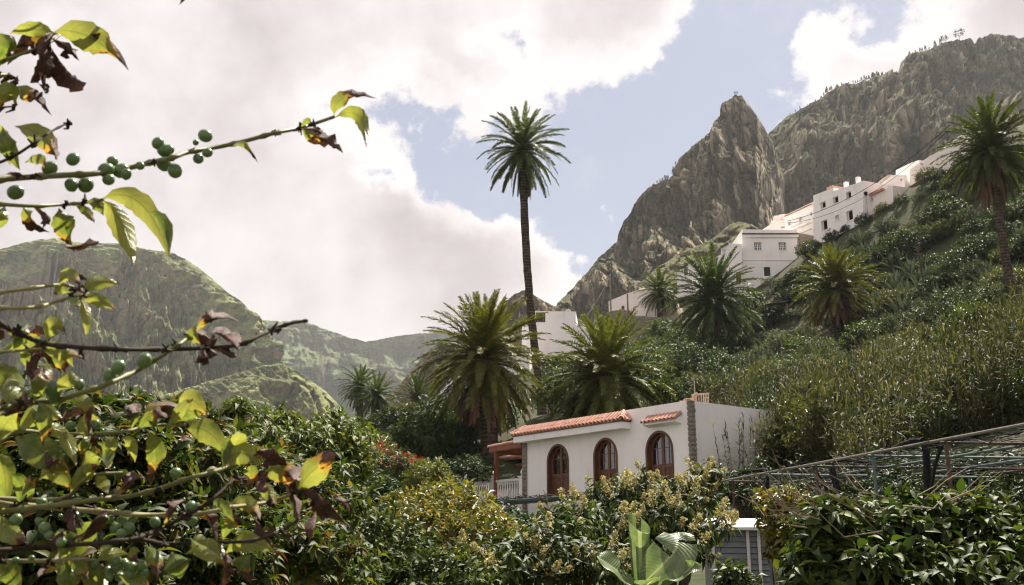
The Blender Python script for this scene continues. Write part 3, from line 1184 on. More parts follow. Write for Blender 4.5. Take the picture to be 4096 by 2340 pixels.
def arched_door(d):
    x0, x1, z0, zs, z1 = d
    w = MATS['wood_brown']
    dr = ring(d, -0.065, 0.030, -0.025, 0.30).obj('door', w, house)
    MB().box(x0 - 0.05, x1 + 0.05, -0.05, 0.30, z0 - 0.07, z0 - 0.002).obj('sill', w, dr)
    y = 0.20
    ring(d, 0.032, 0.12, y, y + 0.07).obj('frame', MATS['door_wood'], dr)
    cx = (x0 + x1) / 2
    zt = z0 + 0.86
    b = MB().box(cx - 0.065, cx + 0.065, y - 0.01, y + 0.07, z0, arch_z(d, cx, .1))
    b.obj('centre_stile', MATS['door_wood'], dr)
    MB().box(x0 + 0.10, x1 - 0.10, y + 0.002, y + 0.066, zt - 0.07, zt + 0.07).obj('cross_rail', MATS['door_wood'], dr)
    MB().box(x0 + 0.10, x1 - 0.10, y + 0.002, y + 0.066, z0 + .002, z0 + 0.14).obj('cross_rail', MATS['door_wood'], dr)
    for s in (0, 1):
        a, c_ = (x0 + 0.12, cx - 0.065) if s == 0 else (cx + 0.065, x1 - 0.12)
        MB().box(a, c_, y + 0.030, y + 0.055, z0 + 0.14, zt - 0.07).box(a + .06, c_ - .06, y + 0.012, y + 0.03, z0 + 0.2, zt - 0.13).obj('panel', w, dr)
        mid = (a + c_) / 2
        zr = zt + 0.70
        MB().box(mid - .014, mid + .014, y + .01, y + .045, zt + .07, arch_z(d, mid, .11)).obj('glazing_bar', MATS['door_wood'], dr)
        MB().box(a, c_, y + .012, y + .043, zr - .014, zr + .014).obj('glazing_bar', MATS['door_wood'], dr)
        for (xa, xb) in ((a, mid - .014), (mid + .014, c_)):
            MB().box(xa, xb, y + .026, y + .032, zt + .07, min(zr - .014, arch_z(d, xa, .1), arch_z(d, xb, .1))).obj('pane', MATS['window_glass'], dr)
            xs = [xa + (xb - xa) * k / 6 for k in range(7)]
            up = [(x, max(arch_z(d, x, .11), zr + .03)) for x in reversed(xs)]
            MB().prism([(xa, zr + .014), (xb, zr + .014)] + up, y + .026, y + .032).obj('pane', MATS['window_glass'], dr)
    b = MB()
    n = 24
    for k in range(n):
        xa = x0 + 0.08 + (x1 - x0 - 0.16) * k / n
        xb = x0 + 0.08 + (x1 - x0 - 0.16) * (k + 1) / n
        o0, o1 = 0.03 * math.sin(k * 1.3), 0.03 * math.sin((k + 1) * 1.3)
        b.add([(xa, y + .10 + o0, z0 + .1), (xb, y + .10 + o1, z0 + .1), (xb, y + .10 + o1, z0 + 1.45), (xa, y + .10 + o0, z0 + 1.45)], [(0, 1, 2, 3)])
    b.obj('curtain', MATS['curtain_cloth'], dr)  # white sheet added behind the panes to stand in for a reflection


for d in doors:
    arched_door(d)

# long tiled eave over two of the doors
best = None
for k in range(30, 140):
    o_ = k / 100
    e = abs(HF.hit(2053, 1771, -o_)[1] - HF.hit(2486, 1713, -o_)[1])
    if best is None or e < best[0]:
        best = (e, o_)
OV = 0.52
xe0, zb = HF.hit(2053, 1771, -OV)
xe1 = HF.hit(2486, 1713, -OV)[0]
zb = (zb + HF.hit(2486, 1713, -OV)[1]) / 2
zf = zb + 0.27
zw = (HF.hit(2137, 1706)[1] + HF.hit(2470, 1657)[1]) / 2
print('eave', best, xe0, xe1, zb, zw, z_top)
ev = MB().box(xe0, xe1, -OV, -0.002, zb, zf).obj('eave', MATS['white_plaster'], house)
rise = max(zw - zf - 0.05, 0.22)
sl = math.hypot(OV, rise)
# hipped pan under the barrel tiles, dark to put shade in the channels
MB().add([(xe0 - .05, -OV - .05, zf + .012), (xe1 + .05, -OV - .05, zf + .012), (xe1 - OV * .75, 0, zf + rise), (xe0 + OV * .75, 0, zf + rise),
          (xe0 - .05, -.002, zf + .012), (xe1 + .05, -.002, zf + .012)],
         [(0, 1, 2, 3), (1, 5, 2), (4, 0, 3)]).obj('tile_bed', MATS['old_tile'], ev)
L_ = xe1 - xe0 + 0.1


def hip_clip(s, t):
    m_ = t / sl * OV * .75
    return m_ - 0.05 <= s <= L_ - m_ + 0.05


tile_field(ev, (xe0 - .05, -OV - .08, zf + .02), (xe1 + .05, -OV - .08, zf + .02), (0, OV, rise), sl, 0.235, 0.30, clip=hip_clip)
for sx, xa in ((1, xe1), (-1, xe0)):
    hl = math.hypot(OV * .75, rise)
    a, b = ((xa + sx * .07, -OV - .05, zf + .02), (xa + sx * .07, -.01, zf + .02))

    def side_clip(s, t):
        return s >= (t / hl) * OV - 0.03
    tile_field(ev, a, b, (-sx * OV * .75, 0, rise), hl, 0.205, 0.345, clip=side_clip)
    c0 = Vector((xa + sx * .05, -OV - .05, zf + .04))
    c1 = Vector((xa - sx * OV * .75, 0, zf + rise + .03))
    for k in range(4):
        place_tile(ev, c0.lerp(c1, k / 4), c1 - c0, (0, 0, 1), 0.115, (c1 - c0).length / 4 * 1.1, lift=.03)

# short tiled hood over the third door
hx0, hz = HF.hit(2572, 1708, -0.34)
hx1 = HF.hit(2702, 1691, -0.34)[0]
hd = MB().add([(hx0, 0, hz - .02), (hx1, 0, hz - .02), (hx1, -.34, hz + .05), (hx0, -.34, hz + .05),
               (hx0, 0, hz + .33), (hx1, 0, hz + .33), (hx1, -.36, hz + .10), (hx0, -.36, hz + .10)],
              [(0, 1, 2, 3), (4, 7, 6, 5), (3, 2, 6, 7), (0, 3, 7, 4), (1, 5, 6, 2)]).obj('eave', MATS['white_plaster'], house)
tile_field(hd, (hx0 - .06, -.42, hz + .11), (hx1 + .06, -.42, hz + .11), (0, .42, .26), .50, 0.215, 0.42)

# stone corner strips
sx0 = HF.hit(2757, 1750)[0]
cp = MB().box(sx0 + .02, 0.045, -0.045, -0.003, Z_LOW, z_top + .02).box(0.003, 0.045, -0.003, 0.30, Z_LOW, z_top + .02).obj('stone_pillar', MATS['mortar'], house)
stone_cladding(cp, sx0, 0.05, -0.6, z_top + .03, -0.035, 0.19, 0.19, 0.05)
stone_cladding(cp, -0.04, 0.30, -0.6, z_top + .03, 0.035, 0.19, 0.19, 0.05, 'side')
sx1 = HF.hit(2109, 1850)[0]
lp = MB().box(xl - .03, sx1, -0.04, -0.003, Z_LOW, zb - .01).obj('stone_pillar', MATS['mortar'], house)
stone_cladding(lp, xl - .04, sx1 + .02, Z_LOW + .6, zb - .02, -0.03, 0.19, 0.2, 0.05)

# porch on the far side
px0, pz0 = HF.hit(1964, 1803)
px1, pz1 = xl - .02, HF.hit(2060, 1768)[1]
pz1 = min(pz1, zb - .05)
terr = MB().box(HF.hit(1845, 1960)[0], xl - .002, 0.0, 6.5, Z_LOW, z_sill - .32).obj('terrace', MATS['white_plaster'], house)
wr = MATS['wood_red']
pr_ = MB().hexa([(px0, -.12, pz0 + .06), (px1, -.12, pz1 + .06), (px1, 4.2, pz1 + .06), (px0, 4.2, pz0 + .06),
                 (px0, -.12, pz0 + .11), (px1, -.12, pz1 + .11), (px1, 4.2, pz1 + .11), (px0, 4.2, pz0 + .11)]).obj('porch_roof', wr, house)
for yy in (-.08, 1.0, 2.0, 3.0, 4.1):
    MB().bar((px0, yy, pz0 - .02), (px1, yy, pz1 - .02), .1, .155).obj('rafter', wr, pr_)
tile_field(pr_, (px0 - .08, 4.2, pz0 + .13), (px0 - .08, -.2, pz0 + .13), (px1 - px0, 0, pz1 - pz0), math.hypot(px1 - px0, pz1 - pz0), 0.21, 0.40)
postx = HF.hit(1981, 1880)[0]
zfloor = z_sill - .32
for yy in (0.0, 4.1):
    MB().box(postx - .085, postx + .085, yy - .02, yy + .15, zfloor, pz0 + .10).obj('post', wr, house)
MB().bar((postx, -.0, pz0 - .10), (postx, 4.2, pz0 - .10), .12, .16).obj('beam', wr, house)
# lower tiled lean-to behind it
bx0, bz0 = HF.hit(1868, 1852, 4.6)
bx1, bz1 = HF.hit(2090, 1834, 4.6)
MB().box(bx0, xl - .01, 4.55, 4.68, bz0 - .52, bz0 - .36).obj('beam', wr, house)
lr = MB().hexa([(bx0, 4.4, bz0 - .14), (xl, 4.4, bz0 - .14), (xl, 6.6, bz0 + .5), (bx0, 6.6, bz0 + .5),
                (bx0, 4.4, bz0 - .08), (xl, 4.4, bz0 - .08), (xl, 6.6, bz0 + .56), (bx0, 6.6, bz0 + .56)]).obj('porch_roof', wr, house)
tile_field(lr, (bx0, 4.34, bz0 - .06), (xl, 4.34, bz0 - .06), (0, 2.2, .64), 0.72, 0.21, 0.36)
for pxx in (1945, 2040):
    qx = HF.hit(pxx, 1900, 4.6)[0]
    MB().box(qx - .07, qx + .07, 4.55, 4.68, zfloor, bz0 - .52).obj('post', wr, house)
    MB().prism([(qx - .30, bz0 - .525), (qx + .30, bz0 - .525), (qx + .22, bz0 - .60), (qx + .12, bz0 - .64), (qx + .08, bz0 - .78), (qx - .08, bz0 - .78),
                (qx - .12, bz0 - .64), (qx - .22, bz0 - .60)], 4.56, 4.67).obj('bracket', wr, house)
MB().box(bx0, xl - .01, 6.7, 6.8, zfloor, bz0 + .3).obj('wall', MATS['wood_brown'], house)  # dark back wall added to stand in for the shade behind the porch

# balustrade of the terrace
bal = thing('balustrade', 'white terrace balustrade with turned balusters beside the arched-door house', 'balustrade', HF.O + HF.Y * 0.08, HF.rot)
zr1 = HF.hit(2075, 1914)[1]
zr0 = zfloor + .02
bp = [HF.hit(p_, 1930)[0] for p_ in (1860, 1967, 2085)]
wp = MATS['white_paint']
for bx_ in bp:
    po = MB().box(bx_ - .13, bx_ + .13, -.13, .13, zfloor - .3, zr1 + .06).box(bx_ - .17, bx_ + .17, -.17, .17, zr1 + .061, zr1 + .11).obj('post', wp, bal)
    MB().lathe([(.07, zr1 + .112), (.09, zr1 + .15), (.06, zr1 + .18), (.12, zr1 + .25), (.10, zr1 + .33), (.04, zr1 + .42), (.008, zr1 + .48)], 10, bx_, 0).obj('finial', wp, po, True)
balus = MB().lathe([(.055, 0), (.055, .06), (.035, .09), (.062, .24), (.048, .38), (.030, .50), (.034, .58), (.055, .62), (.055, .68)], 8).mesh('baluster', wp, True)
for k in range(2):
    a, b = bp[k] + .13, bp[k + 1] - .13
    MB().box(a + .002, b - .002, -.10, .10, zr1 - .09, zr1 + .02).obj('rail', wp, bal)
    MB().box(a + .002, b - .002, -.10, .10, zr0, zr0 + .1).obj('rail', wp, bal)
    n = int(round((b - a) / 0.19))
    hgt = zr1 - .09 - zr0 - .1
    for j in range(n):
        o = obj('baluster', balus, bal)
        o.location = (a + (b - a) * (j + .5) / n, 0, zr0 + .1)
        o.scale = (1, 1, hgt / .68)

# chairs and lamp on the roof terrace
for k, (cpx, cpy, lab) in enumerate(((2749, 1576, 'wicker chair on the roof terrace, seen left of the stone corner strip'),
                                     (2797, 1572, 'wicker chair on the roof terrace, seen right of the stone corner strip'))):
    cxl, czl = HF.hit(cpx, cpy, 1.2)
    base = z_top - .42
    top = czl - base
    loc = HF.O + HF.X * cxl + HF.Y * 1.2 + Vector((0, 0, base))
    ch = thing('wicker_chair', lab, 'chair', loc, HF.rot + (0.5 if k else -0.5), 'chairs on the roof terrace')
    w = MATS['wicker']
    for sx in (-.24, .24):
        for sy in (-.22, .22):
            MB().box(sx - .02, sx + .02, sy - .02, sy + .02, 0, .42).obj('leg', w, ch)
    MB().box(-.27, .27, -.26, .26, .42, .47).obj('seat', w, ch)
    bk = MB()
    for j in range(7):
        x = -.26 + .52 * j / 6
        bk.bar((x, .25, .47), (x * 1.12, .31, top + .04 * math.cos(j - 3)), .035, .03)
    bk.bar((-.31, .30, top), (.31, .30, top), .05, .06)
    bk.obj('backrest', w, ch)
    for sx in (-.28, .28):
        MB().bar((sx, -.24, .66), (sx * 1.05, .27, .72), .05, .035).bar((sx, -.23, .47), (sx, -.23, .66), .035).obj('armrest', w, ch)
lb = P(2783, 1650, 51)
lt = P(2781, 1503, 51)
lamp = thing('lamp_post', 'slim garden lamp post rising behind the roof of the arched-door house', 'lamp', (lb.x, lb.y, lb.z))
hgt = lt.z - lb.z
MB().lathe([(.06, 0), (.035, .3), (.028, hgt - .25)], 8).obj('pole', MATS['grey_metal'], lamp)
MB().lathe([(.05, hgt - .25), (.10, hgt - .17), (.12, hgt - .05), (.13, hgt)], 10).obj('lamp_shade', MATS['pale_pipe'], lamp, True)

# bare vine trellis hung along the front of the house
tre = thing('vine_trellis', 'low pipe trellis tangled with bare vines in front of the first arched door', 'trellis', HF.O, HF.rot)
tz = z_sill - .30
for yy, mt in ((-.45, 'teal_pipe'), (-1.1, 'rust_pipe'), (-1.8, 'teal_pipe'), (-2.5, 'teal_pipe')):
    MB().tube([(xl - 1.2, yy, tz), (-4.0, yy, tz + .02)], .035, 7).obj('pipe', MATS[mt], tre)
for k in range(6):
    x = xl - 1.0 + k * 1.35
    MB().tube([(x, -.1, tz + .05), (x, -2.7, tz + .05)], .025, 6).obj('pipe', MATS['rust_pipe'], tre)
    if k % 2 == 0:
        MB().tube([(x, -2.5, tz + .03), (x, -2.5, Z_LOW + .2)], .04, 7).obj('post', MATS['rust_pipe'], tre)
vb = MB()
for k in range(46):
    x = random.uniform(xl - 1.2, -4)
    y = random.uniform(-2.6, -.3)
    pts = [(x, y, tz + .06)]
    a = random.uniform(-.5, .5) + (math.pi if random.random() < .5 else 0)
    for j in range(7):
        a += random.uniform(-.5, .5)
        q = pts[-1]
        pts.append((q[0] + .26 * math.cos(a), max(-2.7, min(-.2, q[1] + .14 * math.sin(a))), tz + .06 + random.uniform(-.05, .13) + (.22 if j == 6 and k % 3 == 0 else 0)))
    vb.tube(pts, [.022 - .002 * j for j in range(8)], 4)
vo = vb.obj('vine', MATS['cable_black'], tre)
vo['kind'] = 'stuff'


# ---------------------------------------------------------------- houses on the hill
def window(parent, fr, r, reveal, kind='sash', frame=.07, cols=2, rows=3, fm='white_paint'):
    """joinery let into an opening r=(x0,x1,z0,z1)"""
    x0, x1, z0, z1 = r
    y = reveal - .10
    f = MATS[fm]
    if kind == 'shutter':
        w = MB().box(x0 + .01, x1 - .01, y, y + .06, z0 + .01, z1 - .01).obj('window', MATS['weathered_wall'], parent)
        MB().box((x0 + x1) / 2 - .02, (x0 + x1) / 2 + .02, y - .02, y - .002, z0 + .05, z1 - .05).obj('frame', f, w)
        return
    if kind == 'door':
        w = MB().box(x0 + .01, x1 - .01, y, y + .05, z0, z1 - .01).obj('door', f, parent)
        for k in range(2):
            MB().box(x0 + .12, x1 - .12, y - .02, y - .002, z0 + .15 + k * (z1 - z0) / 2, z0 + (k + 1) * (z1 - z0) / 2 - .1).obj('panel', f, w)
        return
    b = MB()
    b.box(x0 + .004, x0 + frame, y, y + .06, z0 + .004, z1 - .004).box(x1 - frame, x1 - .004, y, y + .06, z0 + .004, z1 - .004)
    b.box(x0 + frame, x1 - frame, y, y + .06, z0 + .004, z0 + frame).box(x0 + frame, x1 - frame, y, y + .06, z1 - frame, z1 - .004)
    w = b.obj('window', f, parent)
    ix0, ix1, iz0, iz1 = x0 + frame, x1 - frame, z0 + frame, z1 - frame
    if kind == 'open':
        MB().box(ix0, ix1, y + .075, y + .09, iz0, iz1).obj('pane', MATS['dark_room'], w)  # near-black sheet in the opening, standing in for the unlit room
        hw = (ix1 - ix0) * .45
        MB().bar((ix0 + .03, y, (iz0 + iz1) / 2), (ix0 + hw, y - hw * .5, (iz0 + iz1) / 2), .04, iz1 - iz0).obj('shutter', f, w)
        return
    bw = .035 if cols * rows > 4 else .05
    bars = MB()
    for k in range(1, cols):
        x = ix0 + (ix1 - ix0) * k / cols
        bars.box(x - bw * (1.4 if k == cols // 2 else .8), x + bw * (1.4 if k == cols // 2 else .8), y + .005, y + .055, iz0, iz1)
    for k in range(1, rows):
        z = iz0 + (iz1 - iz0) * k / rows
        bars.box(ix0, ix1, y + .01, y + .05, z - bw * .7, z + bw * .7)
    if cols * rows > 1:
        bars.obj('glazing_bars', f, w)
    for i in range(cols):
        for j in range(rows):
            a = ix0 + (ix1 - ix0) * i / cols + bw
            b_ = ix0 + (ix1 - ix0) * (i + 1) / cols - bw
            c_ = iz0 + (iz1 - iz0) * j / rows + bw * .7
            d_ = iz0 + (iz1 - iz0) * (j + 1) / rows - bw * .7
            MB().box(a, b_, y + .028, y + .034, c_, d_).obj('pane', MATS['dark_glass'], w)


m, N = new_mat('dark_glass')
finish(N, principled(N, (0.02, 0.026, 0.03), 0.06, 0.8))


def block(root, fr, pts, depth, mat, wins=(), yoff=0.0, name='wall', reveal=.28):
    lp_ = fr.loop(pts, yoff)
    holes, rs = [], []
    for w in wins:
        r = fr.rect(*w[0], yoff)
        rs.append((r, w[1] if len(w) > 1 else {}))
        holes.append(rect_loop(r))
    o = obj(name, facade_mesh(lp_, holes, depth, reveal, MATS[mat]), root)
    o.location = (0, yoff, 0)
    for r, kw in rs:
        window(o, fr, r, reveal, **kw)
        if kw.get('kind', 'sash') != 'door':
            MB().box(r[0] - .08, r[1] + .08, -.08, .10, r[2] - .10, r[2] - .004).obj('sill', MATS[mat], o)
    return o


# two-window house
F2 = Frame(2969, 1040, 124.0, -90.0)
h2 = thing('house', 'white hillside house with two small-paned windows and a dark tile line under its parapet', 'house', F2.O, F2.rot)
block(h2, F2, [(2969, 917), (3189, 921), (3190, 1100), (3100, 1160), (2969, 1165)], 9.0, 'old_plaster',
      [((3015, 3047, 968, 1000), dict(cols=4, rows=3)), ((3113, 3146, 968, 1000), dict(cols=4, rows=3)),
       ((3055, 3082, 1068, 1104), dict(kind='door', fm='shutter_green'))])
x0, zt_ = F2.hit(2966, 941)
x1, _ = F2.hit(3192, 944)
lg = MB().box(x0, x1, -.22, -.002, zt_ - .32, zt_).obj('cornice', MATS['old_plaster'], h2)
tile_field(lg, (x0, -.38, zt_ + .02), (x1, -.38, zt_ + .02), (0, .36, .14), .40, .27, .42, OLD_TILE)
x0, zt_ = F2.hit(2970, 1040)
x1, _ = F2.hit(3189, 1043)
MB().box(x0 + .01, x1 - .01, -.07, -.002, zt_ - .06, zt_ + .06).obj('string_course', MATS['old_plaster'], h2)
F2b = Frame(2969, 1060, 122.5, -78.0)
h2b = thing('house', 'stepped white wing with a brown door, left of the two-window house behind a dark palm', 'house', F2b.O, F2b.rot)
block(h2b, F2b, [(2708, 1086), (2752, 1056), (2823, 1047), (2884, 1018), (2884, 990), (2913, 973), (2968, 976), (2968, 1175), (2840, 1190), (2710, 1190)], 6.0, 'old_plaster',
      [((2735, 2751, 1068, 1102), dict(cols=1, rows=1, fm='dark_room')), ((2890, 2904, 998, 1019), dict(cols=2, rows=2)),
       ((2943, 2964, 1088, 1136), dict(kind='door', fm='wood_brown'))])
for (pa, pb) in (((2706, 1087), (2753, 1057)), ((2882, 991), (2914, 974))):
    a, b = F2b.hit(*pa, -.2), F2b.hit(*pb, -.2)
    rf = MB().bar((a[0], .1, a[1]), (b[0], .1, b[1]), .6, .10).obj('roof_edge', MATS['old_tile'], h2b)
    tile_field(rf, (a[0], -.22, a[1] + .06), (b[0], -.22, b[1] + .06), (0, 1, .05), .8, .28, .42, OLD_TILE)

# unrendered block wall running up behind
FW = Frame(3187, 1000, 124.0, -119.0)
bwall = thing('block_wall', 'bare concrete block wall at the corner of the two-window house', 'wall', FW.O, FW.rot)
obj('mortar_core', facade_mesh(FW.loop([(3190, 930), (3272, 946), (3272, 1010), (3235, 1040), (3191, 1075)]), [], .25, .1, MATS['mortar']), bwall).location = (0, .02, 0)
bk = MB().box(-.5, .5, -.05, .02, -.5, .5).mesh('brick', MATS['concrete_block'])
xa, ztl = FW.hit(3191, 931)
xb, ztr = FW.hit(3270, 946)
for r_ in range(20):
    z = ztl - .13 - r_ * .215
    x = xa + (.0 if r_ % 2 else -.21)
    while x < xb:
        c_ = x + .21
        lim = ztl + (ztr - ztl) * (c_ - xa) / (xb - xa)
        lowpx = FW.hit(3191, 1075)[1] + (FW.hit(3272, 1010)[1] - FW.hit(3191, 1075)[1]) * (c_ - xa) / (xb - xa)
        if z + .1 < lim and z > lowpx and xa < c_ < xb:
            o = obj('brick', bk, bwall)
            o.location = (c_, random.uniform(-.012, .008), z)
            o.scale = (.40, 1, .195)
        x += .42

# water tank house
F3 = Frame(3100, 905, 136.0, -80.0)
h3 = thing('tank_house', 'small white roof block with a round water tank above the two-window house', 'house', F3.O, F3.rot)
block(h3, F3, [(3040, 924), (3089, 893), (3152, 890), (3152, 960), (3040, 960)], 6.0, 'old_plaster', [((3123, 3146, 906, 914), dict(kind='shutter', fm='wood_brown'))])
x0, z0 = F3.hit(3084, 893)
x1, _ = F3.hit(3153, 893)
MB().box(x0, x1, -.3, 3.5, z0 - .05, z0 + .25).obj('slab', MATS['old_plaster'], h3)
xa, za = F3.hit(3095, 862)
xb, _ = F3.hit(3125, 862)
MB().box(xa, xb, .1, 2.0, z0 + .25, za).obj('water_tank', MATS['pink_plaster'], h3)
xc, zc = F3.hit(3136, 853)
MB().lathe([(.0, z0 + .25), (.62, z0 + .25), (.62, zc - .06), (.68, zc - .05), (.68, zc), (.60, zc + .02)], 16, xc, 1.0).obj('water_tank', MATS['pink_plaster'], h3)

# balcony house
F4 = Frame(3252, 860, 126.0, -24.0)
h4 = thing('house', 'white house with moulded cornices and a balcony, stepping down beside the tall block', 'house', F4.O, F4.rot)
block(h4, F4, [(3140, 860), (3251, 808), (3251, 960), (3190, 980), (3140, 960)], 8.0, 'old_plaster',
      [((3150, 3165, 888, 906), dict(cols=2, rows=3)), ((3195, 3210, 871, 896), dict(cols=2, rows=3)), ((3240, 3249, 850, 876), dict(cols=1, rows=2))])
for (a_, b_, pr2, th, mt) in (((3140, 866), (3251, 815), .25, .05, 'terracotta'), ((3140, 874), (3251, 824), .22, .2, 'old_plaster'),
                              ((3160, 930), (3251, 890), .7, .16, 'old_plaster'), ((3160, 950), (3251, 912), .3, .2, 'old_plaster')):
    a, b = F4.hit(*a_), F4.hit(*b_)
    zz = (a[1] + b[1]) / 2
    MB().box(a[0], b[0] - .01, -pr2, -.003, zz - th / 2, zz + th / 2).obj('cornice', MATS[mt], h4)
a, b = F4.hit(3160, 930, -.6), F4.hit(3251, 890, -.6)
zz = (a[1] + b[1]) / 2 + .1
pr2 = MB().box(a[0], b[0] - .02, -.66, -.56, zz + .72, zz + .84).obj('balcony_rail', MATS['old_plaster'], h4)
for k in range(20):
    x = a[0] + (b[0] - a[0]) * (k + .5) / 20
    MB().lathe([(.05, zz), (.09, zz + .25), (.05, zz + .55), (.06, zz + .72)], 6, x, -.61).obj('baluster', MATS['old_plaster'], pr2)

# tall block with dark windows
F5 = Frame(3255, 860, 121.0, -24.0)
h5 = thing('house', 'tall white stepped house with dark open windows and two chimneys on the hill', 'house', F5.O, F5.rot)
dk = dict(kind='open', fm='weathered_wall')
block(h5, F5, [(3253, 782), (3333, 751), (3334, 764), (3431, 731), (3453, 722), (3453, 900), (3350, 960), (3255, 975)], 7.5, 'old_plaster',
      [((3281, 3303, 812, 838), dk), ((3330, 3354, 792, 819), dk), ((3383, 3405, 772, 798), dk), ((3284, 3310, 886, 926), dk),
       ((3339, 3356, 864, 884), dict(kind='shutter')), ((3384, 3412, 848, 888), dk)])
for pa in ((3373, 3383, 730, 752), (3421, 3432, 710, 736)):
    r = F5.rect(*pa, .8)
    MB().box(r[0], r[1], .8, 1.3, r[2] - .3, r[3]).obj('chimney', MATS['old_plaster'], h5)
r = F5.rect(3338, 3362, 757, 764, 2.5)
MB().box(r[0], r[1], 1.2, 3.0, r[2] - .4, r[3]).obj('roof_terrace', MATS['terracotta'], h5)
a, b = F5.hit(3453, 722), F5.hit(3453, 900)
# low annex with an orange coping
F6 = Frame(3440, 840, 115.5, -20.0)
h6 = thing('annex', 'low white annex with an orange sloping tile edge, right of the tall stepped house', 'house', F6.O, F6.rot)
block(h6, F6, [(3438, 803), (3532, 760), (3572, 742), (3572, 830), (3440, 900)], 4.0, 'pink_plaster', [((3481, 3492, 795, 808), dict(kind='open', fm='weathered_wall'))])
a, b = F6.hit(3432, 804, -.2), F6.hit(3534, 757, -.2)
cp_ = MB().bar((a[0], .3, a[1]), (b[0], .3, b[1]), 1.2, .14).obj('coping', MATS['terracotta'], h6)
tile_field(cp_, (a[0], -.34, a[1] + .05), (b[0], -.34, b[1] + .05), (0, 1, .15), .45, .26, .45)
# gabled and terrace houses higher up
F7 = Frame(3560, 730, 114.0, -24.0)
h7 = thing('house', 'small gabled white house higher up the row, between the annex and the terrace wall', 'house', F7.O, F7.rot)
block(h7, F7, [(3512, 737), (3554, 702), (3584, 700), (3620, 700), (3620, 760), (3514, 800)], 5.0, 'old_plaster', [((3601, 3610, 716, 726), dict(kind='shutter'))])
a, b = F7.hit(3508, 741, -.3), F7.hit(3556, 699, -.3)
MB().bar((a[0], 1.5, a[1]), (b[0], 1.5, b[1]), 4.0, .12).obj('roof', MATS['weathered_wall'], h7)
F8 = Frame(3620, 700, 116.0, -24.0)
h8 = thing('house', 'flat-topped white house with a stained parapet below the long pink wall', 'house', F8.O, F8.rot)
block(h8, F8, [(3583, 681), (3646, 650), (3676, 640), (3676, 720), (3583, 760)], 6.0, 'old_plaster', [])
F9 = Frame(3720, 660, 108.0, -14.0)
h9 = thing('long_house', 'long pink-white house climbing to the large palm at the hilltop', 'house', F9.O, F9.rot)
block(h9, F9, [(3640, 677), (3781, 583), (3870, 520), (3870, 650), (3772, 715), (3640, 770)], 5.0, 'pink_plaster',
      [((3725, 3736, 668, 694), dict(kind='door', fm='shutter_green')), ((3668, 3675, 690, 702), dict(kind='shutter'))])
for p_ in (3690, 3752):
    r = F9.hit(p_, 640)
    MB().box(r[0] - .08, r[0] + .08, -.35, -.003, r[1] - .6, r[1] - .45).obj('water_spout', MATS['weathered_wall'], h9)
# street things
sg = P(3623, 772, 111)
sb = thing('sign_board', 'blank white notice board on the slope under the upper houses', 'sign', (sg.x, sg.y, sg.z - .9), R(-12))
MB().box(-.32, .32, -.02, .02, .45, 1.35).obj('board', MATS['sign_white'], sb)
for s in (-.2, .2):
    MB().box(s - .03, s + .03, .021, .07, -.6, 1.2).obj('post', MATS['grey_metal'], sb)
sl0, sl1 = P(3474, 890, 113), P(3474, 766, 113)
st = thing('street_lamp', 'dark street lamp standing in front of the low annex', 'lamp', sl0)
hh = sl1.z - sl0.z
MB().lathe([(.07, 0), (.04, .5), (.03, hh - .5)], 7).obj('pole', MATS['grey_metal'], st)
MB().lathe([(.06, hh - .5), (.20, hh - .40), (.24, hh - .15), (.10, hh - .02), (.02, hh)], 8).obj('lamp_head', MATS['cable_black'], st)
rl = thing('railing', 'thin metal railing along the path below the low annex', 'railing', P(3450, 880, 112))
p0 = rl.location.copy()
ends = [P(3447, 872, 112) - p0, P(3568, 808, 110) - p0]
for k in range(9):
    q = ends[0].lerp(ends[1], k / 8)
    MB().tube([q - Vector((0, 0, 1.0)), q], .025, 5).obj('post', MATS['grey_metal'], rl)
for dz in (0, -.4):
    MB().tube([ends[0] + Vector((0, 0, dz)), ends[1] + Vector((0, 0, dz))], .022, 5).obj('rail', MATS['grey_metal'], rl)
for k, (apx, apt, apb, D_, lab) in enumerate(((3372, 712, 742, 124, 'television aerial on the roof of the tall stepped house'),
                                              (3606, 618, 682, 119, 'tall television aerial on the flat-topped house with stained parapet'))):
    t0, t1 = P(apx, apb, D_), P(apx, apt, D_)
    an = thing('aerial', lab, 'aerial', t0)
    h_ = t1.z - t0.z
    MB().tube([(0, 0, -.5), (0, 0, h_)], .03, 5).obj('mast', MATS['rust_pipe'], an)
    b = MB()
    for q in range(2):
        z = h_ - .1 - q * .5
        b.bar((-.6, 0, z), (.6, .2, z), .03)
        for j in range(5):
            x = -.5 + j * .25
            b.bar((x, -.25, z + .02), (x, .4, z + .02), .018)
    b.obj('dipoles', MATS['rust_pipe'], an)

# white house beside the tall palm
F10 = Frame(2200, 1320, 100.0, -84.0)
h10 = thing('house', 'plain white cube house with a brown corner window behind the tall palm trunk', 'house', F10.O, F10.rot)
block(h10, F10, [(2087, 1315), (2141, 1292), (2141, 1244), (2303, 1246), (2303, 1300), (2362, 1313), (2362, 1440), (2087, 1440)], 7.0, 'old_plaster',
      [((2143, 2181, 1249, 1290), dict(cols=1, rows=1, fm='wood_brown', frame=.16))])
cr = MB()
for k in range(4):
    a = F10.hit(2089 + k * 12, 1313 - k * 5)
    cr.box(a[0], a[0] + .18, .01, .25, a[1] - .02, a[1] + .22)
cr.obj('parapet_merlons', MATS['old_plaster'], h10)
F11 = Frame(1950, 1480, 94.0, -84.0)
h11 = thing('house', 'low white house with an orange chimney half hidden behind the large palm crown', 'house', F11.O, F11.rot)
block(h11, F11, [(1762, 1560), (1800, 1507), (1880, 1500), (1990, 1400), (2118, 1396), (2118, 1640), (1762, 1640)], 7.0, 'old_plaster', [((2060, 2085, 1440, 1475), dict(cols=2, rows=2, fm='wood_brown'))])
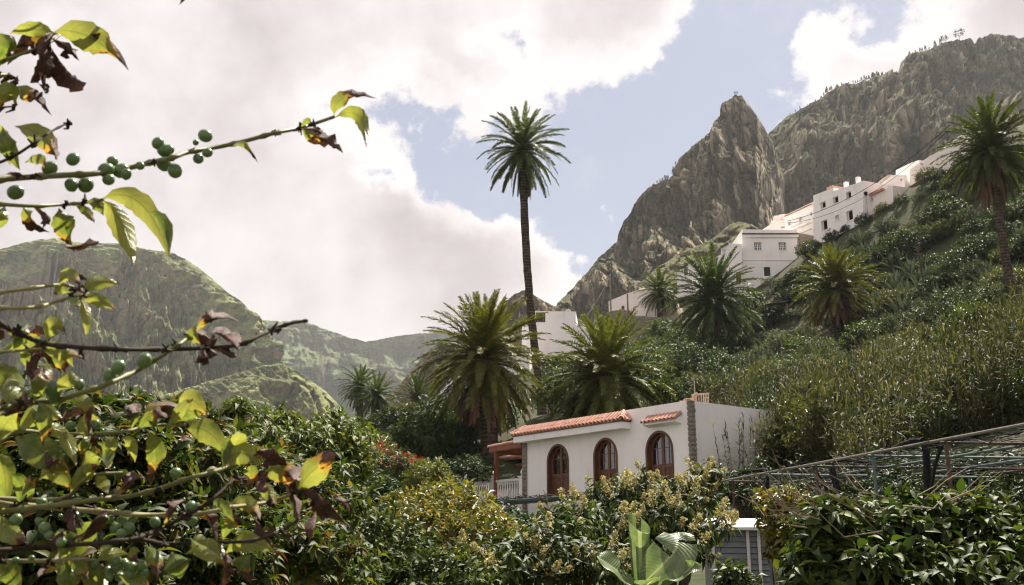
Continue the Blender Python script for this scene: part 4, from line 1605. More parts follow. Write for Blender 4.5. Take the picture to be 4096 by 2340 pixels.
r = F11.rect(2028, 2053, 1374, 1400, .5)
MB().box(r[0], r[1], .5, 1.1, r[2] - .2, r[3]).obj('chimney', MATS['terracotta'], h11)
F12 = Frame(2500, 1215, 130.0, -52.0)
h12 = thing('house', 'old weathered house with a tiny window beside the small palm, below the crag', 'house', F12.O, F12.rot)
block(h12, F12, [(2434, 1205), (2512, 1172), (2600, 1150), (2640, 1150), (2640, 1270), (2436, 1275)], 6.0, 'pink_plaster', [((2485, 2498, 1224, 1241), dict(cols=1, rows=1, fm='wood_brown'))])
MB().box(F12.hit(2540, 1150)[0], F12.hit(2556, 1150)[0], 1, 1.6, F12.hit(2540, 1170)[1], F12.hit(2540, 1143)[1]).obj('chimney', MATS['weathered_wall'], h12)
F13 = Frame(2460, 1280, 127.0, -70.0)
rw = thing('retaining_wall', 'rubble stone retaining wall below the old weathered house', 'wall', F13.O, F13.rot)
lw = F13.loop([(2400, 1285), (2442, 1246), (2520, 1240), (2535, 1262), (2640, 1270), (2640, 1350), (2400, 1350)])
obj('mortar_core', facade_mesh(lw, [], .5, .1, MATS['mortar']), rw)
xs = [p[0] for p in lw]
zs = [p[1] for p in lw]
zz = min(zs)
while zz < max(zs):
    x = min(xs)
    while x < max(xs):
        w = random.uniform(.35, .6)
        # keep stones below the broken top line
        top_l = np.interp(x + w / 2, [lw[0][0], lw[1][0], lw[2][0], lw[3][0], lw[4][0]], [lw[0][1], lw[1][1], lw[2][1], lw[3][1], lw[4][1]])
        if zz + .3 < top_l + .1:
            o = obj('stone', random.choice(STONES), rw)
            o.location = (x + w / 2, -.0, zz + .17)
            o.scale = (w, .1, .34)
        x += w
    zz += .34

# lean-to shed under the two-window house
F14 = Frame(3100, 1215, 104.0, -80.0)
ls = thing('lean_to', 'tumbledown wooden lean-to with a sagging roof between two palms', 'shed', F14.O, F14.rot)
a, b = F14.hit(3052, 1212), F14.hit(3152, 1199)
rf = MB().hexa([(a[0], -.3, a[1] - .25), (b[0], -.3, b[1] - .2), (b[0], 2.4, b[1] + .1), (a[0], 2.4, a[1] + .05),
                (a[0], -.3, a[1] - .18), (b[0], -.3, b[1] - .13), (b[0], 2.4, b[1] + .17), (a[0], 2.4, a[1] + .12)]).obj('roof', MATS['dry_wood'], ls)
for k in range(5):
    x = a[0] + .3 + (b[0] - a[0] - .6) * k / 4
    MB().box(x - .2, x + .2, 1.0, 1.05, a[1] - 2.0, a[1] - .2).obj('plank', MATS['dry_wood'], ls)
for x in (a[0] + .1, b[0] - .15):
    MB().box(x - .06, x + .06, -.2, -.08, a[1] - 2.6, a[1] - .22).obj('post', MATS['dry_wood'], ls)

# poles and cables
up0, up1 = P(2443, 1215, 128), P(2443, 1096, 128)
pole = thing('utility_pole', 'thin utility pole in front of the crag, left of the old weathered house', 'pole', up0)
MB().tube([(0, 0, -1), (0, 0, up1.z - up0.z)], [.11, .08], 7).obj('shaft', MATS['dry_wood'], pole)
MB().bar((-.5, 0, up1.z - up0.z - .25), (.5, 0, up1.z - up0.z - .25), .09).obj('crossarm', MATS['dry_wood'], pole)
pl2 = thing('utility_pole', 'short timber pole against the old weathered house wall', 'pole', P(2512, 1262, 126))
MB().tube([(0, 0, -1), (0, 0, 2.9)], [.12, .10], 7).obj('shaft', MATS['dry_wood'], pl2)


def cable(a, b, sag, lab, r_=.032):
    a, b = Vector(a), Vector(b)
    pts = [a.lerp(b, t / 16) - Vector((0, 0, sag * 4 * (t / 16) * (1 - t / 16))) for t in range(17)]
    o = MB().tube(pts, r_, 4).obj('cable', MATS['cable_black'])
    tag(o, lab, 'cable')


cable(up1, P(2884, 1004, 121), .8, 'upper black cable from the utility pole to the stepped white wing')
cable(up1 - Vector((0, 0, .3)), P(2752, 1060, 122), .6, 'lower black cable from the utility pole to the end of the white wing')
cable(up1, P(2309, 1306, 99), .6, 'black cable dropping from the utility pole to the cube house')
cable(P(3150, 884, 120), P(3800, 500, 95), 1.6, 'upper black cable sweeping up past the tall house to the hilltop palm', .04)
cable(P(3150, 892, 119), P(3800, 512, 94), 2.2, 'lower black cable sweeping up past the tall house to the hilltop palm', .03)
# ---------------------------------------------------------------- palms
leaf_mat('palm_green', [(0.0, (0.060, 0.080, 0.018)), (0.5, (0.105, 0.130, 0.030)), (1.0, (0.17, 0.180, 0.048))], 0.30, 0.5, 0.28)
leaf_mat('palm_dry', [(0.0, (0.11, 0.066, 0.038)), (0.5, (0.17, 0.105, 0.062)), (1.0, (0.24, 0.16, 0.10))], 0.25, 0.7, 0.2, (1.2, 1.0, 0.7))
m, N = new_mat('palm_trunk')
c = coords(N, 'Object')
sp = N.n('ShaderNodeSeparateXYZ')
N.link(c, sp.inputs[0])
nz = N.noise(c, 3.0, 6, 0.65)
wv = N.m('SINE', N.m('MULTIPLY_ADD', nz, 5.0, N.m('MULTIPLY', sp.outputs[2], 26.0)))
colr = N.mix(N.step(N.m('MULTIPLY_ADD', wv, 0.08, nz), 0.3, 0.75), (0.035, 0.026, 0.019), (0.115, 0.088, 0.066))
finish(N, principled(N, colr, 0.95, 0.1, 0, bump(N, N.m('MULTIPLY_ADD', wv, 0.5, nz), 0.8, 0.05)))


def frond_mesh(elev, curl, seed, dry=False, nleaf=80, droop=0.0, ll=0.112):
    """a feather leaf of length 1 growing from the origin towards +X; leaflets stand in a ragged V"""
    rs = np.random.default_rng(seed)
    n = 15
    t = np.linspace(0, 1, n)
    ang = R(elev) - R(curl) * t ** 1.35
    st = 1.0 / (n - 1)
    xz = np.vstack([[0, 0], np.cumsum(np.stack([np.cos(ang[:-1]), np.sin(ang[:-1])], -1) * st, axis=0)])
    wob = 0.02 * np.sin(t * 4 + rs.uniform(0, 6)) * t
    C = np.stack([xz[:, 0], wob, xz[:, 1]], -1)
    V, F = tube_arrays([tuple(p) for p in C], [0.0105 * (1 - 0.85 * k) + .001 for k in t], 3, False)
    parts = [(np.array(V), F)]
    tt = np.repeat(np.linspace(0.10, 0.995, nleaf), 2)
    side = np.tile([1.0, -1.0], nleaf)
    tt = np.clip(tt + rs.normal(0, .006, len(tt)), 0.08, 1)
    base = np.stack([np.interp(tt, t, C[:, k]) for k in range(3)], -1)
    a = np.interp(tt, t, ang)
    tan = np.stack([np.cos(a), 0 * a, np.sin(a)], -1)
    up = np.stack([-np.sin(a), 0 * a, np.cos(a)], -1)
    sd = np.stack([0 * a, side, 0 * a], -1)
    lift = rs.uniform(-0.10, 0.65, len(tt))
    fwd = 0.50 + 0.55 * tt + rs.normal(0, .08, len(tt))
    d = unit(tan * fwd[:, None] + sd * 0.85 + up * lift[:, None] + np.array([0, 0, -1.0]) * (droop + (0.55 if dry else 0.10)))
    L = ll * (np.sin(np.clip((tt + 0.10) / 1.12, 0, 1) * math.pi) ** 0.55 * 0.95 + 0.12) * rs.uniform(.75, 1.1, len(tt))
    if dry:
        L *= 0.75
    wdt = 0.0125 if not dry else 0.013
    T = np.array([(-.5, 0, 0), (.5, 0, 0), (.42, .55, -.03), (0, 1, -.16), (-.42, .55, -.03)])
    Ft = np.array([(0, 1, 2), (0, 2, 4), (4, 2, 3)])
    Mx = frames(d, up + rs.normal(0, .35, (len(tt), 3)))
    lv, lf = scatter(T, Ft, Mx, base, np.stack([np.full(len(tt), wdt), L, L], -1))
    parts.append((lv, lf))
    V, F = join_arrays(parts)
    return mesh_np('frond', V, F, MATS['palm_dry' if dry else 'palm_green'])


FROND = []      # (elevation, mesh)
for i, (e, cu) in enumerate(((84, 20), (74, 30), (62, 40), (50, 48), (38, 54), (26, 58), (13, 58), (0, 55), (-14, 48), (-28, 40), (-42, 32))):
    for q in range(2):
        FROND.append((e, frond_mesh(e, cu + q * 10 - 5, 100 + i * 3 + q, droop=0.0 if e > 0 else .12)))
DRY = [frond_mesh(-50 - k * 8, 36 - k * 6, 300 + k, True) for k in range(4)]


def palm(label, px, py, D, rad_px, base_px, base_py, trunk_w, n=58, ndry=10, lo=-38.0, hi=86.0, tint=(1, 1, 1), lean=0.0, base_flare=1.4, boots=True, base_D=None, skirt=0.0):
    """crown centre at a photo pixel, depth D; trunk down to the base pixel"""
    top = P(px, py, D)
    gb = P(base_px, base_py, base_D or D)
    root = thing('palm_tree', label, 'palm tree', gb, 0, 'palm trees')
    rel = top - gb
    rad = rad_px / FPX * D
    L = rad * 1.16
    # trunk
    k = max(10, int(rel.length / 0.45))
    bend = Vector((lean, 0, 0))
    pts, rr = [], []
    for i in range(k + 1):
        t = i / k
        pts.append(rel * t + bend * math.sin(t * math.pi) + Vector((random.uniform(-.02, .02), 0, 0)))
        r_ = trunk_w / 2 * (1 + (base_flare - 1) * max(0, 1 - t * 6) + (0.22 * max(0, (t - .86) / .14) if boots else 0))
        rr.append(r_ * (1 + random.uniform(-.05, .05)))
    pts.insert(0, Vector((0, 0, -2.0)))
    rr.insert(0, rr[0])
    tb = MB().tube(pts, rr, 12)
    tb.obj('trunk', MATS['palm_trunk'], root, True)
    if boots:
        # stubs of cut leaves under the crown
        bb = MB()
        for j in range(46):
            a = j * 2.4
            z = -0.2 - (j / 46) * min(2.2, rel.length * .25)
            r0 = trunk_w * .52
            p0 = rel + Vector((math.cos(a) * r0, math.sin(a) * r0, z))
            bb.bar(p0, p0 + Vector((math.cos(a) * .16, math.sin(a) * .16, .22)), .10, .05)
        bb.obj('leaf_bases', MATS['palm_trunk'], root)
    ga = 2.399963
    n = int(n * 1.55)
    for i in range(n):
        f = (i + .5) / n
        e = hi - (hi - lo) * f ** 0.92 + random.uniform(-5, 5)
        cand = min(FROND, key=lambda q: abs(q[0] - e) + random.uniform(0, 3))
        o = obj('frond', cand[1], root)
        o.location = rel + Vector((0, 0, .15 * rad * (0.25 - f)))
        o.rotation_euler = (random.uniform(-.06, .06), R(cand[0] - e) + random.uniform(-.04, .04), i * ga + random.uniform(-.2, .2))
        s = L * random.uniform(.86, 1.08) * (0.82 + 0.18 * min(1, f * 4))
        o.scale = (s, s, s)
        j = random.uniform(.75, 1.2)
        o.color = (tint[0] * j, tint[1] * j, tint[2] * j, 1)
    for i in range(ndry):
        o = obj('dry_frond', random.choice(DRY), root)
        o.location = rel + Vector((0, 0, -.16 * rad))
        o.rotation_euler = (random.uniform(-.1, .1), random.uniform(-.12, .22) - skirt * random.uniform(0, 1), i * ga + random.uniform(-.3, .3))
        s = L * random.uniform(.75, 1.0)
        o.scale = (s, s, s)
        o.color = (1, 1, 1, 1)
    return root


palm('very tall slender palm standing alone against the sky', 2090, 590, 75, 186, 2172, 1660, .62, 52, 10, -52, 84, (.80, .95, .9), base_flare=1.25, lean=-.35)
palm('large full palm with a skirt of dry fronds, left of the tall trunk', 1938, 1430, 56, 265, 1962, 1830, .95, 96, 40, -46, 88, (1.35, 1.22, .95), skirt=.2)
palm('broad palm directly behind the roof of the arched-door house', 2425, 1500, 58, 262, 2425, 1720, .95, 90, 24, -46, 88, (1.15, 1.15, .92), skirt=.2)
palm('left one of a pair of small dark palms in front of the far valley', 1440, 1545, 108, 92, 1440, 1740, .75, 50, 10, -45, 86, (.65, .85, .85))
palm('right one of a pair of small dark palms in front of the far valley', 1508, 1580, 104, 96, 1505, 1740, .75, 50, 12, -45, 86, (.7, .9, .85))
palm('single small dark palm just left of the large full palm', 1672, 1600, 96, 105, 1672, 1740, .7, 50, 10, -45, 86, (.55, .75, .75))
palm('small palm against the pale wall of the old weathered house', 2640, 1165, 126, 98, 2640, 1300, .8, 50, 10, -40, 86, (.8, .9, .8))
palm('dark round palm in front of the stepped white wing', 2852, 1190, 100, 200, 2858, 1440, .95, 80, 26, -48, 88, (.62, .82, .75))
palm('yellowish palm with a long brown skirt on the slope below the two-window house', 3345, 1150, 86, 172, 3345, 1400, 1.0, 78, 60, -24, 88, (1.30, 1.18, .8), skirt=.75)
palm('tall stout palm on the hilltop cut by the edge of the picture', 3962, 595, 70, 215, 4055, 1215, .60, 78, 26, -42, 86, (.8, .88, .75), lean=-.1)

# narrow pale rings of wire round the tall trunk
# ---------------------------------------------------------------- pines along the skyline
leaf_mat('pine_needles', [(0, (0.030, 0.042, 0.022)), (1, (0.065, 0.080, 0.040))], .15, .7, .2)
plain_mat('pine_bark', (0.06, 0.045, 0.035), .95, .1, .3, 2, 0)


def pine_pair(seed, spread=.34, open_=False):
    rs = np.random.default_rng(seed)
    n = 150
    z = rs.uniform(.22, 1.0, n)
    if open_:
        z = rs.uniform(.45, 1.0, n)
    a = rs.uniform(0, 6.28, n)
    lay = (.55 + .45 * np.abs(np.sin(z * 17)))
    r_ = spread * (np.sqrt(np.clip(1 - ((z - .7) / .34) ** 2, 0, 1)) * 1.6 if open_ else (1.06 - z)) * lay * rs.uniform(.3, 1, n) ** .5
    p = np.stack([r_ * np.cos(a), r_ * np.sin(a), z], -1)
    d = unit(np.stack([np.cos(a), np.sin(a), rs.normal(.1, .4, n)], -1))
    T, F = leaf_template(.8, kind='far')
    V, Fa = scatter(T, F, frames(d, np.array([0, 0, 1.0]) + rs.normal(0, .5, (n, 3))), p - d * .05, rs.uniform(.08, .16, n))
    cm = mesh_np('crown', V, Fa, MATS['pine_needles'])
    tm = MB().tube([(0, 0, -.25), (.01, 0, .4), (0, 0, .97)], [.022, .016, .005], 5).mesh('trunk', MATS['pine_bark'])
    return tm, cm


PINES = [pine_pair(k) for k in range(3)]
OPEN = [pine_pair(10 + k, .34, True) for k in range(2)]


def ridge_tree(T_, px, h_px, kind, label, group):
    q = T_[:, 0] / T_[:, 1]
    r = ray(px + random.uniform(-5, 5), 300)
    # ridge point in the same direction
    i = int(np.argmin(np.abs(q - r.x)))
    p = T_[i]
    h = h_px / FPX * p[1] * 1.05 * random.uniform(.55, 1.1)
    root = thing('pine_tree', label, 'tree', (p[0], p[1] + .8, p[2] - .02 * h), random.uniform(0, 6), group)
    tm, cm = random.choice(kind)
    for nm, me in (('trunk', tm), ('crown', cm)):
        o = obj(nm, me, root)
        o.scale = (h, h, h)
        o.color = (1, 1, 1, 1)
        if nm == 'crown':
            o['kind'] = 'stuff'


rs_ = random.Random(4)
for x, h in [(3150, 13), (3172, 20), (3190, 14), (3225, 12), (3258, 22), (3264, 14), (3275, 24), (3281, 18), (3290, 26), (3297, 30), (3304, 26), (3316, 30), (3322, 24)]:
    ridge_tree(RIDGE_T, x, h, PINES, 'small pine on the skyline between the rocky summit and the first step of the cliff', 'pines on the lower part of the cliff ridge')
for x, h in [(3365, 16), (3372, 12), (3398, 20), (3408, 16), (3416, 14), (3430, 22), (3438, 18), (3446, 26), (3455, 24), (3463, 30), (3470, 24), (3480, 26), (3488, 32), (3494, 30), (3502, 32), (3510, 28), (3518, 34), (3526, 28), (3534, 32), (3543, 34),
             (3550, 36), (3558, 32), (3568, 20), (3576, 14)]:
    ridge_tree(RIDGE_T, x, h, PINES, 'pine in the dense row on the skyline below the upper cliff step', 'pines in the dense skyline row')
for x, h in [(3646, 34), (3668, 18), (3674, 22), (3694, 24), (3702, 18), (3711, 26), (3730, 14), (3762, 30), (3780, 26)]:
    ridge_tree(RIDGE_T, x, h, PINES, 'scattered pine on the upper right skyline of the cliff', 'pines on the upper cliff ridge')
ridge_tree(RIDGE_T, 3800, 44, OPEN, 'airy tree on the cliff skyline, left of the largest one', None)
ridge_tree(RIDGE_T, 3858, 50, OPEN, 'largest airy round tree on top of the cliff skyline', None)
for x, h in [(2598, 16), (2610, 14), (2622, 20), (2634, 24), (2642, 20), (2650, 28), (2660, 26), (2670, 28), (2680, 24), (2688, 18)]:
    ridge_tree(PEAK_T, x, h, PINES, 'pine on the shoulder left of the pointed summit', 'pines on the shoulder of the summit')
ridge_tree(PEAK_T, 2938, 18, OPEN, 'tiny tree on the very tip of the pointed summit', None)
# ---------------------------------------------------------------- shrubs
leaf_mat('leaf_dark', [(0, (0.018, 0.036, 0.014)), (.5, (0.034, 0.060, 0.022)), (1, (0.060, 0.088, 0.030))], .28, .55, .25)
leaf_mat('leaf_teal', [(0, (0.036, 0.056, 0.032)), (.5, (0.075, 0.100, 0.056)), (1, (0.17, 0.195, 0.125))], .25, .55, .25)
leaf_mat('leaf_lush', [(0, (0.026, 0.050, 0.014)), (.5, (0.050, 0.082, 0.022)), (1, (0.090, 0.118, 0.034))], .38, .5, .3)
leaf_mat('leaf_olive', [(0, (0.050, 0.062, 0.020)), (.5, (0.085, 0.098, 0.032)), (1, (0.14, 0.140, 0.055))], .35, .42, .45)
leaf_mat('leaf_yellow', [(0, (0.060, 0.085, 0.018)), (.45, (0.145, 0.150, 0.028)), (.85, (0.24, 0.20, 0.045)), (1, (0.30, 0.18, 0.06))], .42, .40, .45)
leaf_mat('leaf_gloss', [(0, (0.022, 0.044, 0.012)), (.6, (0.045, 0.078, 0.018)), (1, (0.10, 0.125, 0.028))], .32, .55, .22)
leaf_mat('leaf_coffee', [(0, (0.024, 0.050, 0.012)), (.5, (0.060, 0.092, 0.016)), (.86, (0.165, 0.175, 0.025)), (.93, (0.20, 0.13, 0.03)), (1, (0.085, 0.030, 0.018))], .42, .55, .22)
leaf_mat('blossom_cream', [(0, (0.28, 0.24, 0.09)), (.5, (0.46, 0.40, 0.18)), (1, (0.64, 0.58, 0.34))], .35, .7, .2, (1, 1, .8), 1.0)
leaf_mat('blossom_white', [(0, (0.42, 0.42, 0.34)), (.5, (0.58, 0.57, 0.48)), (1, (0.72, 0.70, 0.62))], .3, .7, .2, (1, 1, .9), 1.0)
leaf_mat('flower_red', [(0, (0.38, 0.018, 0.022)), (1, (0.60, 0.05, 0.04))], .35, .5, .3, (1.1, .8, .8), 1.0)
leaf_mat('reed_leaf', [(0, (0.034, 0.046, 0.022)), (.5, (0.072, 0.084, 0.040)), (.85, (0.135, 0.135, 0.070)), (1, (0.25, 0.205, 0.125))], .30, .6, .12)
leaf_mat('agave_leaf', [(0, (0.060, 0.085, 0.060)), (.5, (0.12, 0.155, 0.115)), (1, (0.20, 0.235, 0.180))], .08, .5, .4)
plain_mat('bark', (0.085, 0.062, 0.045), .95, .1, .35, 9, .5)
plain_mat('twig_pale', (0.23, 0.175, 0.115), .85, .15, .3, 12, .3)
plain_mat('berry_green', (0.095, 0.155, 0.045), .34, .5, .18, 30, 0)


def bush_arrays(rs, rx, ry, rz, ncl, per, ll, droop=.25, lump=.35, tw=.5, low=-.55, fill=.5, kind='mid', w=.42, upright=.45):
    """leaf positions and frames for a lumpy crown centred on the origin: rosettes of leaves round twig ends"""
    d = unit(rs.normal(size=(ncl * 2, 3)))
    d = d[d[:, 2] > low][:ncl]
    f = 1 + lump * fbm(d[:, 0] * 2.1 + rs.uniform(0, 50), d[:, 1] * 2.1, d[:, 2] * 2.1, 3, seed=int(rs.integers(1000)))
    r_ = (fill + (1 - fill) * rs.uniform(0, 1, len(d)) ** .55) * f
    cen = d * r_[:, None] * np.array([rx, ry, rz])
    ax = unit(d * np.array([1, 1, .8]) + np.array([0, 0, upright]) + rs.normal(0, .35, d.shape))
    k = len(d)
    i = np.tile(np.arange(per), k)
    A = np.repeat(ax, per, 0)
    Cn = np.repeat(cen, per, 0)
    n0 = unit(np.cross(A, rs.normal(size=A.shape)))
    n1 = np.cross(A, n0)
    ph = i * 2.4 + rs.uniform(0, 6.28, k).repeat(per)
    rad = n0 * np.cos(ph)[:, None] + n1 * np.sin(ph)[:, None]
    along = (i + .5) / per
    pos = Cn + A * (along[:, None] - .5) * (ll * tw * 2.2)
    dirv = unit(rad * (.95 - .35 * along[:, None]) + A * (.25 + .55 * along[:, None]) + rs.normal(0, .22, A.shape) + np.array([0, 0, -1.0]) * droop)
    nrm = A * .8 + np.array([0, 0, .7]) + rs.normal(0, .35, A.shape)
    M = frames(dirv, nrm)
    sc = ll * rs.uniform(.6, 1.15, len(pos))
    return pos, M, sc, cen, ax


def stem_arrays(rs, cen, base, n, r0, sides=4):
    parts = []
    if len(cen) == 0:
        return parts
    pick = rs.choice(len(cen), min(n, len(cen)), replace=False)
    for c_ in cen[pick]:
        b = np.array(base) + rs.normal(0, .04, 3) * np.array([1, 1, 0])
        mid = b * .45 + c_ * .55 + np.array([0, 0, -.08]) + rs.normal(0, .05, 3)
        pts = [Vector(p) for p in (b, b * .7 + mid * .3 + rs.normal(0, .02, 3), mid, c_ * .8 + mid * .2, c_)]
        parts.append(tube_arrays(pts, [r0, r0 * .8, r0 * .6, r0 * .4, r0 * .2], sides, False))
    return parts


def bush_mesh_pair(seed, rx, ry, rz, ncl, per, ll, leaf, bark='bark', w=.42, kind='mid', bend=.16, nst=14, **kw):
    rs = np.random.default_rng(seed)
    pos, M, sc, cen, ax = bush_arrays(rs, rx, ry, rz, ncl, per, ll, w=w, kind=kind, **kw)
    T, F = leaf_template(w, kind=kind, bend=bend)
    V, Fa = scatter(T, F, M, pos, sc)
    lm = mesh_np('foliage', V, Fa, MATS[leaf])
    sp_ = stem_arrays(rs, cen, (0, 0, -rz * 1.15), nst, .035 * max(rx, rz), 4)
    sv, sf = join_arrays(sp_)
    return lm, mesh_np('stems', sv, sf, MATS[bark]), cen, ax


def blossom_arrays(rs, cen, ax, n, size, per=40, spread=1.0):
    parts = []
    T = np.array([(-.5, 0, 0), (.5, 0, 0), (.5, 1, .1), (-.5, 1, .1)])
    F = np.array([(0, 1, 2), (0, 2, 3)])
    idx = rs.choice(len(cen), min(n, len(cen)), replace=False)
    P_, D_ = [], []
    for j in idx:
        u = rs.uniform(0, 1, per)
        off = rs.normal(0, 1, (per, 3)) * (size * .30 * (1.1 - u))[:, None] * spread + ax[j][None] * (u * size)[:, None]
        P_.append(cen[j] * 1.04 + off)
        D_.append(unit(off + ax[j] * size * .3 + rs.normal(0, size * .2, off.shape)))
    P_, D_ = np.concatenate(P_), np.concatenate(D_)
    M = frames(D_, rs.normal(size=D_.shape))
    return scatter(T, F, M, P_, size * rs.uniform(.06, .13, len(P_)))


# prototypes for the slope: unit size 1 m radius
PROTO = {}


def proto(key, n, **kw):
    PROTO[key] = [bush_mesh_pair(500 + len(PROTO) * 40 + k, **kw) for k in range(n)]


proto('dark', 4, rx=1, ry=1, rz=.85, ncl=330, per=7, ll=.17, leaf='leaf_dark', lump=.55, kind='far', fill=.35)
proto('teal', 4, rx=1, ry=1, rz=.75, ncl=300, per=8, ll=.15, leaf='leaf_teal', lump=.55, kind='far', w=.3, fill=.35, upright=.9, droop=0.0)
proto('lush', 3, rx=1, ry=1, rz=.8, ncl=330, per=7, ll=.16, leaf='leaf_lush', lump=.5, kind='far', fill=.35)
proto('olive', 3, rx=1, ry=1, rz=.85, ncl=280, per=8, ll=.18, leaf='leaf_olive', lump=.55, kind='far', w=.25, fill=.3, upright=1.0, droop=0.0)
proto('gloss', 3, rx=1, ry=1, rz=.9, ncl=230, per=7, ll=.22, leaf='leaf_gloss', lump=.5, kind='mid', fill=.4)


def shrub(kind, loc, r_, label, group, hz=1.0, tint=(1, 1, 1), flowers=None, name='shrub', rotz=None):
    lm, sm, cen, ax = random.choice(PROTO[kind])
    root = thing(name, label, 'shrub', loc, random.uniform(0, 6.28), group)
    c_ = Vector((0, 0, r_ * hz * .80))
    for nm, me in (('stems', sm), ('foliage', lm)):
        o = obj(nm, me, root)
        o.location = c_
        o.scale = (r_, r_, r_ * hz)
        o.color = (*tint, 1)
        if nm == 'foliage':
            o['kind'] = 'stuff'
    if flowers:
        fm, n, size = flowers
        key = (id(lm), fm, n)
        if key not in PROTO:
            rs = np.random.default_rng(len(PROTO) + 3)
            up = cen[:, 2] > -.1
            V, F = blossom_arrays(rs, cen[up], ax[up], n, size / r_, per=22)
            PROTO[key] = mesh_np('blossom', V, F, MATS[fm])
        o = obj('blossom', PROTO[key], root)
        o.location = c_
        o.scale = (r_, r_, r_ * hz)
        o.color = (1, 1, 1, 1)
        o['kind'] = 'stuff'
    return root


def agave_mesh(seed):
    rs = np.random.default_rng(seed)
    parts = []
    for i in range(26):
        a = i * 2.4
        e = R(82 - 62 * (i / 26) ** .8 + rs.normal(0, 6))
        L = rs.uniform(.8, 1.1)
        pts = []
        for t in (0, .25, .5, .75, 1.0):
            ee = e - t * t * R(28) * (1 if i > 8 else .3)
            pts.append((t * L, ee))
        V, F = [], []
        x = z = 0.0
        for j, (t, ee) in enumerate(pts):
            if j:
                x += .25 * L * math.cos(ee)
                z += .25 * L * math.sin(ee)
            wd = (.045, .075, .070, .045, .003)[j]
            for s in (-1, 0, 1):
                V.append((x, s * wd, z + (.03 if s else 0)))
        for j in range(4):
            b = j * 3
            F += [(b, b + 1, b + 4, b + 3), (b + 1, b + 2, b + 5, b + 4)]
        V = np.array(V)
        ca, sa = math.cos(a), math.sin(a)
        V = np.stack([V[:, 0] * ca - V[:, 1] * sa, V[:, 0] * sa + V[:, 1] * ca, V[:, 2]], -1)
        parts.append((V, np.array(F)))
    V, F = join_arrays(parts)
    return mesh_np('rosette', V, F, MATS['agave_leaf'])


AGAVE = [agave_mesh(k) for k in range(3)]


def in_poly(x, y, poly):
    c_ = False
    for i in range(len(poly)):
        x1, y1 = poly[i]
        x2, y2 = poly[i - 1]
        if (y1 > y) != (y2 > y) and x < (x2 - x1) * (y - y1) / (y2 - y1) + x1:
            c_ = not c_
    return c_


def scatter_px(poly, n, mind, seed):
    """points on the ground seen inside a region of the photograph, at least mind px apart"""
    rs = random.Random(seed)
    xs = [p[0] for p in poly]
    ys = [p[1] for p in poly]
    got = []
    for _ in range(n * 30):
        if len(got) >= n:
            break
        x, y = rs.uniform(min(xs), max(xs)), rs.uniform(min(ys), max(ys))
        if not in_poly(x, y, poly) or any((x - a) ** 2 + (y - b) ** 2 < mind * mind for a, b in got):
            continue
        got.append((x, y))
    out = []
    for x, y in got:
        h = ground_hit(x, y)
        if h is not None:
            out.append(((x, y), h))
    return out


# shrubs of the upper slope
UPPER = [(2620, 1340), (2780, 1230), (3000, 1170), (3190, 1080), (3290, 950), (3450, 880), (3580, 820), (3700, 730), (3900, 640), (4150, 600),
         (4150, 1300), (3850, 1500), (3450, 1570), (3000, 1570), (2620, 1520)]
SH = {'dark': ('dark green shrub', 'dark shrubs on the upper slope'),
      'teal': ('grey-green spurge shrub', 'grey-green shrubs on the upper slope'),
      'lush': ('bright green leafy shrub', 'bright green shrubs on the upper slope'),
      'olive': ('olive scrubby shrub', 'olive shrubs on the upper slope'),
      'gloss': ('glossy dark bush', 'glossy bushes on the upper slope')}
def zone(x, y):
    a = ('below the stepped white wing' if x < 2990 else 'below the two-window house' if x < 3230 else 'below the tall stepped house' if x < 3430 else
         'below the low annex' if x < 3620 else 'below the long pink house' if x < 3850 else 'beside the hilltop palm trunk')
    top_ = np.interp(x, [2620, 3000, 3290, 3580, 3900, 4150], [1330, 1170, 950, 820, 640, 600])
    q = (y - top_) / (np.interp(x, [2620, 3450, 4150], [1480, 1500, 1300]) - top_)
    return a, 'high up' if q < .25 else 'on the upper middle slope' if q < .5 else 'on the lower middle slope' if q < .75 else 'low down above the reeds'


for (x, y), h in scatter_px(UPPER, 200, 40, 5):
    za_, zb_ = zone(x, y)
    q = vnoise(x / 190, y / 150, 0, 21) + random.uniform(-.45, .45)
    kind = 'lush' if q > .55 else 'dark' if q > .02 else 'teal' if q > -.42 else 'olive' if q > -.6 else 'gloss'
    if kind == 'teal' and random.random() < .14:
        shrub('teal', h - Vector((0, 0, .3)), random.uniform(.7, 1.2), 'white-flowering shrub ' + zb_ + ' ' + za_, 'white-flowering shrubs on the upper slope',
              .9, (1.1, 1.1, 1.05), ('blossom_white', 150, .16))
        continue
    shrub(kind, h - Vector((0, 0, .3)), random.uniform(.95, 1.9) * (.78 if zb_ == 'high up' else 1.0), SH[kind][0] + ' ' + zb_ + ' ' + za_, SH[kind][1], hz=random.uniform(.7, 1.05),
          tint=tuple(random.uniform(.75, 1.2) for _ in range(1)) * 3)
for (x, y), h in scatter_px([(3280, 1020), (3560, 930), (3700, 1120), (4096, 1000), (4096, 1180), (3800, 1300), (3560, 1320), (3480, 1200)], 46, 30, 8):
    za_, zb_ = zone(x, y)
    ag = thing('agave', 'blue-grey agave rosette ' + zb_ + ' ' + za_, 'agave', h, random.uniform(0, 6), 'agaves on the upper slope')
    o = obj('rosette', random.choice(AGAVE), ag)
    s = random.uniform(1.3, 2.4)
    o.scale = (s, s, s)
    o.color = (1, 1, 1, 1)
h = ground_hit(3700, 1180)
ast = thing('agave_stalk', 'dead bare agave flower stalk standing on the slope', 'plant', h)
MB().tube([(0, 0, -.3), (-.1, 0, 2.2), (-.3, 0, 4.6)], [.09, .06, .04], 6).obj('stalk', MATS['bark'], ast)
b = MB()
for k in range(14):
    a = k * 2.4
    z = 3.6 + k * .08
    b.tube([(-.25, 0, z), (-.25 + .35 * math.cos(a), .35 * math.sin(a), z + .18)], [.02, .008], 4)
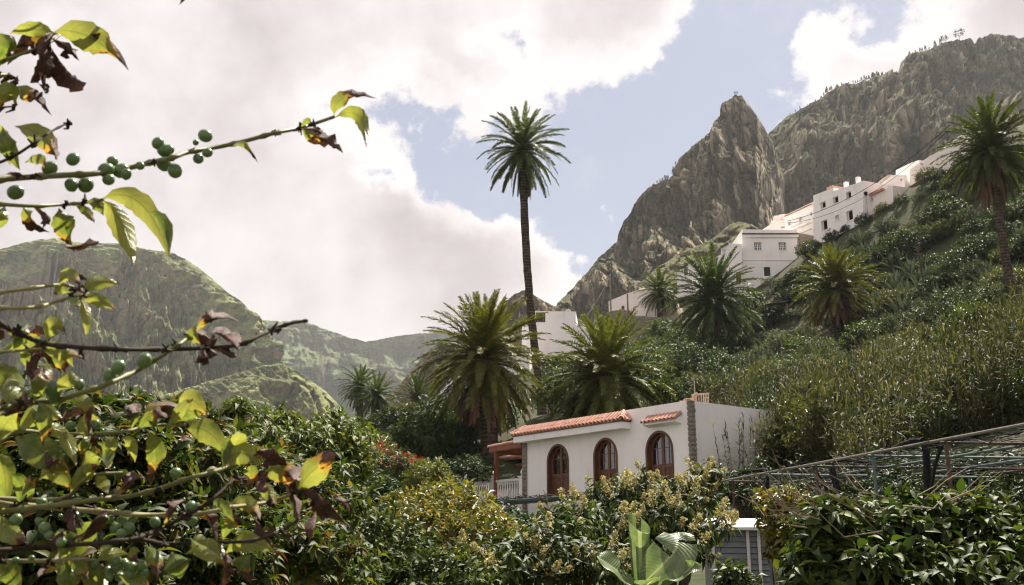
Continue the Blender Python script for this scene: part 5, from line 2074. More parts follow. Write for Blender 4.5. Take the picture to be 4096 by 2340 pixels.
b.obj('flower_arms', MATS['twig_pale'], ast)

# shrubs between the palms and behind the house
MIDP = [(2190, 1420), (2380, 1330), (2620, 1340), (2900, 1420), (2960, 1560), (2780, 1640), (2200, 1690)]
for (x, y), h in scatter_px(MIDP, 52, 48, 15):
    if x < 2400 and y < 1490:
        continue
    kind = random.choice(['dark', 'lush', 'olive', 'dark', 'gloss'])
    shrub(kind, h - Vector((0, 0, .3)), random.uniform(1.0, 2.0), 'dense %s bush ' % {'dark': 'dark green', 'lush': 'fresh green', 'olive': 'olive', 'gloss': 'glossy'}[kind] + ('by the tall palm trunk' if x < 2290 else 'behind the broad palm' if x < 2560 else 'under the dark round palm') +
          (', just above the roof line' if y > 1600 else ', below the cube house' if x < 2560 else ', at the edge of the reeds'),
          '%s bushes behind the house' % kind, hz=random.uniform(.8, 1.3), tint=(.85, .9, .85))
LEFTP = [(1330, 1770), (1500, 1800), (1700, 1760), (1900, 1690), (2060, 1740), (1960, 1800), (1840, 1880), (1600, 1900), (1320, 1880)]
for (x, y), h in scatter_px(LEFTP, 26, 52, 17):
    if x > 1780 and y > 1750:
        continue
    kind = random.choice(['dark', 'lush', 'dark', 'gloss', 'dark'])
    shrub(kind, h - Vector((0, 0, .4)), random.uniform(1.1, 1.9), 'dense %s garden bush ' % {'dark': 'dark green', 'lush': 'fresh green', 'gloss': 'glossy'}[kind] + ('below the pair of small palms' if x < 1560 else 'below the single small palm' if x < 1770 else 'at the foot of the large full palm') +
          (', nearer the porch' if y > 1830 else ', further up'),
          '%s garden bushes left of the porch' % kind, hz=random.uniform(.8, 1.2), tint=(.85, .95, .85))


def bush_at(kind, px, py, D, r_px, label, hz=1.0, flowers=None, tint=(1, 1, 1)):
    c_ = P(px, py, D)
    r_ = r_px / FPX * D
    return shrub(kind, c_ - Vector((0, 0, r_ * hz * .8)), r_, label, None, hz, tint, flowers, 'bush')


bush_at('dark', 1600, 1735, 60, 150, 'big rounded dark bush below the pair of small palms', .75)
bush_at('dark', 1790, 1770, 56, 130, 'dark bush at the foot of the large full palm', .8)
bush_at('olive', 1440, 1830, 46, 150, 'olive round bush at the edge of the left orchard', .8)
bush_at('lush', 1530, 1870, 40, 150, 'green garden bush dotted with red poinsettia flowers', .65, ('flower_red', 90, .34))
bush_at('lush', 1670, 1890, 42, 110, 'smaller green bush with red flowers near the porch', .7, ('flower_red', 40, .2))
bush_at('lush', 1880, 1770, 62, 110, 'feathery fresh green bush behind the porch roof', .8)
bush_at('lush', 1790, 1965, 36, 110, 'low grassy bush under the white balustrade', .5)
bush_at('lush', 1715, 1905, 27, 100, 'bright yellow-green shrub standing above the yellow hedge', .8, tint=(2.2, 1.7, 1.1))
bush_at('dark', 1480, 2010, 27, 190, 'dark blue-green bush in the middle of the garden', .65, tint=(.9, 1.0, 1.1))
bush_at('dark', 1985, 2125, 27, 170, 'dark glossy bush under the vine trellis', .65, tint=(.8, .95, .95))
bush_at('dark', 1300, 1960, 24, 190, 'shaded bush behind the left orchard', .8)
bush_at('dark', 2020, 1790, 64, 130, 'dark bush glimpsed behind the porch posts', .9)
bush_at('dark', 1890, 1840, 58, 110, 'dark bush left of the porch behind the far balustrade post', .9)
bush_at('dark', 1865, 1885, 48, 95, 'dark bush filling the corner left of the balustrade', .8)
bush_at('lush', 1940, 1870, 54, 60, 'small fresh green bush seen through the porch', .9)
bush_at('olive', 1620, 1665, 92, 80, 'olive bush between the pair of palms and the single small palm', .8)
bush_at('dark', 1770, 1660, 84, 110, 'dark bush right of the single small palm', .8)
bush_at('gloss', 1560, 1720, 74, 100, 'glossy bush just under the right one of the paired palms', .8)
# skirts of the pergola side: bushes below the reeds, shade put into a darker tint
UN = ['beside the garden shed', 'at its near end', 'left of its middle', 'under its middle', 'under its tall right part', 'behind the yellowing bush', 'behind the glossy bush', 'at the right edge']
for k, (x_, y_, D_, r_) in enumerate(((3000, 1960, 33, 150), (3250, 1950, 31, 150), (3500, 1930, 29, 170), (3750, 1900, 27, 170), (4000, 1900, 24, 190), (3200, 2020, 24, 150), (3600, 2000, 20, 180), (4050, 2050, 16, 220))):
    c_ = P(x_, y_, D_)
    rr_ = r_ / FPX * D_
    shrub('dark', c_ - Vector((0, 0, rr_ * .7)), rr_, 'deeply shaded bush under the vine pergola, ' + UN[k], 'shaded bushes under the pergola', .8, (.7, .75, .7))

# ---------------------------------------------------------------- reed bed
def reed_arrays(rs, bases, hgt, nleaf=14):
    n = len(bases)
    lean = rs.normal(0, .10, (n, 2))
    tops = bases + np.stack([lean[:, 0] * hgt, lean[:, 1] * hgt, hgt], -1)
    parts = []
    # stalks as thin crossed strips
    T = np.array([(-.5, 0, 0), (.5, 0, 0), (.25, 1, 0), (-.25, 1, 0)])
    F = np.array([(0, 1, 2), (0, 2, 3)])
    ax = tops - bases
    for q in range(2):
        M = frames(ax, np.tile(np.array([[0.2, -1.0, 0], [1.0, .3, 0]])[q], (n, 1)))
        parts.append(scatter(T, F, M, bases, np.stack([np.full(n, .022), np.linalg.norm(ax, axis=1), np.full(n, 1.0)], -1)))
    k = n * nleaf
    t = np.tile(np.linspace(.22, 1.0, nleaf), n) + rs.normal(0, .03, k)
    b = np.repeat(bases, nleaf, 0) + np.repeat(ax, nleaf, 0) * t[:, None]
    az = rs.uniform(0, 6.28, k)
    el = np.interp(t, [.2, .7, 1.0], [-.25, .55, 1.25]) + rs.normal(0, .25, k)
    d = np.stack([np.cos(az) * np.cos(el), np.sin(az) * np.cos(el), np.sin(el)], -1)
    T2 = np.array([(-.5, 0, 0), (.5, 0, 0), (.5, .5, 0.02), (-.5, .5, 0.02), (0, 1, -.35)])
    F2 = np.array([(0, 1, 2), (0, 2, 3), (3, 2, 4)])
    L = rs.uniform(.18, .46, k)
    parts.append(scatter(T2, F2, frames(d, np.array([0, 0, 1.0]) + rs.normal(0, .3, (k, 3))), b, np.stack([L * .085 + .008, L, L], -1)))
    return parts


rs = np.random.default_rng(77)
pts = []
REED = [(2800, 1640), (3050, 1570), (3300, 1540), (3560, 1520), (3800, 1470), (4180, 1400), (4180, 1860), (3700, 1930), (3300, 1960), (2860, 1900), (2830, 1700)]
for _ in range(60000):
    if len(pts) >= 5600:
        break
    x, y = rs.uniform(2780, 4180), rs.uniform(1330, 1960)
    if in_poly(x, y, REED) and vnoise(x / 85, y / 60, 0, 31) + .5 * vnoise(x / 30, y / 25, 0, 33) > rs.uniform(-.75, .25):
        pts.append((x, y))
bases, hg = [], []
# walk the rays in one go
A = np.array(pts)
rays = np.array([tuple(ray(x, y)) for x, y in pts])
Ds = np.arange(27, 75, .5)
hitD = np.full(len(A), np.nan)
for D_ in Ds[::-1]:
    g = ground_z(rays[:, 0] * D_, np.full(len(A), D_))
    hitD = np.where(rays[:, 2] * D_ < g, D_, hitD)
ok = ~np.isnan(hitD)
hp = rays[ok] * hitD[ok][:, None]
hp[:, 1] += rs.uniform(-.4, .4, len(hp))
hp[:, 2] = ground_z(hp[:, 0], hp[:, 1]) - .1
loc = Matrix.Rotation(-HF.rot, 3, 'Z')
rel = hp - np.array(HF.O)
lx = rel[:, 0] * HF.X.x + rel[:, 1] * HF.X.y
ly = rel[:, 0] * HF.Y.x + rel[:, 1] * HF.Y.y
clear = ~((lx < .25) & (lx > xl - .5) & (ly > -.2) & (ly < W_H + .3)) & (hp[:, 1] > 29.5)
hp = hp[clear]
hgt = rs.uniform(.9, 3.4, len(hp)) * (0.85 + .35 * vnoise(hp[:, 0] / 4, hp[:, 1] / 4, 0, 5))
V, F = join_arrays(reed_arrays(rs, hp, hgt))
o = obj('reeds', mesh_np('reeds', V, F, MATS['reed_leaf']))
o['kind'] = 'stuff'
o['label'] = 'dense bed of olive and straw-coloured reeds covering the slope'
o['category'] = 'reeds'
for (x, y), h in scatter_px(REED, 32, 90, 91):
    if h.y < 30:
        continue
    kind = 'lush' if x > 3750 else random.choice(['dark', 'olive', 'lush'])
    shrub(kind, h - Vector((0, 0, .2)), random.uniform(.7, 1.6), {'lush': 'fresh green', 'dark': 'dark green', 'olive': 'olive'}[kind] + ' bush in the reed bed ' +
          ('near the house' if x < 3100 else 'left of the middle' if x < 3400 else 'right of the middle' if x < 3750 else 'at the right edge') + (', high up' if y < 1560 else ', halfway down' if y < 1730 else ', just above the pergola'), kind + ' bushes in the reed bed', hz=random.uniform(.9, 1.5))
# single reeds standing in front of the side wall of the house
for k in range(100):
    y_ = .9 + 6.5 * random.random() ** .8
    x_ = random.uniform(.5, 1.6)
    w_ = HF.O + HF.X * x_ + HF.Y * y_
    z_ = float(ground_z(w_.x, w_.y))
    hh_ = max(1.2, min(z_top + HF.O.z - z_ - .2 + .5 * (y_ - 3.0), 4.8)) * random.uniform(.7, 1.08)
    rd = thing('reed', 'single reed stalk against the blank side wall of the house', 'reed', (w_.x, w_.y, z_), 0, 'reeds against the side wall')
    V, F = join_arrays(reed_arrays(np.random.default_rng(900 + k), np.array([[0, 0, -.1]]), np.array([hh_]), 22)[:2])
    obj('stalk', mesh_np('stalk', V, F, MATS['reed_leaf']), rd)
    V, F = join_arrays(reed_arrays(np.random.default_rng(900 + k), np.array([[0, 0, -.1]]), np.array([hh_]), 26)[2:])
    obj('leaves', mesh_np('leaves', V, F, MATS['reed_leaf']), rd)
# pale feathery plumes and dry grass stems rising from the bed
for k, (x_, y_) in enumerate(((3010, 1440), (3290, 1400), (3235, 1390), (3110, 1400), (2930, 1560), (2880, 1330), (3600, 1330), (3700, 1300), (2740, 1480), (3470, 1400), (3900, 1320), (2960, 1480))):
    h = ground_hit(x_, y_ + 90)
    if h is None:
        continue
    pl = thing('plume_grass', 'pale dry plume stalk rising above the reed bed', 'grass', h, 0, 'dry plumes above the reeds')
    hh_ = random.uniform(2.6, 3.8)
    MB().tube([(0, 0, 0), (random.uniform(-.2, .2), 0, hh_ * .7), (random.uniform(-.4, .4), 0, hh_)], [.022, .016, .02], 4).obj('stalk', MATS['twig_pale'], pl)

# ---------------------------------------------------------------- vine pergola on the right
A0, B0 = P(2885, 1927, 25.5), P(4250, 1665, 13.0)
zp = (A0.z + B0.z) / 2
A0.z = B0.z = zp
ex = (B0 - A0)
plen = ex.length
ex.normalize()
ey = Vector((-ex.y, ex.x, 0))
if ey.y < 0:
    ey = -ey
per = thing('pergola', 'long pipe pergola with wires and dark leafless vines', 'pergola', A0, math.atan2(ex.y, ex.x))
sy = 1.0 if Vector((-ex.y, ex.x, 0)).dot(ey) > 0 else -1.0
MB().tube([(-.2, 0, 0), (plen, 0, 0)], .027, 8).obj('pipe', MATS['pale_pipe'], per)
for d_, mt in ((1.5, 'teal_pipe'), (3.2, 'teal_pipe'), (4.8, 'rust_pipe')):
    MB().tube([(-.4, sy * d_, -.05), (plen, sy * d_, -.05)], .026, 7).obj('pipe', MATS[mt], per)
npst = 6
for k in range(npst):
    x = .8 + (plen - 1.2) * k / (npst - 1)
    MB().tube([(x, -.1 * sy, -.055), (x + .4, sy * 5.2, -.09)], .022, 7).obj('pipe', MATS['teal_pipe' if k % 2 else 'rust_pipe'], per)
    for d_ in (.0, 4.8):
        g = float(ground_z((A0 + ex * x + ey * d_).x, (A0 + ex * x + ey * d_).y))
        MB().tube([(x, sy * d_, -.04), (x, sy * d_, g - A0.z - .2)], .032, 7).obj('post', MATS['teal_pipe' if (k + int(d_)) % 2 else 'rust_pipe'], per)
for k in range(11):
    d_ = .25 + k * .45
    MB().tube([(-.3, sy * d_, -.02), (plen * .5, sy * d_, -.06), (plen, sy * d_, -.02)], .0045, 4).obj('wire', MATS['cable_black'], per)
for k in range(14):
    x = plen * (k + .5) / 14
    MB().tube([(x, 0, -.03), (x + .2, sy * 5, -.05)], .004, 4).obj('wire', MATS['cable_black'], per)
vb = MB()
for k in range(150):
    x, y = random.uniform(0, plen), random.uniform(.1, 5.0)
    a = random.choice((0, math.pi)) + random.uniform(-.4, .4)
    pts = [(x, sy * y, -.02)]
    for j in range(7):
        a += random.uniform(-.35, .35)
        q = pts[-1]
        pts.append((q[0] + .22 * math.cos(a), q[1] + .14 * math.sin(a), -.02 + random.uniform(-.06, .05)))
    vb.tube(pts, [.011 - .001 * j for j in range(8)], 3)
vo = vb.obj('dry_shoots', MATS['cable_black'], per)
vo['kind'] = 'stuff'
for k, (x, y) in enumerate(((plen * .18, .3), (plen * .40, .5), (plen * .70, .3), (plen * .90, 1.8), (plen * .60, 3.6))):
    w_ = A0 + ex * x + ey * y
    g = float(ground_z(w_.x, w_.y))
    vn = thing('vine', ['old black vine stem climbing the near end of the pergola beam', 'thick twisted vine stem in the middle of the pergola', 'forked dark vine trunk gripping the pergola beam',
                        'crooked vine stem near the right edge of the pergola', 'vine stem deep in the shade of the pergola'][k], 'vine', w_ + Vector((0, 0, g - A0.z)), random.uniform(0, 6))
    hh_ = A0.z - g
    pts = smooth_path([(0, 0, -.2), (.12, .05, hh_ * .25), (-.10, .08, hh_ * .5), (.08, -.06, hh_ * .75), (0, 0, hh_ + .04), (.3, .05, hh_ + .10), (.7, 0, hh_ + .03)], 4)
    MB().tube(pts, [.10 - .07 * i / len(pts) + random.uniform(-.012, .015) for i in range(len(pts))], 7).obj('trunk', MATS['cable_black'], vn)
    MB().tube(smooth_path([(0, 0, hh_ * .7), (-.25, .05, hh_ * .9), (-.45, 0, hh_ + .05), (-.9, .1, hh_ + .02)], 4), .03, 5).obj('arm', MATS['cable_black'], vn)
# low rail wall behind the trellis end: reed screen
# ---------------------------------------------------------------- grey shed
FS = Frame(2850, 2200, 19.0, -84.0)
shed = thing('garden_shed', 'grey plank garden shed with a white flat roof among the bushes', 'shed', FS.O, FS.rot)
plain_mat('shed_plank', (0.155, 0.165, 0.175), .6, .3, .10, 5, .15)
x0, zt_ = FS.hit(2848, 2122)
x1, _ = FS.hit(3080, 2122)
zb_ = FS.hit(2850, 2420)[1]
MB().box(x0, x1, .05, 2.0, zb_ - .6, zt_).obj('core', MATS['shed_plank'], shed)
npl = 13
for k in range(npl):
    za, zc = zb_ + (zt_ - zb_) * k / npl, zb_ + (zt_ - zb_) * (k + 1) / npl
    MB().hexa([(x0 + .04, .0, za + .004), (x1 - .04, .0, za + .004), (x1 - .04, .048, za + .004), (x0 + .04, .048, za + .004),
               (x0 + .04, .022, zc - .008), (x1 - .04, .022, zc - .008), (x1 - .04, .048, zc - .008), (x0 + .04, .048, zc - .008)]).obj('plank', MATS['shed_plank'], shed)
for pxx in (2852, 2993, 3037):
    xx = FS.hit(pxx, 2200)[0]
    MB().box(xx - .028, xx + .028, -.03, -.004, zb_, zt_).obj('batten', MATS['sign_white'], shed)
MB().box(FS.hit(3048, 2200)[0], FS.hit(3078, 2200)[0], -.012, -.004, FS.hit(3050, 2215)[1], zt_ - .12).obj('window', MATS['dark_glass'], shed)
xa = FS.hit(2840, 2118)[0]
zr_ = FS.hit(2840, 2120, -.18)[1]
ry_ = 1.9
ztop = FS.hit(2848, 2074, ry_)[1]
MB().hexa([(xa, -.2, zr_), (x1 + .2, -.2, zr_), (x1 + .2, ry_, ztop - .06), (xa, ry_, ztop - .06),
           (xa, -.2, zr_ + .05), (x1 + .2, -.2, zr_ + .05), (x1 + .2, ry_, ztop), (xa, ry_, ztop)]).obj('roof', MATS['sign_white'], shed)
# ---------------------------------------------------------------- nearer trees and bushes
LEAFOBJ = {}


def leaf_obj_mesh(mat, w, bend, fold):
    key = (mat, w, bend, fold)
    if key not in LEAFOBJ:
        T, F = leaf_template(w, fold, bend, 'full')
        LEAFOBJ[key] = mesh_np('leaf', T, F, MATS[mat], smooth=True)
    return LEAFOBJ[key]


def big_bush(name, label, cat, lobes, leaf, ll, ncl, per, indiv=0, w=.42, bend=.25, fold=.10, kind='mid', bark='bark', droop=.3, lump=.4, low=-.6,
             fill=.35, upright=.45, seed=1, stem_r=.03, clusters=None, berries=None, tw=.5, twigs=30, tint=(1, 1, 1), ratio=1.0):
    """lobes: (px, py, depth, rx px, ry px); leaves that show largest become parts of their own"""
    rs = np.random.default_rng(seed)
    L = [(np.array(tuple(P(a, b, d))), rx / FPX * d, ry / FPX * d) for a, b, d, rx, ry in lobes]
    mean = np.mean([c_ for c_, _, _ in L], axis=0)
    gz_ = float(ground_z(mean[0], mean[1]))
    root3 = np.array([mean[0], mean[1], gz_])
    root = thing(name, label, cat, tuple(root3))
    pos, Ms, scs, cens, axs, front = [], [], [], [], [], []
    big = max(r_[1] * r_[2] for r_ in L)
    for c_, rx, ry in L:
        share = max(.15, rx * ry / big)
        p_, M_, s_, ce, ax = bush_arrays(rs, rx, min(rx, ry * 1.6) * ratio, ry, int(ncl * share), per, ll, droop=droop, lump=lump, low=low, fill=fill, upright=upright, tw=tw)
        tocam = unit(-c_)
        front.append((p_ @ tocam) / max(rx, ry) + rs.normal(0, .15, len(p_)))
        pos.append(p_ + c_ - root3)
        Ms.append(M_)
        scs.append(s_)
        cens.append(ce + c_ - root3)
        axs.append(ax)
    pos, Ms, scs, front = np.concatenate(pos), np.concatenate(Ms), np.concatenate(scs), np.concatenate(front)
    cens, axs = np.concatenate(cens), np.concatenate(axs)
    order = np.argsort(-front)
    ind, rest = order[:indiv], order[indiv:]
    T, F = leaf_template(w, fold, bend, kind)
    V, Fa = scatter(T, F, Ms[rest], pos[rest], scs[rest])
    fo = obj('foliage', mesh_np('foliage', V, Fa, MATS[leaf], smooth=kind == 'full'), root)
    fo['kind'] = 'stuff'
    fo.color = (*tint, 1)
    if indiv:
        lm = leaf_obj_mesh(leaf, w, bend, fold)
        for i in ind:
            o = obj('leaf', lm, root)
            s = float(scs[i])
            M4 = Matrix([list(r_) for r_ in Ms[i]]).to_4x4() @ Matrix.Diagonal((s, s, s, 1))
            o.matrix_basis = Matrix.Translation(Vector(pos[i])) @ M4
            o.color = (*tint, 1)
    parts = []
    base = np.array([0, 0, -.2])
    for c_, rx, ry in L:
        e = c_ - root3
        a = base + rs.normal(0, .05, 3) * np.array([1, 1, 0])
        pth = smooth_path([tuple(a), tuple(a * .6 + e * .4 + rs.normal(0, .06, 3)), tuple(e * .8 + rs.normal(0, .05, 3)), tuple(e)], 4)
        parts.append(tube_arrays(pth, [stem_r * (1.0 - .6 * k / len(pth)) for k in range(len(pth))], 6, False))
    sv, sf = join_arrays(parts)
    obj('trunk', mesh_np('trunk', sv, sf, MATS[bark], smooth=True), root)
    parts = []
    lobe_c = np.array([c_ - root3 for c_, _, _ in L])
    for ce, ax in zip(cens[rs.permutation(len(cens))[:twigs * len(L)]], axs):
        j = np.argmin(np.linalg.norm(lobe_c - ce, axis=1))
        s = lobe_c[j] * .6 + ce * .4
        md = (s + ce) / 2 + rs.normal(0, .12, 3) * np.linalg.norm(ce - s)
        parts.append(tube_arrays([Vector(s), Vector(md), Vector(ce), Vector(ce + unit((ce - md)[None])[0] * ll * .5)], [stem_r * .30, stem_r * .22, stem_r * .14, stem_r * .08], 4, False))
    sv, sf = join_arrays(parts)
    tw_ = obj('twigs', mesh_np('twigs', sv, sf, MATS['twig_pale' if bark == 'twig_pale' else bark]), root)
    tw_['kind'] = 'stuff'
    if clusters:
        n, size, minz = clusters
        lim = np.nonzero(((cens - lobe_c[np.argmin(np.linalg.norm(cens[:, None] - lobe_c[None], axis=-1), axis=1)]) @ unit(-mean)) > -.02)[0]
        pick = rs.permutation(lim)[:n]
        for i in pick:
            o = obj('flower_cluster', random.choice(PANICLE), root)
            s = size * rs.uniform(.7, 1.25)
            d = unit((axs[i] + np.array([0, 0, .6]))[None])[0]
            q = Vector(d).to_track_quat('Z', 'Y')
            o.rotation_mode = 'QUATERNION'
            o.rotation_quaternion = q
            o.location = Vector(cens[i] * 1.0 + d * ll * .2)
            o.scale = (s, s, s)
            o.color = (1, 1, 1, 1)
    if berries:
        n, r0 = berries
        bv, bf = ico()
        P_ = cens[rs.integers(0, len(cens), n)]
        P_ = P_ + rs.normal(0, ll * .35, (n, 3))
        M = np.tile(np.eye(3)[None], (n, 1, 1))
        V, Fa = scatter(bv, bf, M, P_, r0 * rs.uniform(.7, 1.1, n))
        b_ = obj('berries', mesh_np('berries', V, Fa, MATS['berry_green'], smooth=True), root)
        b_['kind'] = 'stuff'
    return root


def ico():
    t = (1 + 5 ** .5) / 2
    v = np.array([(-1, t, 0), (1, t, 0), (-1, -t, 0), (1, -t, 0), (0, -1, t), (0, 1, t), (0, -1, -t), (0, 1, -t), (t, 0, -1), (t, 0, 1), (-t, 0, -1), (-t, 0, 1)])
    f = np.array([(0, 11, 5), (0, 5, 1), (0, 1, 7), (0, 7, 10), (0, 10, 11), (1, 5, 9), (5, 11, 4), (11, 10, 2), (10, 7, 6), (7, 1, 8),
                  (3, 9, 4), (3, 4, 2), (3, 2, 6), (3, 6, 8), (3, 8, 9), (4, 9, 5), (2, 4, 11), (6, 2, 10), (8, 6, 7), (9, 8, 1)])
    return v / np.linalg.norm(v[0]), f


def panicle_mesh(seed):
    """loose spray of tiny cream flowers, unit height"""
    rs = np.random.default_rng(seed)
    n = 90
    u = rs.uniform(0, 1, n) ** .8
    a = rs.uniform(0, 6.28, n)
    rr = .42 * (1.05 - u * .75) * rs.uniform(.25, 1, n)
    p = np.stack([rr * np.cos(a), rr * np.sin(a), u], -1)
    T = np.array([(-.5, 0, 0), (.5, 0, 0), (.5, 1, .1), (-.5, 1, .1)])
    F = np.array([(0, 1, 2), (0, 2, 3)])
    parts = [scatter(T, F, frames(unit(rs.normal(size=(n, 3)) + np.array([0, 0, .6])), rs.normal(size=(n, 3))), p, rs.uniform(.05, .11, n))]
    for k in range(12):
        q = p[k * 7]
        parts.append(tube_arrays([(0, 0, max(0, q[2] - .35)), tuple(q)], [.012, .006], 3, False))
    parts.append(tube_arrays([(0, 0, -.15), (0, 0, .8)], [.016, .008], 3, False))
    V, Fc = join_arrays(parts)
    return mesh_np('flower_cluster', V, Fc, MATS['blossom_cream'])


PANICLE = [panicle_mesh(k) for k in range(4)]

big_bush('avocado_tree', 'flowering avocado tree with drooping dark leaves and cream blossom in front of the house', 'tree',
         [(2480, 2035, 14.5, 180, 105), (2640, 2030, 14.5, 190, 125), (2780, 2000, 14.8, 110, 100), (2600, 1930, 14.6, 70, 55), (2840, 1910, 15, 50, 50), (2650, 2130, 14.0, 260, 130), (2400, 2120, 13.6, 200, 110),
          (2760, 2190, 14.2, 70, 110)],
         'leaf_gloss', .175, 150, 7, 280, w=.36, bend=.35, kind='mid', droop=.75, lump=.45, fill=.25, seed=41, stem_r=.09, clusters=(90, .24, 0), twigs=14)
big_bush('loquat_tree', 'low tree with cream blossom sprays at the bottom of the picture, left of the banana', 'tree',
         [(2200, 2230, 12.0, 230, 130), (2040, 2270, 11.5, 170, 120), (2390, 2280, 12, 170, 100), (2240, 2090, 12.6, 70, 70), (2330, 2085, 12.8, 60, 50)],
         'leaf_gloss', .16, 170, 7, 200, w=.36, bend=.3, droop=.55, lump=.45, fill=.25, seed=43, stem_r=.08, clusters=(48, .22, 0), twigs=14)
big_bush('hedge_bush', 'yellowing small-leaved bush between the orchard and the blossom trees', 'shrub',
         [(1760, 2080, 21, 230, 150), (1640, 2180, 20, 220, 150), (1900, 2190, 19.5, 200, 150)],
         'leaf_yellow', .16, 420, 8, 0, w=.45, bend=.2, kind='far', droop=.2, seed=45, stem_r=.05, twigs=10)
big_bush('hedge_bush', 'lower green bush at the bottom edge below the yellowing bush', 'shrub',
         [(1500, 2220, 11, 210, 170), (1720, 2310, 10.5, 220, 110), (1330, 2300, 9.5, 190, 140)],
         'leaf_gloss', .10, 420, 8, 120, w=.45, bend=.2, kind='mid', droop=.2, seed=47, stem_r=.04, twigs=12, tint=(1.3, 1.2, 1.1))
big_bush('orchard_tree', 'loose-leaved orchard tree with drooping leaf tufts against the far mountain', 'tree',
         [(1180, 1815, 9.5, 250, 125), (1000, 1800, 9, 160, 110), (1340, 1820, 9.8, 170, 130), (1330, 1690, 10, 60, 55), (1120, 1690, 9.6, 90, 50), (950, 1650, 9, 60, 40)],
         'leaf_gloss', .105, 290, 8, 220, w=.36, bend=.35, kind='mid', droop=.5, lump=.75, fill=.2, seed=49, stem_r=.05, twigs=32, tint=(2.1, 1.8, 1.3), bark='twig_pale')
big_bush('orchard_tree', 'glossy coffee tree in the middle of the orchard below the loose-leaved tree', 'tree',
         [(1150, 2000, 7.5, 290, 170), (1010, 2160, 6.6, 260, 170), (1230, 2240, 7, 230, 160), (900, 1900, 7, 200, 150)],
         'leaf_coffee', .10, 300, 8, 250, w=.42, bend=.25, kind='mid', droop=.35, lump=.45, fill=.25, seed=51, stem_r=.04, twigs=26, bark='twig_pale', berries=(300, .0075))
big_bush('coffee_tree', 'coffee tree full of small green berries behind the nearest branches', 'tree',
         [(230, 1730, 3.6, 310, 130), (540, 1700, 3.8, 220, 100), (760, 1770, 4.2, 180, 120), (330, 1850, 3.5, 360, 170), (700, 1900, 4.0, 260, 170)],
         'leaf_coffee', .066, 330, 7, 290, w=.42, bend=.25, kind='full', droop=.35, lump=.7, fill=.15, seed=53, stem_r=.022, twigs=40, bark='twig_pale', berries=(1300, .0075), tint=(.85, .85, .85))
big_bush('coffee_tree', 'shaded coffee tree in the bottom left corner under the nearest branches', 'tree',
         [(220, 2120, 3.3, 360, 190), (600, 2150, 3.6, 300, 180), (300, 2320, 3.2, 380, 150), (800, 2290, 3.8, 280, 160)],
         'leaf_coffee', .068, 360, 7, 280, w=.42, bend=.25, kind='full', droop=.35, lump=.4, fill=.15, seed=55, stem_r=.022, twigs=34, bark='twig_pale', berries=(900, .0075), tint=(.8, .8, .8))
rb = big_bush('fruit_bush', 'large glossy broad-leaved bush filling the bottom right corner', 'shrub',
              [(3470, 2180, 5.6, 260, 150), (3330, 2120, 5.4, 130, 100), (3640, 2110, 5.6, 130, 110), (3800, 2160, 5.7, 190, 150), (4010, 2190, 5.8, 170, 150), (3420, 2310, 5.3, 260, 130), (3780, 2330, 5.4, 300, 130), (4050, 2330, 5.5, 180, 150), (3270, 2250, 5.5, 90, 110)],
              'leaf_gloss', .098, 270, 7, 300, w=.46, bend=.28, kind='full', droop=.45, lump=.45, fill=.25, seed=57, stem_r=.03, twigs=16, bark='twig_pale', tint=(1.25, 1.2, 1.0))
big_bush('fruit_bush', 'small-leaved yellowing bush leaning over the grey shed', 'shrub',
         [(3170, 2060, 8.0, 120, 90), (3080, 2005, 8.2, 60, 40), (3160, 2180, 7.8, 90, 110)],
         'leaf_yellow', .075, 190, 8, 100, w=.45, bend=.2, kind='mid', droop=.25, lump=.5, fill=.2, seed=59, stem_r=.022, twigs=22, bark='twig_pale')
big_bush('fruit_bush', 'little green sapling in front of the grey shed', 'shrub', [(2925, 2305, 12, 60, 50), (2960, 2345, 12, 70, 50)],
         'leaf_lush', .11, 60, 7, 60, w=.5, bend=.25, kind='mid', droop=.3, seed=61, stem_r=.02, twigs=8)
# bare pale shoots rising out of the right bush
rs = np.random.default_rng(5)
rbl = np.array(rb.location)
for k in range(44):
    a0 = (rs.uniform(3180, 3620), rs.uniform(1990, 2130))
    a1 = (a0[0] - rs.uniform(80, 330), a0[1] - rs.uniform(60, 210))
    if k % 7 == 0:
        a0 = (rs.uniform(3600, 3800), rs.uniform(2000, 2060))
        a1 = (a0[0] + rs.uniform(120, 300), a0[1] - rs.uniform(60, 190))
    d0 = rs.uniform(5.1, 5.9)
    p0, p1 = P(*a0, d0), P(*a1, d0 + rs.uniform(-.3, .3))
    pm = p0.lerp(p1, .5) + Vector(rs.normal(0, .03, 3)) - Vector((0, 0, .03))
    MB().tube([p0 - rb.location, pm - rb.location, p1 - rb.location], [.0045, .0034, .0016], 5).obj('shoot', MATS['twig_pale'], rb)

# ---------------------------------------------------------------- banana plant
m, N = new_mat('banana_leaf')
uvn = N.n('ShaderNodeTexCoord').outputs['UV']
sp = N.n('ShaderNodeSeparateXYZ')
N.link(uvn, sp.inputs[0])
side = N.m('ABSOLUTE', N.m('SUBTRACT', sp.outputs[0], 0.5))
wav = N.m('SINE', N.m('ADD', N.m('MULTIPLY', sp.outputs[1], 190.0), N.m('MULTIPLY', side, 40.0)))
big_ = N.noise(uvn, 4, 4, .6)
colr = N.mix(N.step(big_, .35, .7), (0.12, 0.175, 0.075), (0.25, 0.31, 0.155))
colr = N.mix(N.step(side, .045, .02), colr, (0.40, 0.46, 0.24))
d_ = principled(N, colr, .34, .55, 0, bump(N, wav, .25, .01))
t_ = N.n('ShaderNodeBsdfTranslucent')
N.link(N.mix(1.0, colr, (1.05, 1.08, .6), 'MULTIPLY'), t_.inputs[0])
mx = N.n('ShaderNodeMixShader')
mx.inputs[0].default_value = .42
N.link(d_, mx.inputs[1])
N.link(t_.outputs[0], mx.inputs[2])
finish(N, mx.outputs[0])


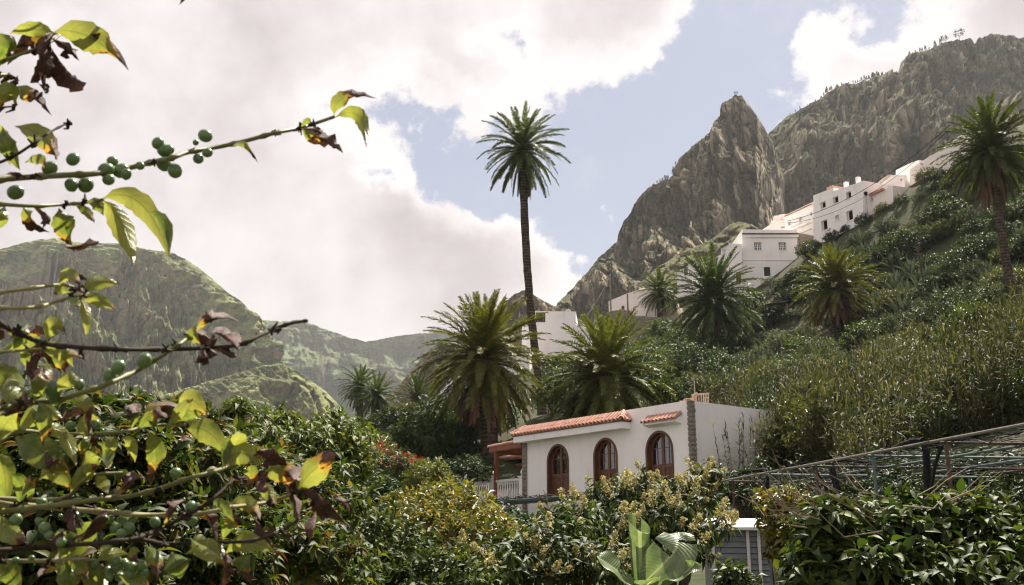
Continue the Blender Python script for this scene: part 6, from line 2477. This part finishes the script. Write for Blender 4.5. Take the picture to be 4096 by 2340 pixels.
def sheet_leaf(name, pts, widths, facing, mat, parent, origin, fold=.15, wave=.02, roll=0.0, cols=7, tears=(), kseg=5, seed=0):
    """a broad leaf along a path, turned to a facing direction"""
    rs = np.random.default_rng(seed)
    widths = [(a, b * KB) for a, b in widths]
    path = smooth_path(pts, kseg)
    n = len(path)
    V, UV, F = [], [], []
    for i, p in enumerate(path):
        t = (path[min(i + 1, n - 1)] - path[max(i - 1, 0)]).normalized()
        f = Vector(facing)
        s = t.cross(f).normalized()
        nn = s.cross(t).normalized()
        s2 = s * math.cos(roll) + nn * math.sin(roll)
        n2 = nn * math.cos(roll) - s * math.sin(roll)
        v = i / (n - 1)
        w = float(np.interp(v, [q[0] for q in widths], [q[1] for q in widths])) / 2
        for j in range(cols):
            u = j / (cols - 1) * 2 - 1
            off = s2 * (u * w) + n2 * (abs(u) * w * fold + wave * math.sin(v * 21 + u * 3 + seed) * abs(u))
            V.append(tuple(p + off - origin))
            UV.append(((u + 1) / 2, v))
    for i in range(n - 1):
        for j in range(cols - 1):
            if any(abs(i - ti) < 1 and (j < cols // 2) == sd for ti, sd in tears):
                continue
            a = i * cols + j
            F.append((a, a + 1, a + cols + 1, a + cols))
    return obj(name, mesh_np(name, V, np.array(F), mat, uv=UV, smooth=True), parent)


DB = 10.6
KB = DB / 13.0
bb = P(2545, 2420, DB)
gzb = float(ground_z(bb.x, bb.y))
ban = thing('banana_plant', 'young banana plant with one rolled upright leaf and two broad open leaves', 'banana', (bb.x, bb.y, gzb))
bo = Vector((bb.x, bb.y, gzb))
ML = MATS['banana_leaf']
plain_mat('banana_stem', (0.13, 0.16, 0.06), .5, .35, .3, 6, .2)
MB().tube([(0, 0, -.1), (.02, 0, 1.0), (0, 0, bb.z - gzb + .25)], [.13, .11, .07], 10).obj('stem', MATS['banana_stem'], ban, True)
pt = lambda x, y, d=0.0: P(x, y, DB + d)
sheet_leaf('leaf', [pt(2560, 2400), pt(2580, 2330, -.1), pt(2640, 2270, -.15), pt(2700, 2200, -.1), pt(2715, 2150, 0), pt(2712, 2128, .05)], [(0, .02), (.18, .12), (.38, .50), (.62, .56), (.85, .34), (1, .02)],
           (0.1, -1, .25), ML, ban, bo, .18, .012, .15, 9, ((13, True), (18, False)), 5, 1)
sheet_leaf('leaf', [pt(2545, 2410), pt(2530, 2345, -.1), pt(2490, 2300, -.25), pt(2430, 2255, -.35), pt(2385, 2226, -.4)], [(0, .03), (.25, .20), (.5, .42), (.8, .34), (1, .04)],
           (-.25, -.8, .6), ML, ban, bo, .25, .012, -.35, 9, ((10, False),), 5, 2)
sheet_leaf('leaf', [pt(2590, 2400), pt(2650, 2340, -.1), pt(2710, 2310, -.2), pt(2765, 2270, -.25), pt(2778, 2245, -.25)], [(0, .03), (.3, .26), (.6, .34), (.9, .2), (1, .03)],
           (.3, -.7, .7), ML, ban, bo, .22, .012, .5, 9, (), 5, 3)
sheet_leaf('leaf', [pt(2550, 2420), pt(2570, 2370, -.2), pt(2600, 2330, -.4), pt(2640, 2310, -.55)], [(0, .03), (.35, .3), (.7, .36), (1, .05)], (.1, -.6, .9), ML, ban, bo, .25, .01, .1, 9, (), 5, 4)
# the leaf still rolled: an open trumpet
V, UV, F = [], [], []
pth = smooth_path([pt(2560, 2400), pt(2562, 2330), pt(2560, 2240), pt(2557, 2160), pt(2557, 2095)], 5)
n = len(pth)
for i, p in enumerate(pth):
    v = i / (n - 1)
    r_ = float(np.interp(v, [0, .35, .7, 1], [.04 * KB, .10 * KB, .125 * KB, .14 * KB]))
    for j in range(17):
        a = 2 * math.pi * j / 16 * .93 + 1.75
        top = .10 * (math.cos(a - 2.2)) * max(0, v - .8) * 5
        V.append(tuple(p + Vector((r_ * math.cos(a), r_ * math.sin(a) * .8, top)) - bo))
        UV.append((j / 16, v))
for i in range(n - 1):
    for j in range(16):
        a = i * 17 + j
        F.append((a, a + 1, a + 18, a + 17))
obj('rolled_leaf', mesh_np('rolled_leaf', V, np.array(F), ML, uv=UV, smooth=True), ban)
# ---------------------------------------------------------------- nearest coffee branches
m, N = new_mat('coffee_leaf')
uvn = N.n('ShaderNodeTexCoord').outputs['UV']
oi = N.n('ShaderNodeObjectInfo')
oc = N.n('ShaderNodeSeparateColor')
N.link(oi.outputs['Color'], oc.inputs[0])
sp = N.n('ShaderNodeSeparateXYZ')
N.link(uvn, sp.inputs[0])
cmb = N.n('ShaderNodeCombineXYZ')
N.link(sp.outputs[0], cmb.inputs[0])
N.link(N.m('MULTIPLY', sp.outputs[1], 2.2), cmb.inputs[1])
N.link(N.m('MULTIPLY', oi.outputs['Random'], 40.0), cmb.inputs[2])
side = N.m('ABSOLUTE', N.m('SUBTRACT', sp.outputs[0], 0.5))
vein = N.m('POWER', N.m('ABSOLUTE', N.m('SINE', N.m('SUBTRACT', N.m('MULTIPLY', sp.outputs[1], 27.0), N.m('MULTIPLY', side, 9.0)))), 14.0)
vein = N.m('SUBTRACT', 1.0, N.m('POWER', N.m('ABSOLUTE', N.m('SINE', N.m('SUBTRACT', N.m('MULTIPLY', sp.outputs[1], 27.0), N.m('MULTIPLY', side, 9.0)))), 0.25))
rib = N.step(side, .045, .012)
vv = N.m('MAXIMUM', N.m('MULTIPLY', vein, .6), rib)
n1 = N.noise(cmb.outputs[0], 3.2, 5, .6)
n2 = N.noise(cmb.outputs[0], 11, 5, .6)
green = N.mix(oc.outputs[1], (0.040, 0.085, 0.014), (0.25, 0.262, 0.068))
green = N.mix(N.step(n1, .35, .7, 0, .42), green, (0.30, 0.28, 0.06))
green = N.mix(N.m('MULTIPLY', vv, .5), green, (0.06, 0.10, 0.016))
# dry tips and edges: how far they reach is in the red channel of the object colour
reach = N.m('ADD', sp.outputs[1], N.m('MULTIPLY', N.m('SUBTRACT', n1, .5), .55))
reach = N.m('ADD', reach, N.m('MULTIPLY', N.m('SUBTRACT', n2, .5), .16))
reach = N.m('ADD', reach, N.m('MULTIPLY', N.m('SUBTRACT', side, .3), .25))
lim = N.m('SUBTRACT', 1.12, oc.outputs[0])
edge = N.m('SUBTRACT', reach, lim)
rim = N.step(edge, -.10, .0)
dead = N.step(edge, -.01, .05)
colr = N.mix(rim, green, (0.34, 0.185, 0.03))
brown = N.mix(N.step(n2, .35, .68), (0.030, 0.013, 0.010), (0.120, 0.045, 0.026))
colr = N.mix(dead, colr, brown)
d_ = principled(N, colr, N.mix(dead, (.33, .33, .33), (.7, .7, .7)), .5, 0, bump(N, N.m('MULTIPLY_ADD', vv, -.7, N.m('MULTIPLY', n2, N.m('MULTIPLY_ADD', dead, 1.2, .15))), .5, .0015))
t_ = N.n('ShaderNodeBsdfTranslucent')
N.link(N.mix(1.0, colr, (1.6, 1.52, 1.0), 'MULTIPLY'), t_.inputs[0])
mx = N.n('ShaderNodeMixShader')
N.link(N.m('MULTIPLY_ADD', dead, -.34, .52), mx.inputs[0])
N.link(d_, mx.inputs[1])
N.link(t_.outputs[0], mx.inputs[2])
finish(N, mx.outputs[0])
plain_mat('coffee_twig_green', (0.135, 0.130, 0.040), .55, .35, .25, 60, .25, bdist=.001)
plain_mat('coffee_twig_brown', (0.035, 0.023, 0.016), .8, .2, .4, 60, .4, bdist=.001)
plain_mat('coffee_twig_tan', (0.25, 0.21, 0.095), .6, .3, .25, 60, .25, bdist=.001)
plain_mat('berry_skin', (0.095, 0.155, 0.050), .30, .5, .20, 55, .05, bdist=.0006)

bm = MB().lathe([(.02, -1.0), (.38, -.93), (.72, -.72), (.94, -.38), (1.0, 0.0), (.94, .38), (.72, .72), (.40, .92), (.17, .985), (.15, 1.04), (.06, 1.03)], 14).mesh('berry', MATS['berry_skin'], True)

shrub_base = Vector((-.78, 1.02, -1.75))
coffee = thing('coffee_shrub', 'nearest coffee shrub reaching in from the left with yellowing leaves and green berries', 'shrub', shrub_base)
MB().tube(smooth_path([(0, 0, 0), (.02, .03, .7), (-.02, 0, 1.4), (.03, .02, 2.1), (0, 0, 2.7)], 4), [.022 - .0009 * k for k in range(17)], 8).obj('stem', MATS['coffee_twig_brown'], coffee, True)

# branches: name, depth, radius px (start, end), material, photo points
BR = {
    'a': (.98, (15, 7), 'coffee_twig_green', [(-330, 760), (-150, 735), (0, 718), (137, 707), (275, 700), (385, 694), (522, 670), (618, 646), (687, 632), (755, 608), (893, 584), (996, 560), (1100, 532), (1199, 512), (1247, 498), (1335, 468)]),
    'b': (.92, (9, 4), 'coffee_twig_brown', [(-300, 740), (-60, 668), (41, 632), (130, 577), (206, 525), (268, 494)]),
    'c': (1.02, (10, 6), 'coffee_twig_green', [(-320, 800), (-100, 812), (0, 817), (137, 824), (261, 817), (343, 810), (412, 798)]),
    'd': (.95, (10, 6), 'coffee_twig_tan', [(-330, 1230), (-120, 1185), (0, 1169), (110, 1155), (236, 1139), (300, 1150)]),
    'e': (.93, (10, 6), 'coffee_twig_tan', [(-320, 1250), (-120, 1238), (0, 1232), (132, 1230), (220, 1208), (286, 1186), (325, 1178)]),
    'f': (.86, (13, 6), 'coffee_twig_brown', [(-330, 1140), (-120, 1240), (0, 1296), (55, 1323), (181, 1375), (330, 1389), (467, 1397), (659, 1397), (824, 1392), (962, 1378), (1044, 1340), (1099, 1315), (1170, 1292), (1228, 1283)]),
    'g': (.90, (14, 7), 'coffee_twig_green', [(-300, 1690), (-80, 1650), (93, 1614), (220, 1603), (330, 1570), (440, 1532), (549, 1482), (632, 1433), (709, 1383), (760, 1345)]),
    'h': (1.00, (12, 7), 'coffee_twig_green', [(-300, 2080), (-60, 2055), (87, 2036), (231, 2019), (404, 1996), (519, 1984), (634, 1956), (750, 1915), (836, 1892), (911, 1869), (1010, 1845)]),
    'i': (1.04, (12, 7), 'coffee_twig_tan', [(-250, 2020), (60, 2020), (271, 2036), (375, 2045), (461, 2051), (577, 2060), (721, 2060), (808, 2054), (923, 2031), (1079, 2008), (1180, 1970)]),
    'j': (.96, (11, 6), 'coffee_twig_brown', [(-300, 2225), (0, 2201), (115, 2192), (231, 2181), (404, 2172), (548, 2152), (634, 2117), (750, 2060), (836, 2008), (946, 1910)]),
    'k': (.98, (8, 5), 'coffee_twig_brown', [(548, 2152), (663, 2175), (865, 2169), (1009, 2163), (1125, 2123), (1190, 2080)]),
    'l': (1.00, (9, 6), 'coffee_twig_tan', [(-300, 2250), (0, 2244), (202, 2244), (300, 2235), (420, 2250), (540, 2262)]),
    'm': (1.03, (9, 5), 'coffee_twig_green', [(-280, 1800), (-60, 1790), (75, 1725), (200, 1735), (370, 1735), (502, 1725), (590, 1705), (663, 1700), (740, 1700)]),
    'n': (.97, (9, 5), 'coffee_twig_green', [(-300, 260), (-120, 250), (0, 240), (90, 215), (190, 175), (240, 140)]),
    'o': (1.01, (9, 5), 'coffee_twig_green', [(-260, 2010), (100, 2000), (260, 1990), (325, 1925), (370, 1900), (490, 1890)]),
    'p': (.95, (8, 4), 'coffee_twig_green', [(-320, 420), (-120, 440), (0, 430), (60, 425)]),
    'r': (.98, (8, 5), 'coffee_twig_green', [(-330, -40), (-60, -90), (250, -110), (520, -95), (700, -70)]),
    'q': (.99, (8, 4), 'coffee_twig_green', [(-320, 1480), (-120, 1440), (0, 1410), (110, 1400), (190, 1395)]),
}
bobj = {}
bpix = {}
for key, (D_, (r0, r1), mt, pts) in BR.items():
    pp = []
    for i, (x, y) in enumerate(pts):
        pp.append(P(x, y, D_ + .03 * math.sin(i * 1.7 + len(pts))) - shrub_base)
    if pts[0][0] < 0:
        # root the branch on the stem outside the frame
        pp.insert(0, Vector((0, 0, pp[0].z - .06)))
    path = smooth_path(pp, 5)
    n = len(path)
    rad = []
    for i in range(n):
        r_ = (r0 + (r1 - r0) * i / n) / FPX * D_
        rad.append(r_ * (1.45 if i % 6 == 3 else 1.0))
    bobj[key] = MB().tube(path, rad, 9).obj('branch', MATS[mt], coffee, True)
    bpix[key] = (np.array(pts, float), D_)


def nearest_branch(x, y):
    best_, bk_ = 1e9, None
    for k_, (pts, D_) in bpix.items():
        a, b = pts[:-1], pts[1:]
        ab = b - a
        t = np.clip(((np.array([x, y]) - a) * ab).sum(1) / (ab * ab).sum(1), 0, 1)
        d = np.min(np.linalg.norm(a + ab * t[:, None] - np.array([x, y]), axis=1))
        if d < best_:
            best_, bk_ = d, k_
    return bk_


def coffee_leaf(b, mi, t, wpx, brown=.15, yel=.5, roll=0.0, fold=.18, D=None, seed=0):
    rs = np.random.default_rng(seed + 1000)
    key = nearest_branch(*b)
    D0 = (D or bpix[key][1]) - .004
    pb = P(*b, D0)
    pm = P(*mi, D0 + rs.uniform(-.035, .02))
    ptp = P(*t, D0 + rs.uniform(-.05, .05))
    ctrl = pm * 2 - (pb + ptp) * .5
    n, cols = 15, 7
    V, UV, F = [], [], []
    W = wpx * .86 / FPX * D0
    brown = min(1.1, brown * 1.25)
    fold = rs.uniform(.12, .55)
    prof = [(0, .04), (.06, .10), (.18, .62), (.36, .97), (.52, 1.0), (.68, .82), (.82, .50), (.92, .24), (1, .02)]
    ph = rs.uniform(0, 6)
    for i in range(n):
        v = i / (n - 1)
        p = pb * (1 - v) ** 2 + ctrl * 2 * v * (1 - v) + ptp * v * v
        tg = ((ctrl - pb) * (1 - v) + (ptp - ctrl) * v).normalized()
        view = p.normalized()
        s = tg.cross(view)
        s = s.normalized() if s.length > 1e-4 else Vector((1, 0, 0))
        nn = s.cross(tg).normalized()
        dry = max(0.0, min(1.0, (v - (1.02 - brown)) / .25))
        a = roll + dry * rs.uniform(.2, .8) * (1 if seed % 2 else -1)
        s2 = s * math.cos(a) + nn * math.sin(a)
        n2 = nn * math.cos(a) - s * math.sin(a)
        w = float(np.interp(v, [q[0] for q in prof], [q[1] for q in prof])) * W / 2
        cr = 1 - .42 * dry
        for j in range(cols):
            u = j / (cols - 1) * 2 - 1
            cup = abs(u) ** 1.5 * (fold + dry * 1.25)
            wv = .10 * math.sin(v * 14 + u * 2.2 + ph) * abs(u) + rs.normal(0, .10) * dry
            edge = 1 + .08 * math.sin(v * 33 + ph * 2 + u) * (abs(u) > .9) + rs.normal(0, .12) * dry * (abs(u) > .6)
            off = s2 * (u * w * cr * edge) + n2 * (w * (cup + wv))
            V.append(tuple(p + off - shrub_base))
            UV.append(((u + 1) / 2, v))
    for i in range(n - 1):
        for j in range(cols - 1):
            q = i * cols + j
            F.append((q, q + 1, q + cols + 1, q + cols))
    o = obj('leaf', mesh_np('leaf', V, np.array(F), MATS['coffee_leaf'], uv=UV, smooth=True), bobj[key])
    o.color = (brown, yel if yel > .95 else yel * .78, 0, 1)
    return o


LV = [  # base, middle, tip, width px, dry share, yellowness, roll
    ((1337, 466), (1372, 392), (1508, 394), 78, .42, .85, .15), ((1340, 470), (1432, 462), (1466, 590), 78, .16, .75, -.2), ((1203, 514), (1275, 552), (1372, 612), 96, .60, .8, .2),
    ((1203, 512), (1228, 484), (1250, 490), 30, .3, .6, 0), ((1200, 514), (1260, 520), (1292, 535), 40, .9, .3, .5), ((930, 584), (985, 582), (1032, 652), 34, .35, .95, .5),
    ((705, -72), (728, -30), (716, 20), 60, .8, .3, .2), ((600, -85), (560, -60), (540, -20), 60, .5, .6, .2),
    # cluster in the top left corner
    ((215, 128), (362, 150), (514, 282), 150, .30, .85, .1), ((215, 130), (130, 118), (40, 135), 80, .1, .8, .3), ((235, 135), (170, 190), (178, 372), 150, 1.0, .1, .2),
    ((200, 150), (270, 190), (318, 244), 110, .9, .1, -.3), ((190, 175), (95, 170), (28, 262), 150, .75, .2, .3), ((205, 190), (280, 290), (345, 330), 100, 1.05, .0, .7),
    ((60, 345), (120, 380), (206, 462), 92, .55, .85, .2), ((70, 215), (20, 190), (-40, 300), 140, .05, .2, -.2), ((60, 420), (30, 370), (-30, 480), 96, .3, .8, .2),
    ((0, 300), (45, 300), (80, 325), 70, .7, .4, .1), ((120, 150), (150, 135), (196, 200), 80, .08, .9, .3), ((-20, 350), (40, 330), (70, 300), 60, .9, .3, .1),
    ((190, 170), (150, 250), (120, 330), 120, .95, .1, -.4), ((240, 140), (330, 140), (400, 130), 70, .35, .7, .4), ((150, 330), (180, 360), (175, 375), 40, 1.0, .1, .2),
    ((10, 505), (40, 590), (80, 680), 92, .05, .25, .3), ((60, 505), (165, 545), (228, 640), 110, .34, .9, .2), ((-10, 490), (10, 560), (40, 660), 80, .08, .85, -.6),
    ((100, 650), (160, 640), (176, 690), 60, .3, .8, .2), ((20, 700), (70, 690), (120, 720), 46, .8, .3, .2),
    # second branch
    ((408, 799), (488, 900), (535, 1056), 112, .04, 1.0, .25), ((405, 797), (560, 812), (674, 1026), 118, .06, 1.0, .3), ((590, 850), (650, 900), (676, 1020), 76, .05, .25, -.5),
    ((236, 832), (262, 905), (300, 1010), 112, .30, .35, .2), ((262, 985), (320, 985), (398, 968), 56, 1.1, .1, .4), ((92, 826), (130, 880), (200, 930), 74, .55, .75, .2),
    ((300, 822), (345, 845), (377, 892), 48, .3, .4, .3), ((345, 808), (385, 815), (414, 862), 64, .05, .5, .2), ((20, 820), (0, 880), (-30, 930), 70, .2, .8, .1), ((120, 826), (190, 860), (170, 915), 60, .8, .3, .1),
    # pair of tan twigs with star of leaves
    ((236, 1142), (272, 1098), (322, 1142), 70, .22, .8, .3), ((286, 1112), (318, 1098), (354, 1120), 36, 1.1, .1, .3), ((330, 1170), (392, 1128), (486, 1140), 72, .18, .85, .2),
    ((324, 1180), (390, 1198), (463, 1236), 62, .15, .95, .1), ((319, 1188), (346, 1258), (344, 1346), 50, .06, 1.0, .15), ((275, 1186), (300, 1205), (316, 1226), 44, .2, .7, .3),
    ((290, 1150), (320, 1160), (350, 1165), 56, 1.1, .0, .2), ((285, 1170), (240, 1160), (228, 1180), 40, .3, .6, .2),
    # dark branch
    ((786, 1322), (850, 1275), (958, 1286), 74, .72, .9, .2), ((731, 1374), (795, 1335), (854, 1374), 92, .55, .9, .2), ((850, 1330), (900, 1350), (948, 1388), 84, .9, .3, .2),
    ((818, 1396), (830, 1430), (836, 1458), 66, 1.1, .1, .2), ((850, 1398), (900, 1410), (944, 1424), 50, 1.1, .1, .3), ((870, 1345), (840, 1385), (860, 1410), 70, 1.0, .2, -.3),
    # leaves on the left around the rising branch
    ((187, 1368), (215, 1302), (268, 1344), 92, .25, .8, .2), ((0, 1400), (120, 1372), (226, 1412), 66, .12, .9, .3), ((170, 1405), (262, 1412), (358, 1444), 72, .38, .8, .2),
    ((104, 1444), (170, 1488), (206, 1550), 96, .45, .4, .3), ((-40, 1470), (30, 1520), (66, 1620), 130, .1, .4, .1), ((231, 1568), (270, 1520), (336, 1534), 84, .12, .85, .3),
    ((40, 1398), (70, 1350), (20, 1330), 60, .2, .8, .4), ((180, 1400), (150, 1470), (190, 1500), 70, .9, .3, .2), ((0, 1660), (80, 1640), (120, 1600), 90, .9, .2, .1),
    ((75, 1728), (160, 1655), (262, 1682), 104, .18, .85, .2), ((240, 1690), (300, 1660), (350, 1652), 60, 1.1, .2, .2), ((161, 1725), (235, 1722), (292, 1780), 70, .12, .8, .4),
    ((60, 1750), (160, 1800), (280, 1895), 150, .15, .2, .2), ((594, 1700), (640, 1626), (724, 1640), 110, .55, .85, .2), ((712, 1625), (768, 1600), (830, 1668), 100, .16, 1.0, .2),
    ((663, 1712), (752, 1672), (852, 1694), 90, .12, .75, .3), ((733, 1713), (832, 1728), (908, 1822), 112, .06, .8, .15), ((588, 1731), (626, 1820), (604, 1958), 90, .36, .35, .2),
    ((502, 1700), (545, 1650), (566, 1660), 72, .95, .5, .1), ((420, 1745), (450, 1775), (458, 1806), 60, .08, .9, .2), ((484, 1750), (520, 1780), (540, 1850), 58, .1, .85, -.3),
    ((369, 1742), (345, 1790), (352, 1850), 62, .35, .2, .6), ((392, 1768), (425, 1810), (432, 1876), 66, .15, .25, -.4), ((156, 1918), (228, 1890), (292, 1966), 104, .15, .85, .2),
    ((320, 1935), (345, 1890), (380, 1862), 60, .3, .7, .3), ((380, 1910), (410, 1930), (430, 1975), 60, .15, .8, .2), ((0, 1760), (20, 1700), (70, 1640), 110, .12, .7, .2),
    ((-20, 1810), (20, 1900), (14, 2046), 100, .04, .45, .1), ((44, 1900), (82, 1940), (66, 2044), 62, .04, .15, -.2), ((220, 1900), (180, 1830), (230, 1770), 90, .8, .3, .2),
    # right end of the lower branches
    ((888, 1872), (956, 1812), (1040, 1862), 120, .10, .85, .2), ((1000, 1830), (1090, 1802), (1168, 1888), 130, 1.05, .1, .25), ((1050, 1872), (1120, 1880), (1178, 1918), 110, .45, .8, .2),
    ((1035, 1935), (1075, 1970), (1110, 2040), 62, .3, .9, .2), ((1140, 1930), (1170, 1990), (1184, 2108), 66, 1.1, .1, .3), ((1080, 1880), (1060, 1930), (1070, 1950), 60, .9, .1, .2),
    ((1188, 1966), (1248, 1886), (1348, 1818), 120, .36, .85, .2), ((1210, 1950), (1290, 1990), (1390, 2104), 96, 1.1, .2, .2), ((1222, 2008), (1270, 2020), (1300, 2084), 84, .35, .9, .2),
    ((1262, 2045), (1260, 2100), (1236, 2172), 66, 1.1, .1, .2), ((1326, 1996), (1370, 2010), (1400, 2060), 56, 1.1, .1, .4), ((1150, 1880), (1210, 1920), (1236, 1990), 80, 1.0, .2, .3),
    ((917, 2033), (985, 2012), (1040, 2080), 76, .3, .9, .2), ((1020, 2076), (1060, 2130), (1100, 2206), 86, 1.1, .1, .2), ((1000, 1850), (1000, 1910), (960, 1950), 74, .5, .5, .3),
    # bottom row
    ((900, 2216), (992, 2168), (1106, 2212), 84, .10, .85, .2), ((744, 2216), (838, 2196), (902, 2272), 100, .18, .75, .2), ((686, 2208), (712, 2260), (722, 2318), 120, .08, .2, .2),
    ((577, 2180), (622, 2240), (624, 2328), 74, .45, .3, .3), ((382, 2078), (300, 2180), (140, 2318), 120, .22, .25, .2), ((0, 2060), (30, 2120), (106, 2172), 92, .28, .7, .2),
    ((917, 2256), (985, 2262), (1006, 2340), 96, .4, .4, .2), ((760, 2150), (820, 2210), (880, 2230), 60, .1, .9, .4), ((470, 2300), (560, 2330), (640, 2390), 80, .4, .7, .2),
    ((-20, 2270), (40, 2290), (80, 2370), 100, .1, .3, .2), ((520, 2190), (540, 2215), (560, 2250), 50, .5, .9, .2), ((870, 2170), (900, 2290), (860, 2350), 80, .9, .2, .2),
]
for k, (b, mi, t, w, br, ye, ro) in enumerate(LV):
    coffee_leaf(b, mi, t, w, br, ye, ro, seed=k)

# more leaves in pairs along the lower branches
rx_ = random.Random(31)
for k in range(46):
    key = rx_.choice('ghijlmmoqqkg')
    pts, D_ = bpix[key]
    i = rx_.randrange(1, len(pts) - 1)
    x, y = pts[i] + (pts[i + 1] - pts[i]) * rx_.random()
    if x < -40 or x > 1000 or y < 1380:
        continue
    a = rx_.choice((-1, 1)) * rx_.uniform(.35, 1.5)
    ln = rx_.uniform(105, 190)
    mx_, my_ = x + ln * .5 * math.cos(a), y + ln * .5 * math.sin(a) - rx_.uniform(5, 25)
    tx_, ty_ = x + ln * math.cos(a), y + ln * math.sin(a) + rx_.uniform(0, 35)
    coffee_leaf((x, y), (mx_, my_), (tx_, ty_), ln * rx_.uniform(.42, .56), rx_.choice((.08, .15, .3, .5, .8, 1.05)), rx_.choice((.2, .4, .7, .85)), rx_.uniform(-.6, .6), seed=500 + k)

c6 = lambda L_: [(x / 1.7336, 1500 + y / 1.7336, r_ / 1.7336) for x, y, r_ in L_]
BE = [(821, 543, 28), (783, 570, 13), (632, 573, 26), (656, 601, 29), (676, 598, 22), (656, 657, 30), (699, 683, 30), (292, 637, 27), (285, 740, 27), (343, 740, 32), (450, 645, 22), (424, 680, 31),
      (486, 683, 31), (434, 718, 25), (505, 697, 22), (560, 663, 18), (830, 611, 20), (793, 635, 22), (199, 673, 30), (62, 769, 32), (577, 1444, 30), (473, 1469, 28), (440, 1504, 28), (316, 1537, 22),
      (212, 1557, 34), (220, 1587, 24), (585, 1432, 20)]
BE += c6([(660, 345, 38), (490, 350, 32), (1220, 680, 38), (1325, 915, 40), (1515, 920, 32), (1330, 1010, 35), (1075, 1020, 35), (720, 1000, 32), (770, 1000, 28), (850, 1005, 38), (910, 1010, 30), (800, 1060, 36), (895, 1060, 38),
          (840, 1100, 30), (290, 885, 35), (310, 1060, 38), (270, 1015, 25), (340, 1110, 28), (110, 1005, 40), (525, 980, 32), (545, 1030, 30), (755, 1270, 32), (810, 1290, 32), (860, 1300, 28), (810, 1330, 36), (870, 1310, 26),
          (915, 1330, 34), (985, 1320, 34), (900, 1380, 34), (990, 1370, 38), (745, 1360, 32), (830, 1400, 30), (755, 1400, 28), (900, 1420, 30), (645, 1310, 34), (110, 1285, 22), (220, 1270, 20), (425, 1160, 33)])
rs = np.random.default_rng(12)
for x, y, r_ in BE:
    key = nearest_branch(x, y)
    D_ = bpix[key][1] + rs.uniform(-.012, .012)
    o = obj('berry', bm, bobj[key])
    o.location = P(x, y, D_) - shrub_base
    s = r_ / FPX * D_
    o.scale = (s, s, s * rs.uniform(1.02, 1.14))
    # the eye of the berry points away from the twig
    pts, _ = bpix[key]
    j = np.argmin(np.linalg.norm(pts - np.array([x, y]), axis=1))
    d = Vector((x - pts[j][0], rs.uniform(-25, 25), -(y - pts[j][1]))) + Vector(rs.normal(0, 12, 3))
    o.rotation_euler = d.to_track_quat('Z', 'Y').to_euler()
# small dry bits at the joints
bits = {}
for key, (pts, D_) in bpix.items():
    b = MB()
    for (x, y) in pts:
        if x < 0 or rs.uniform() < .35:
            continue
        for q in range(4):
            p0 = P(x + rs.uniform(-12, 12), y + rs.uniform(-8, 8), D_ - .004) - shrub_base
            b.tube([p0, p0 + Vector(rs.normal(0, .0018, 3)), p0 + Vector(rs.normal(0, .0032, 3))], [.0022, .0018, .0008], 4)
    if b.v:
        b.obj('dry_calyx', MATS['coffee_twig_brown'], bobj[key])['kind'] = 'stuff'
# one leaf hanging in from above the frame
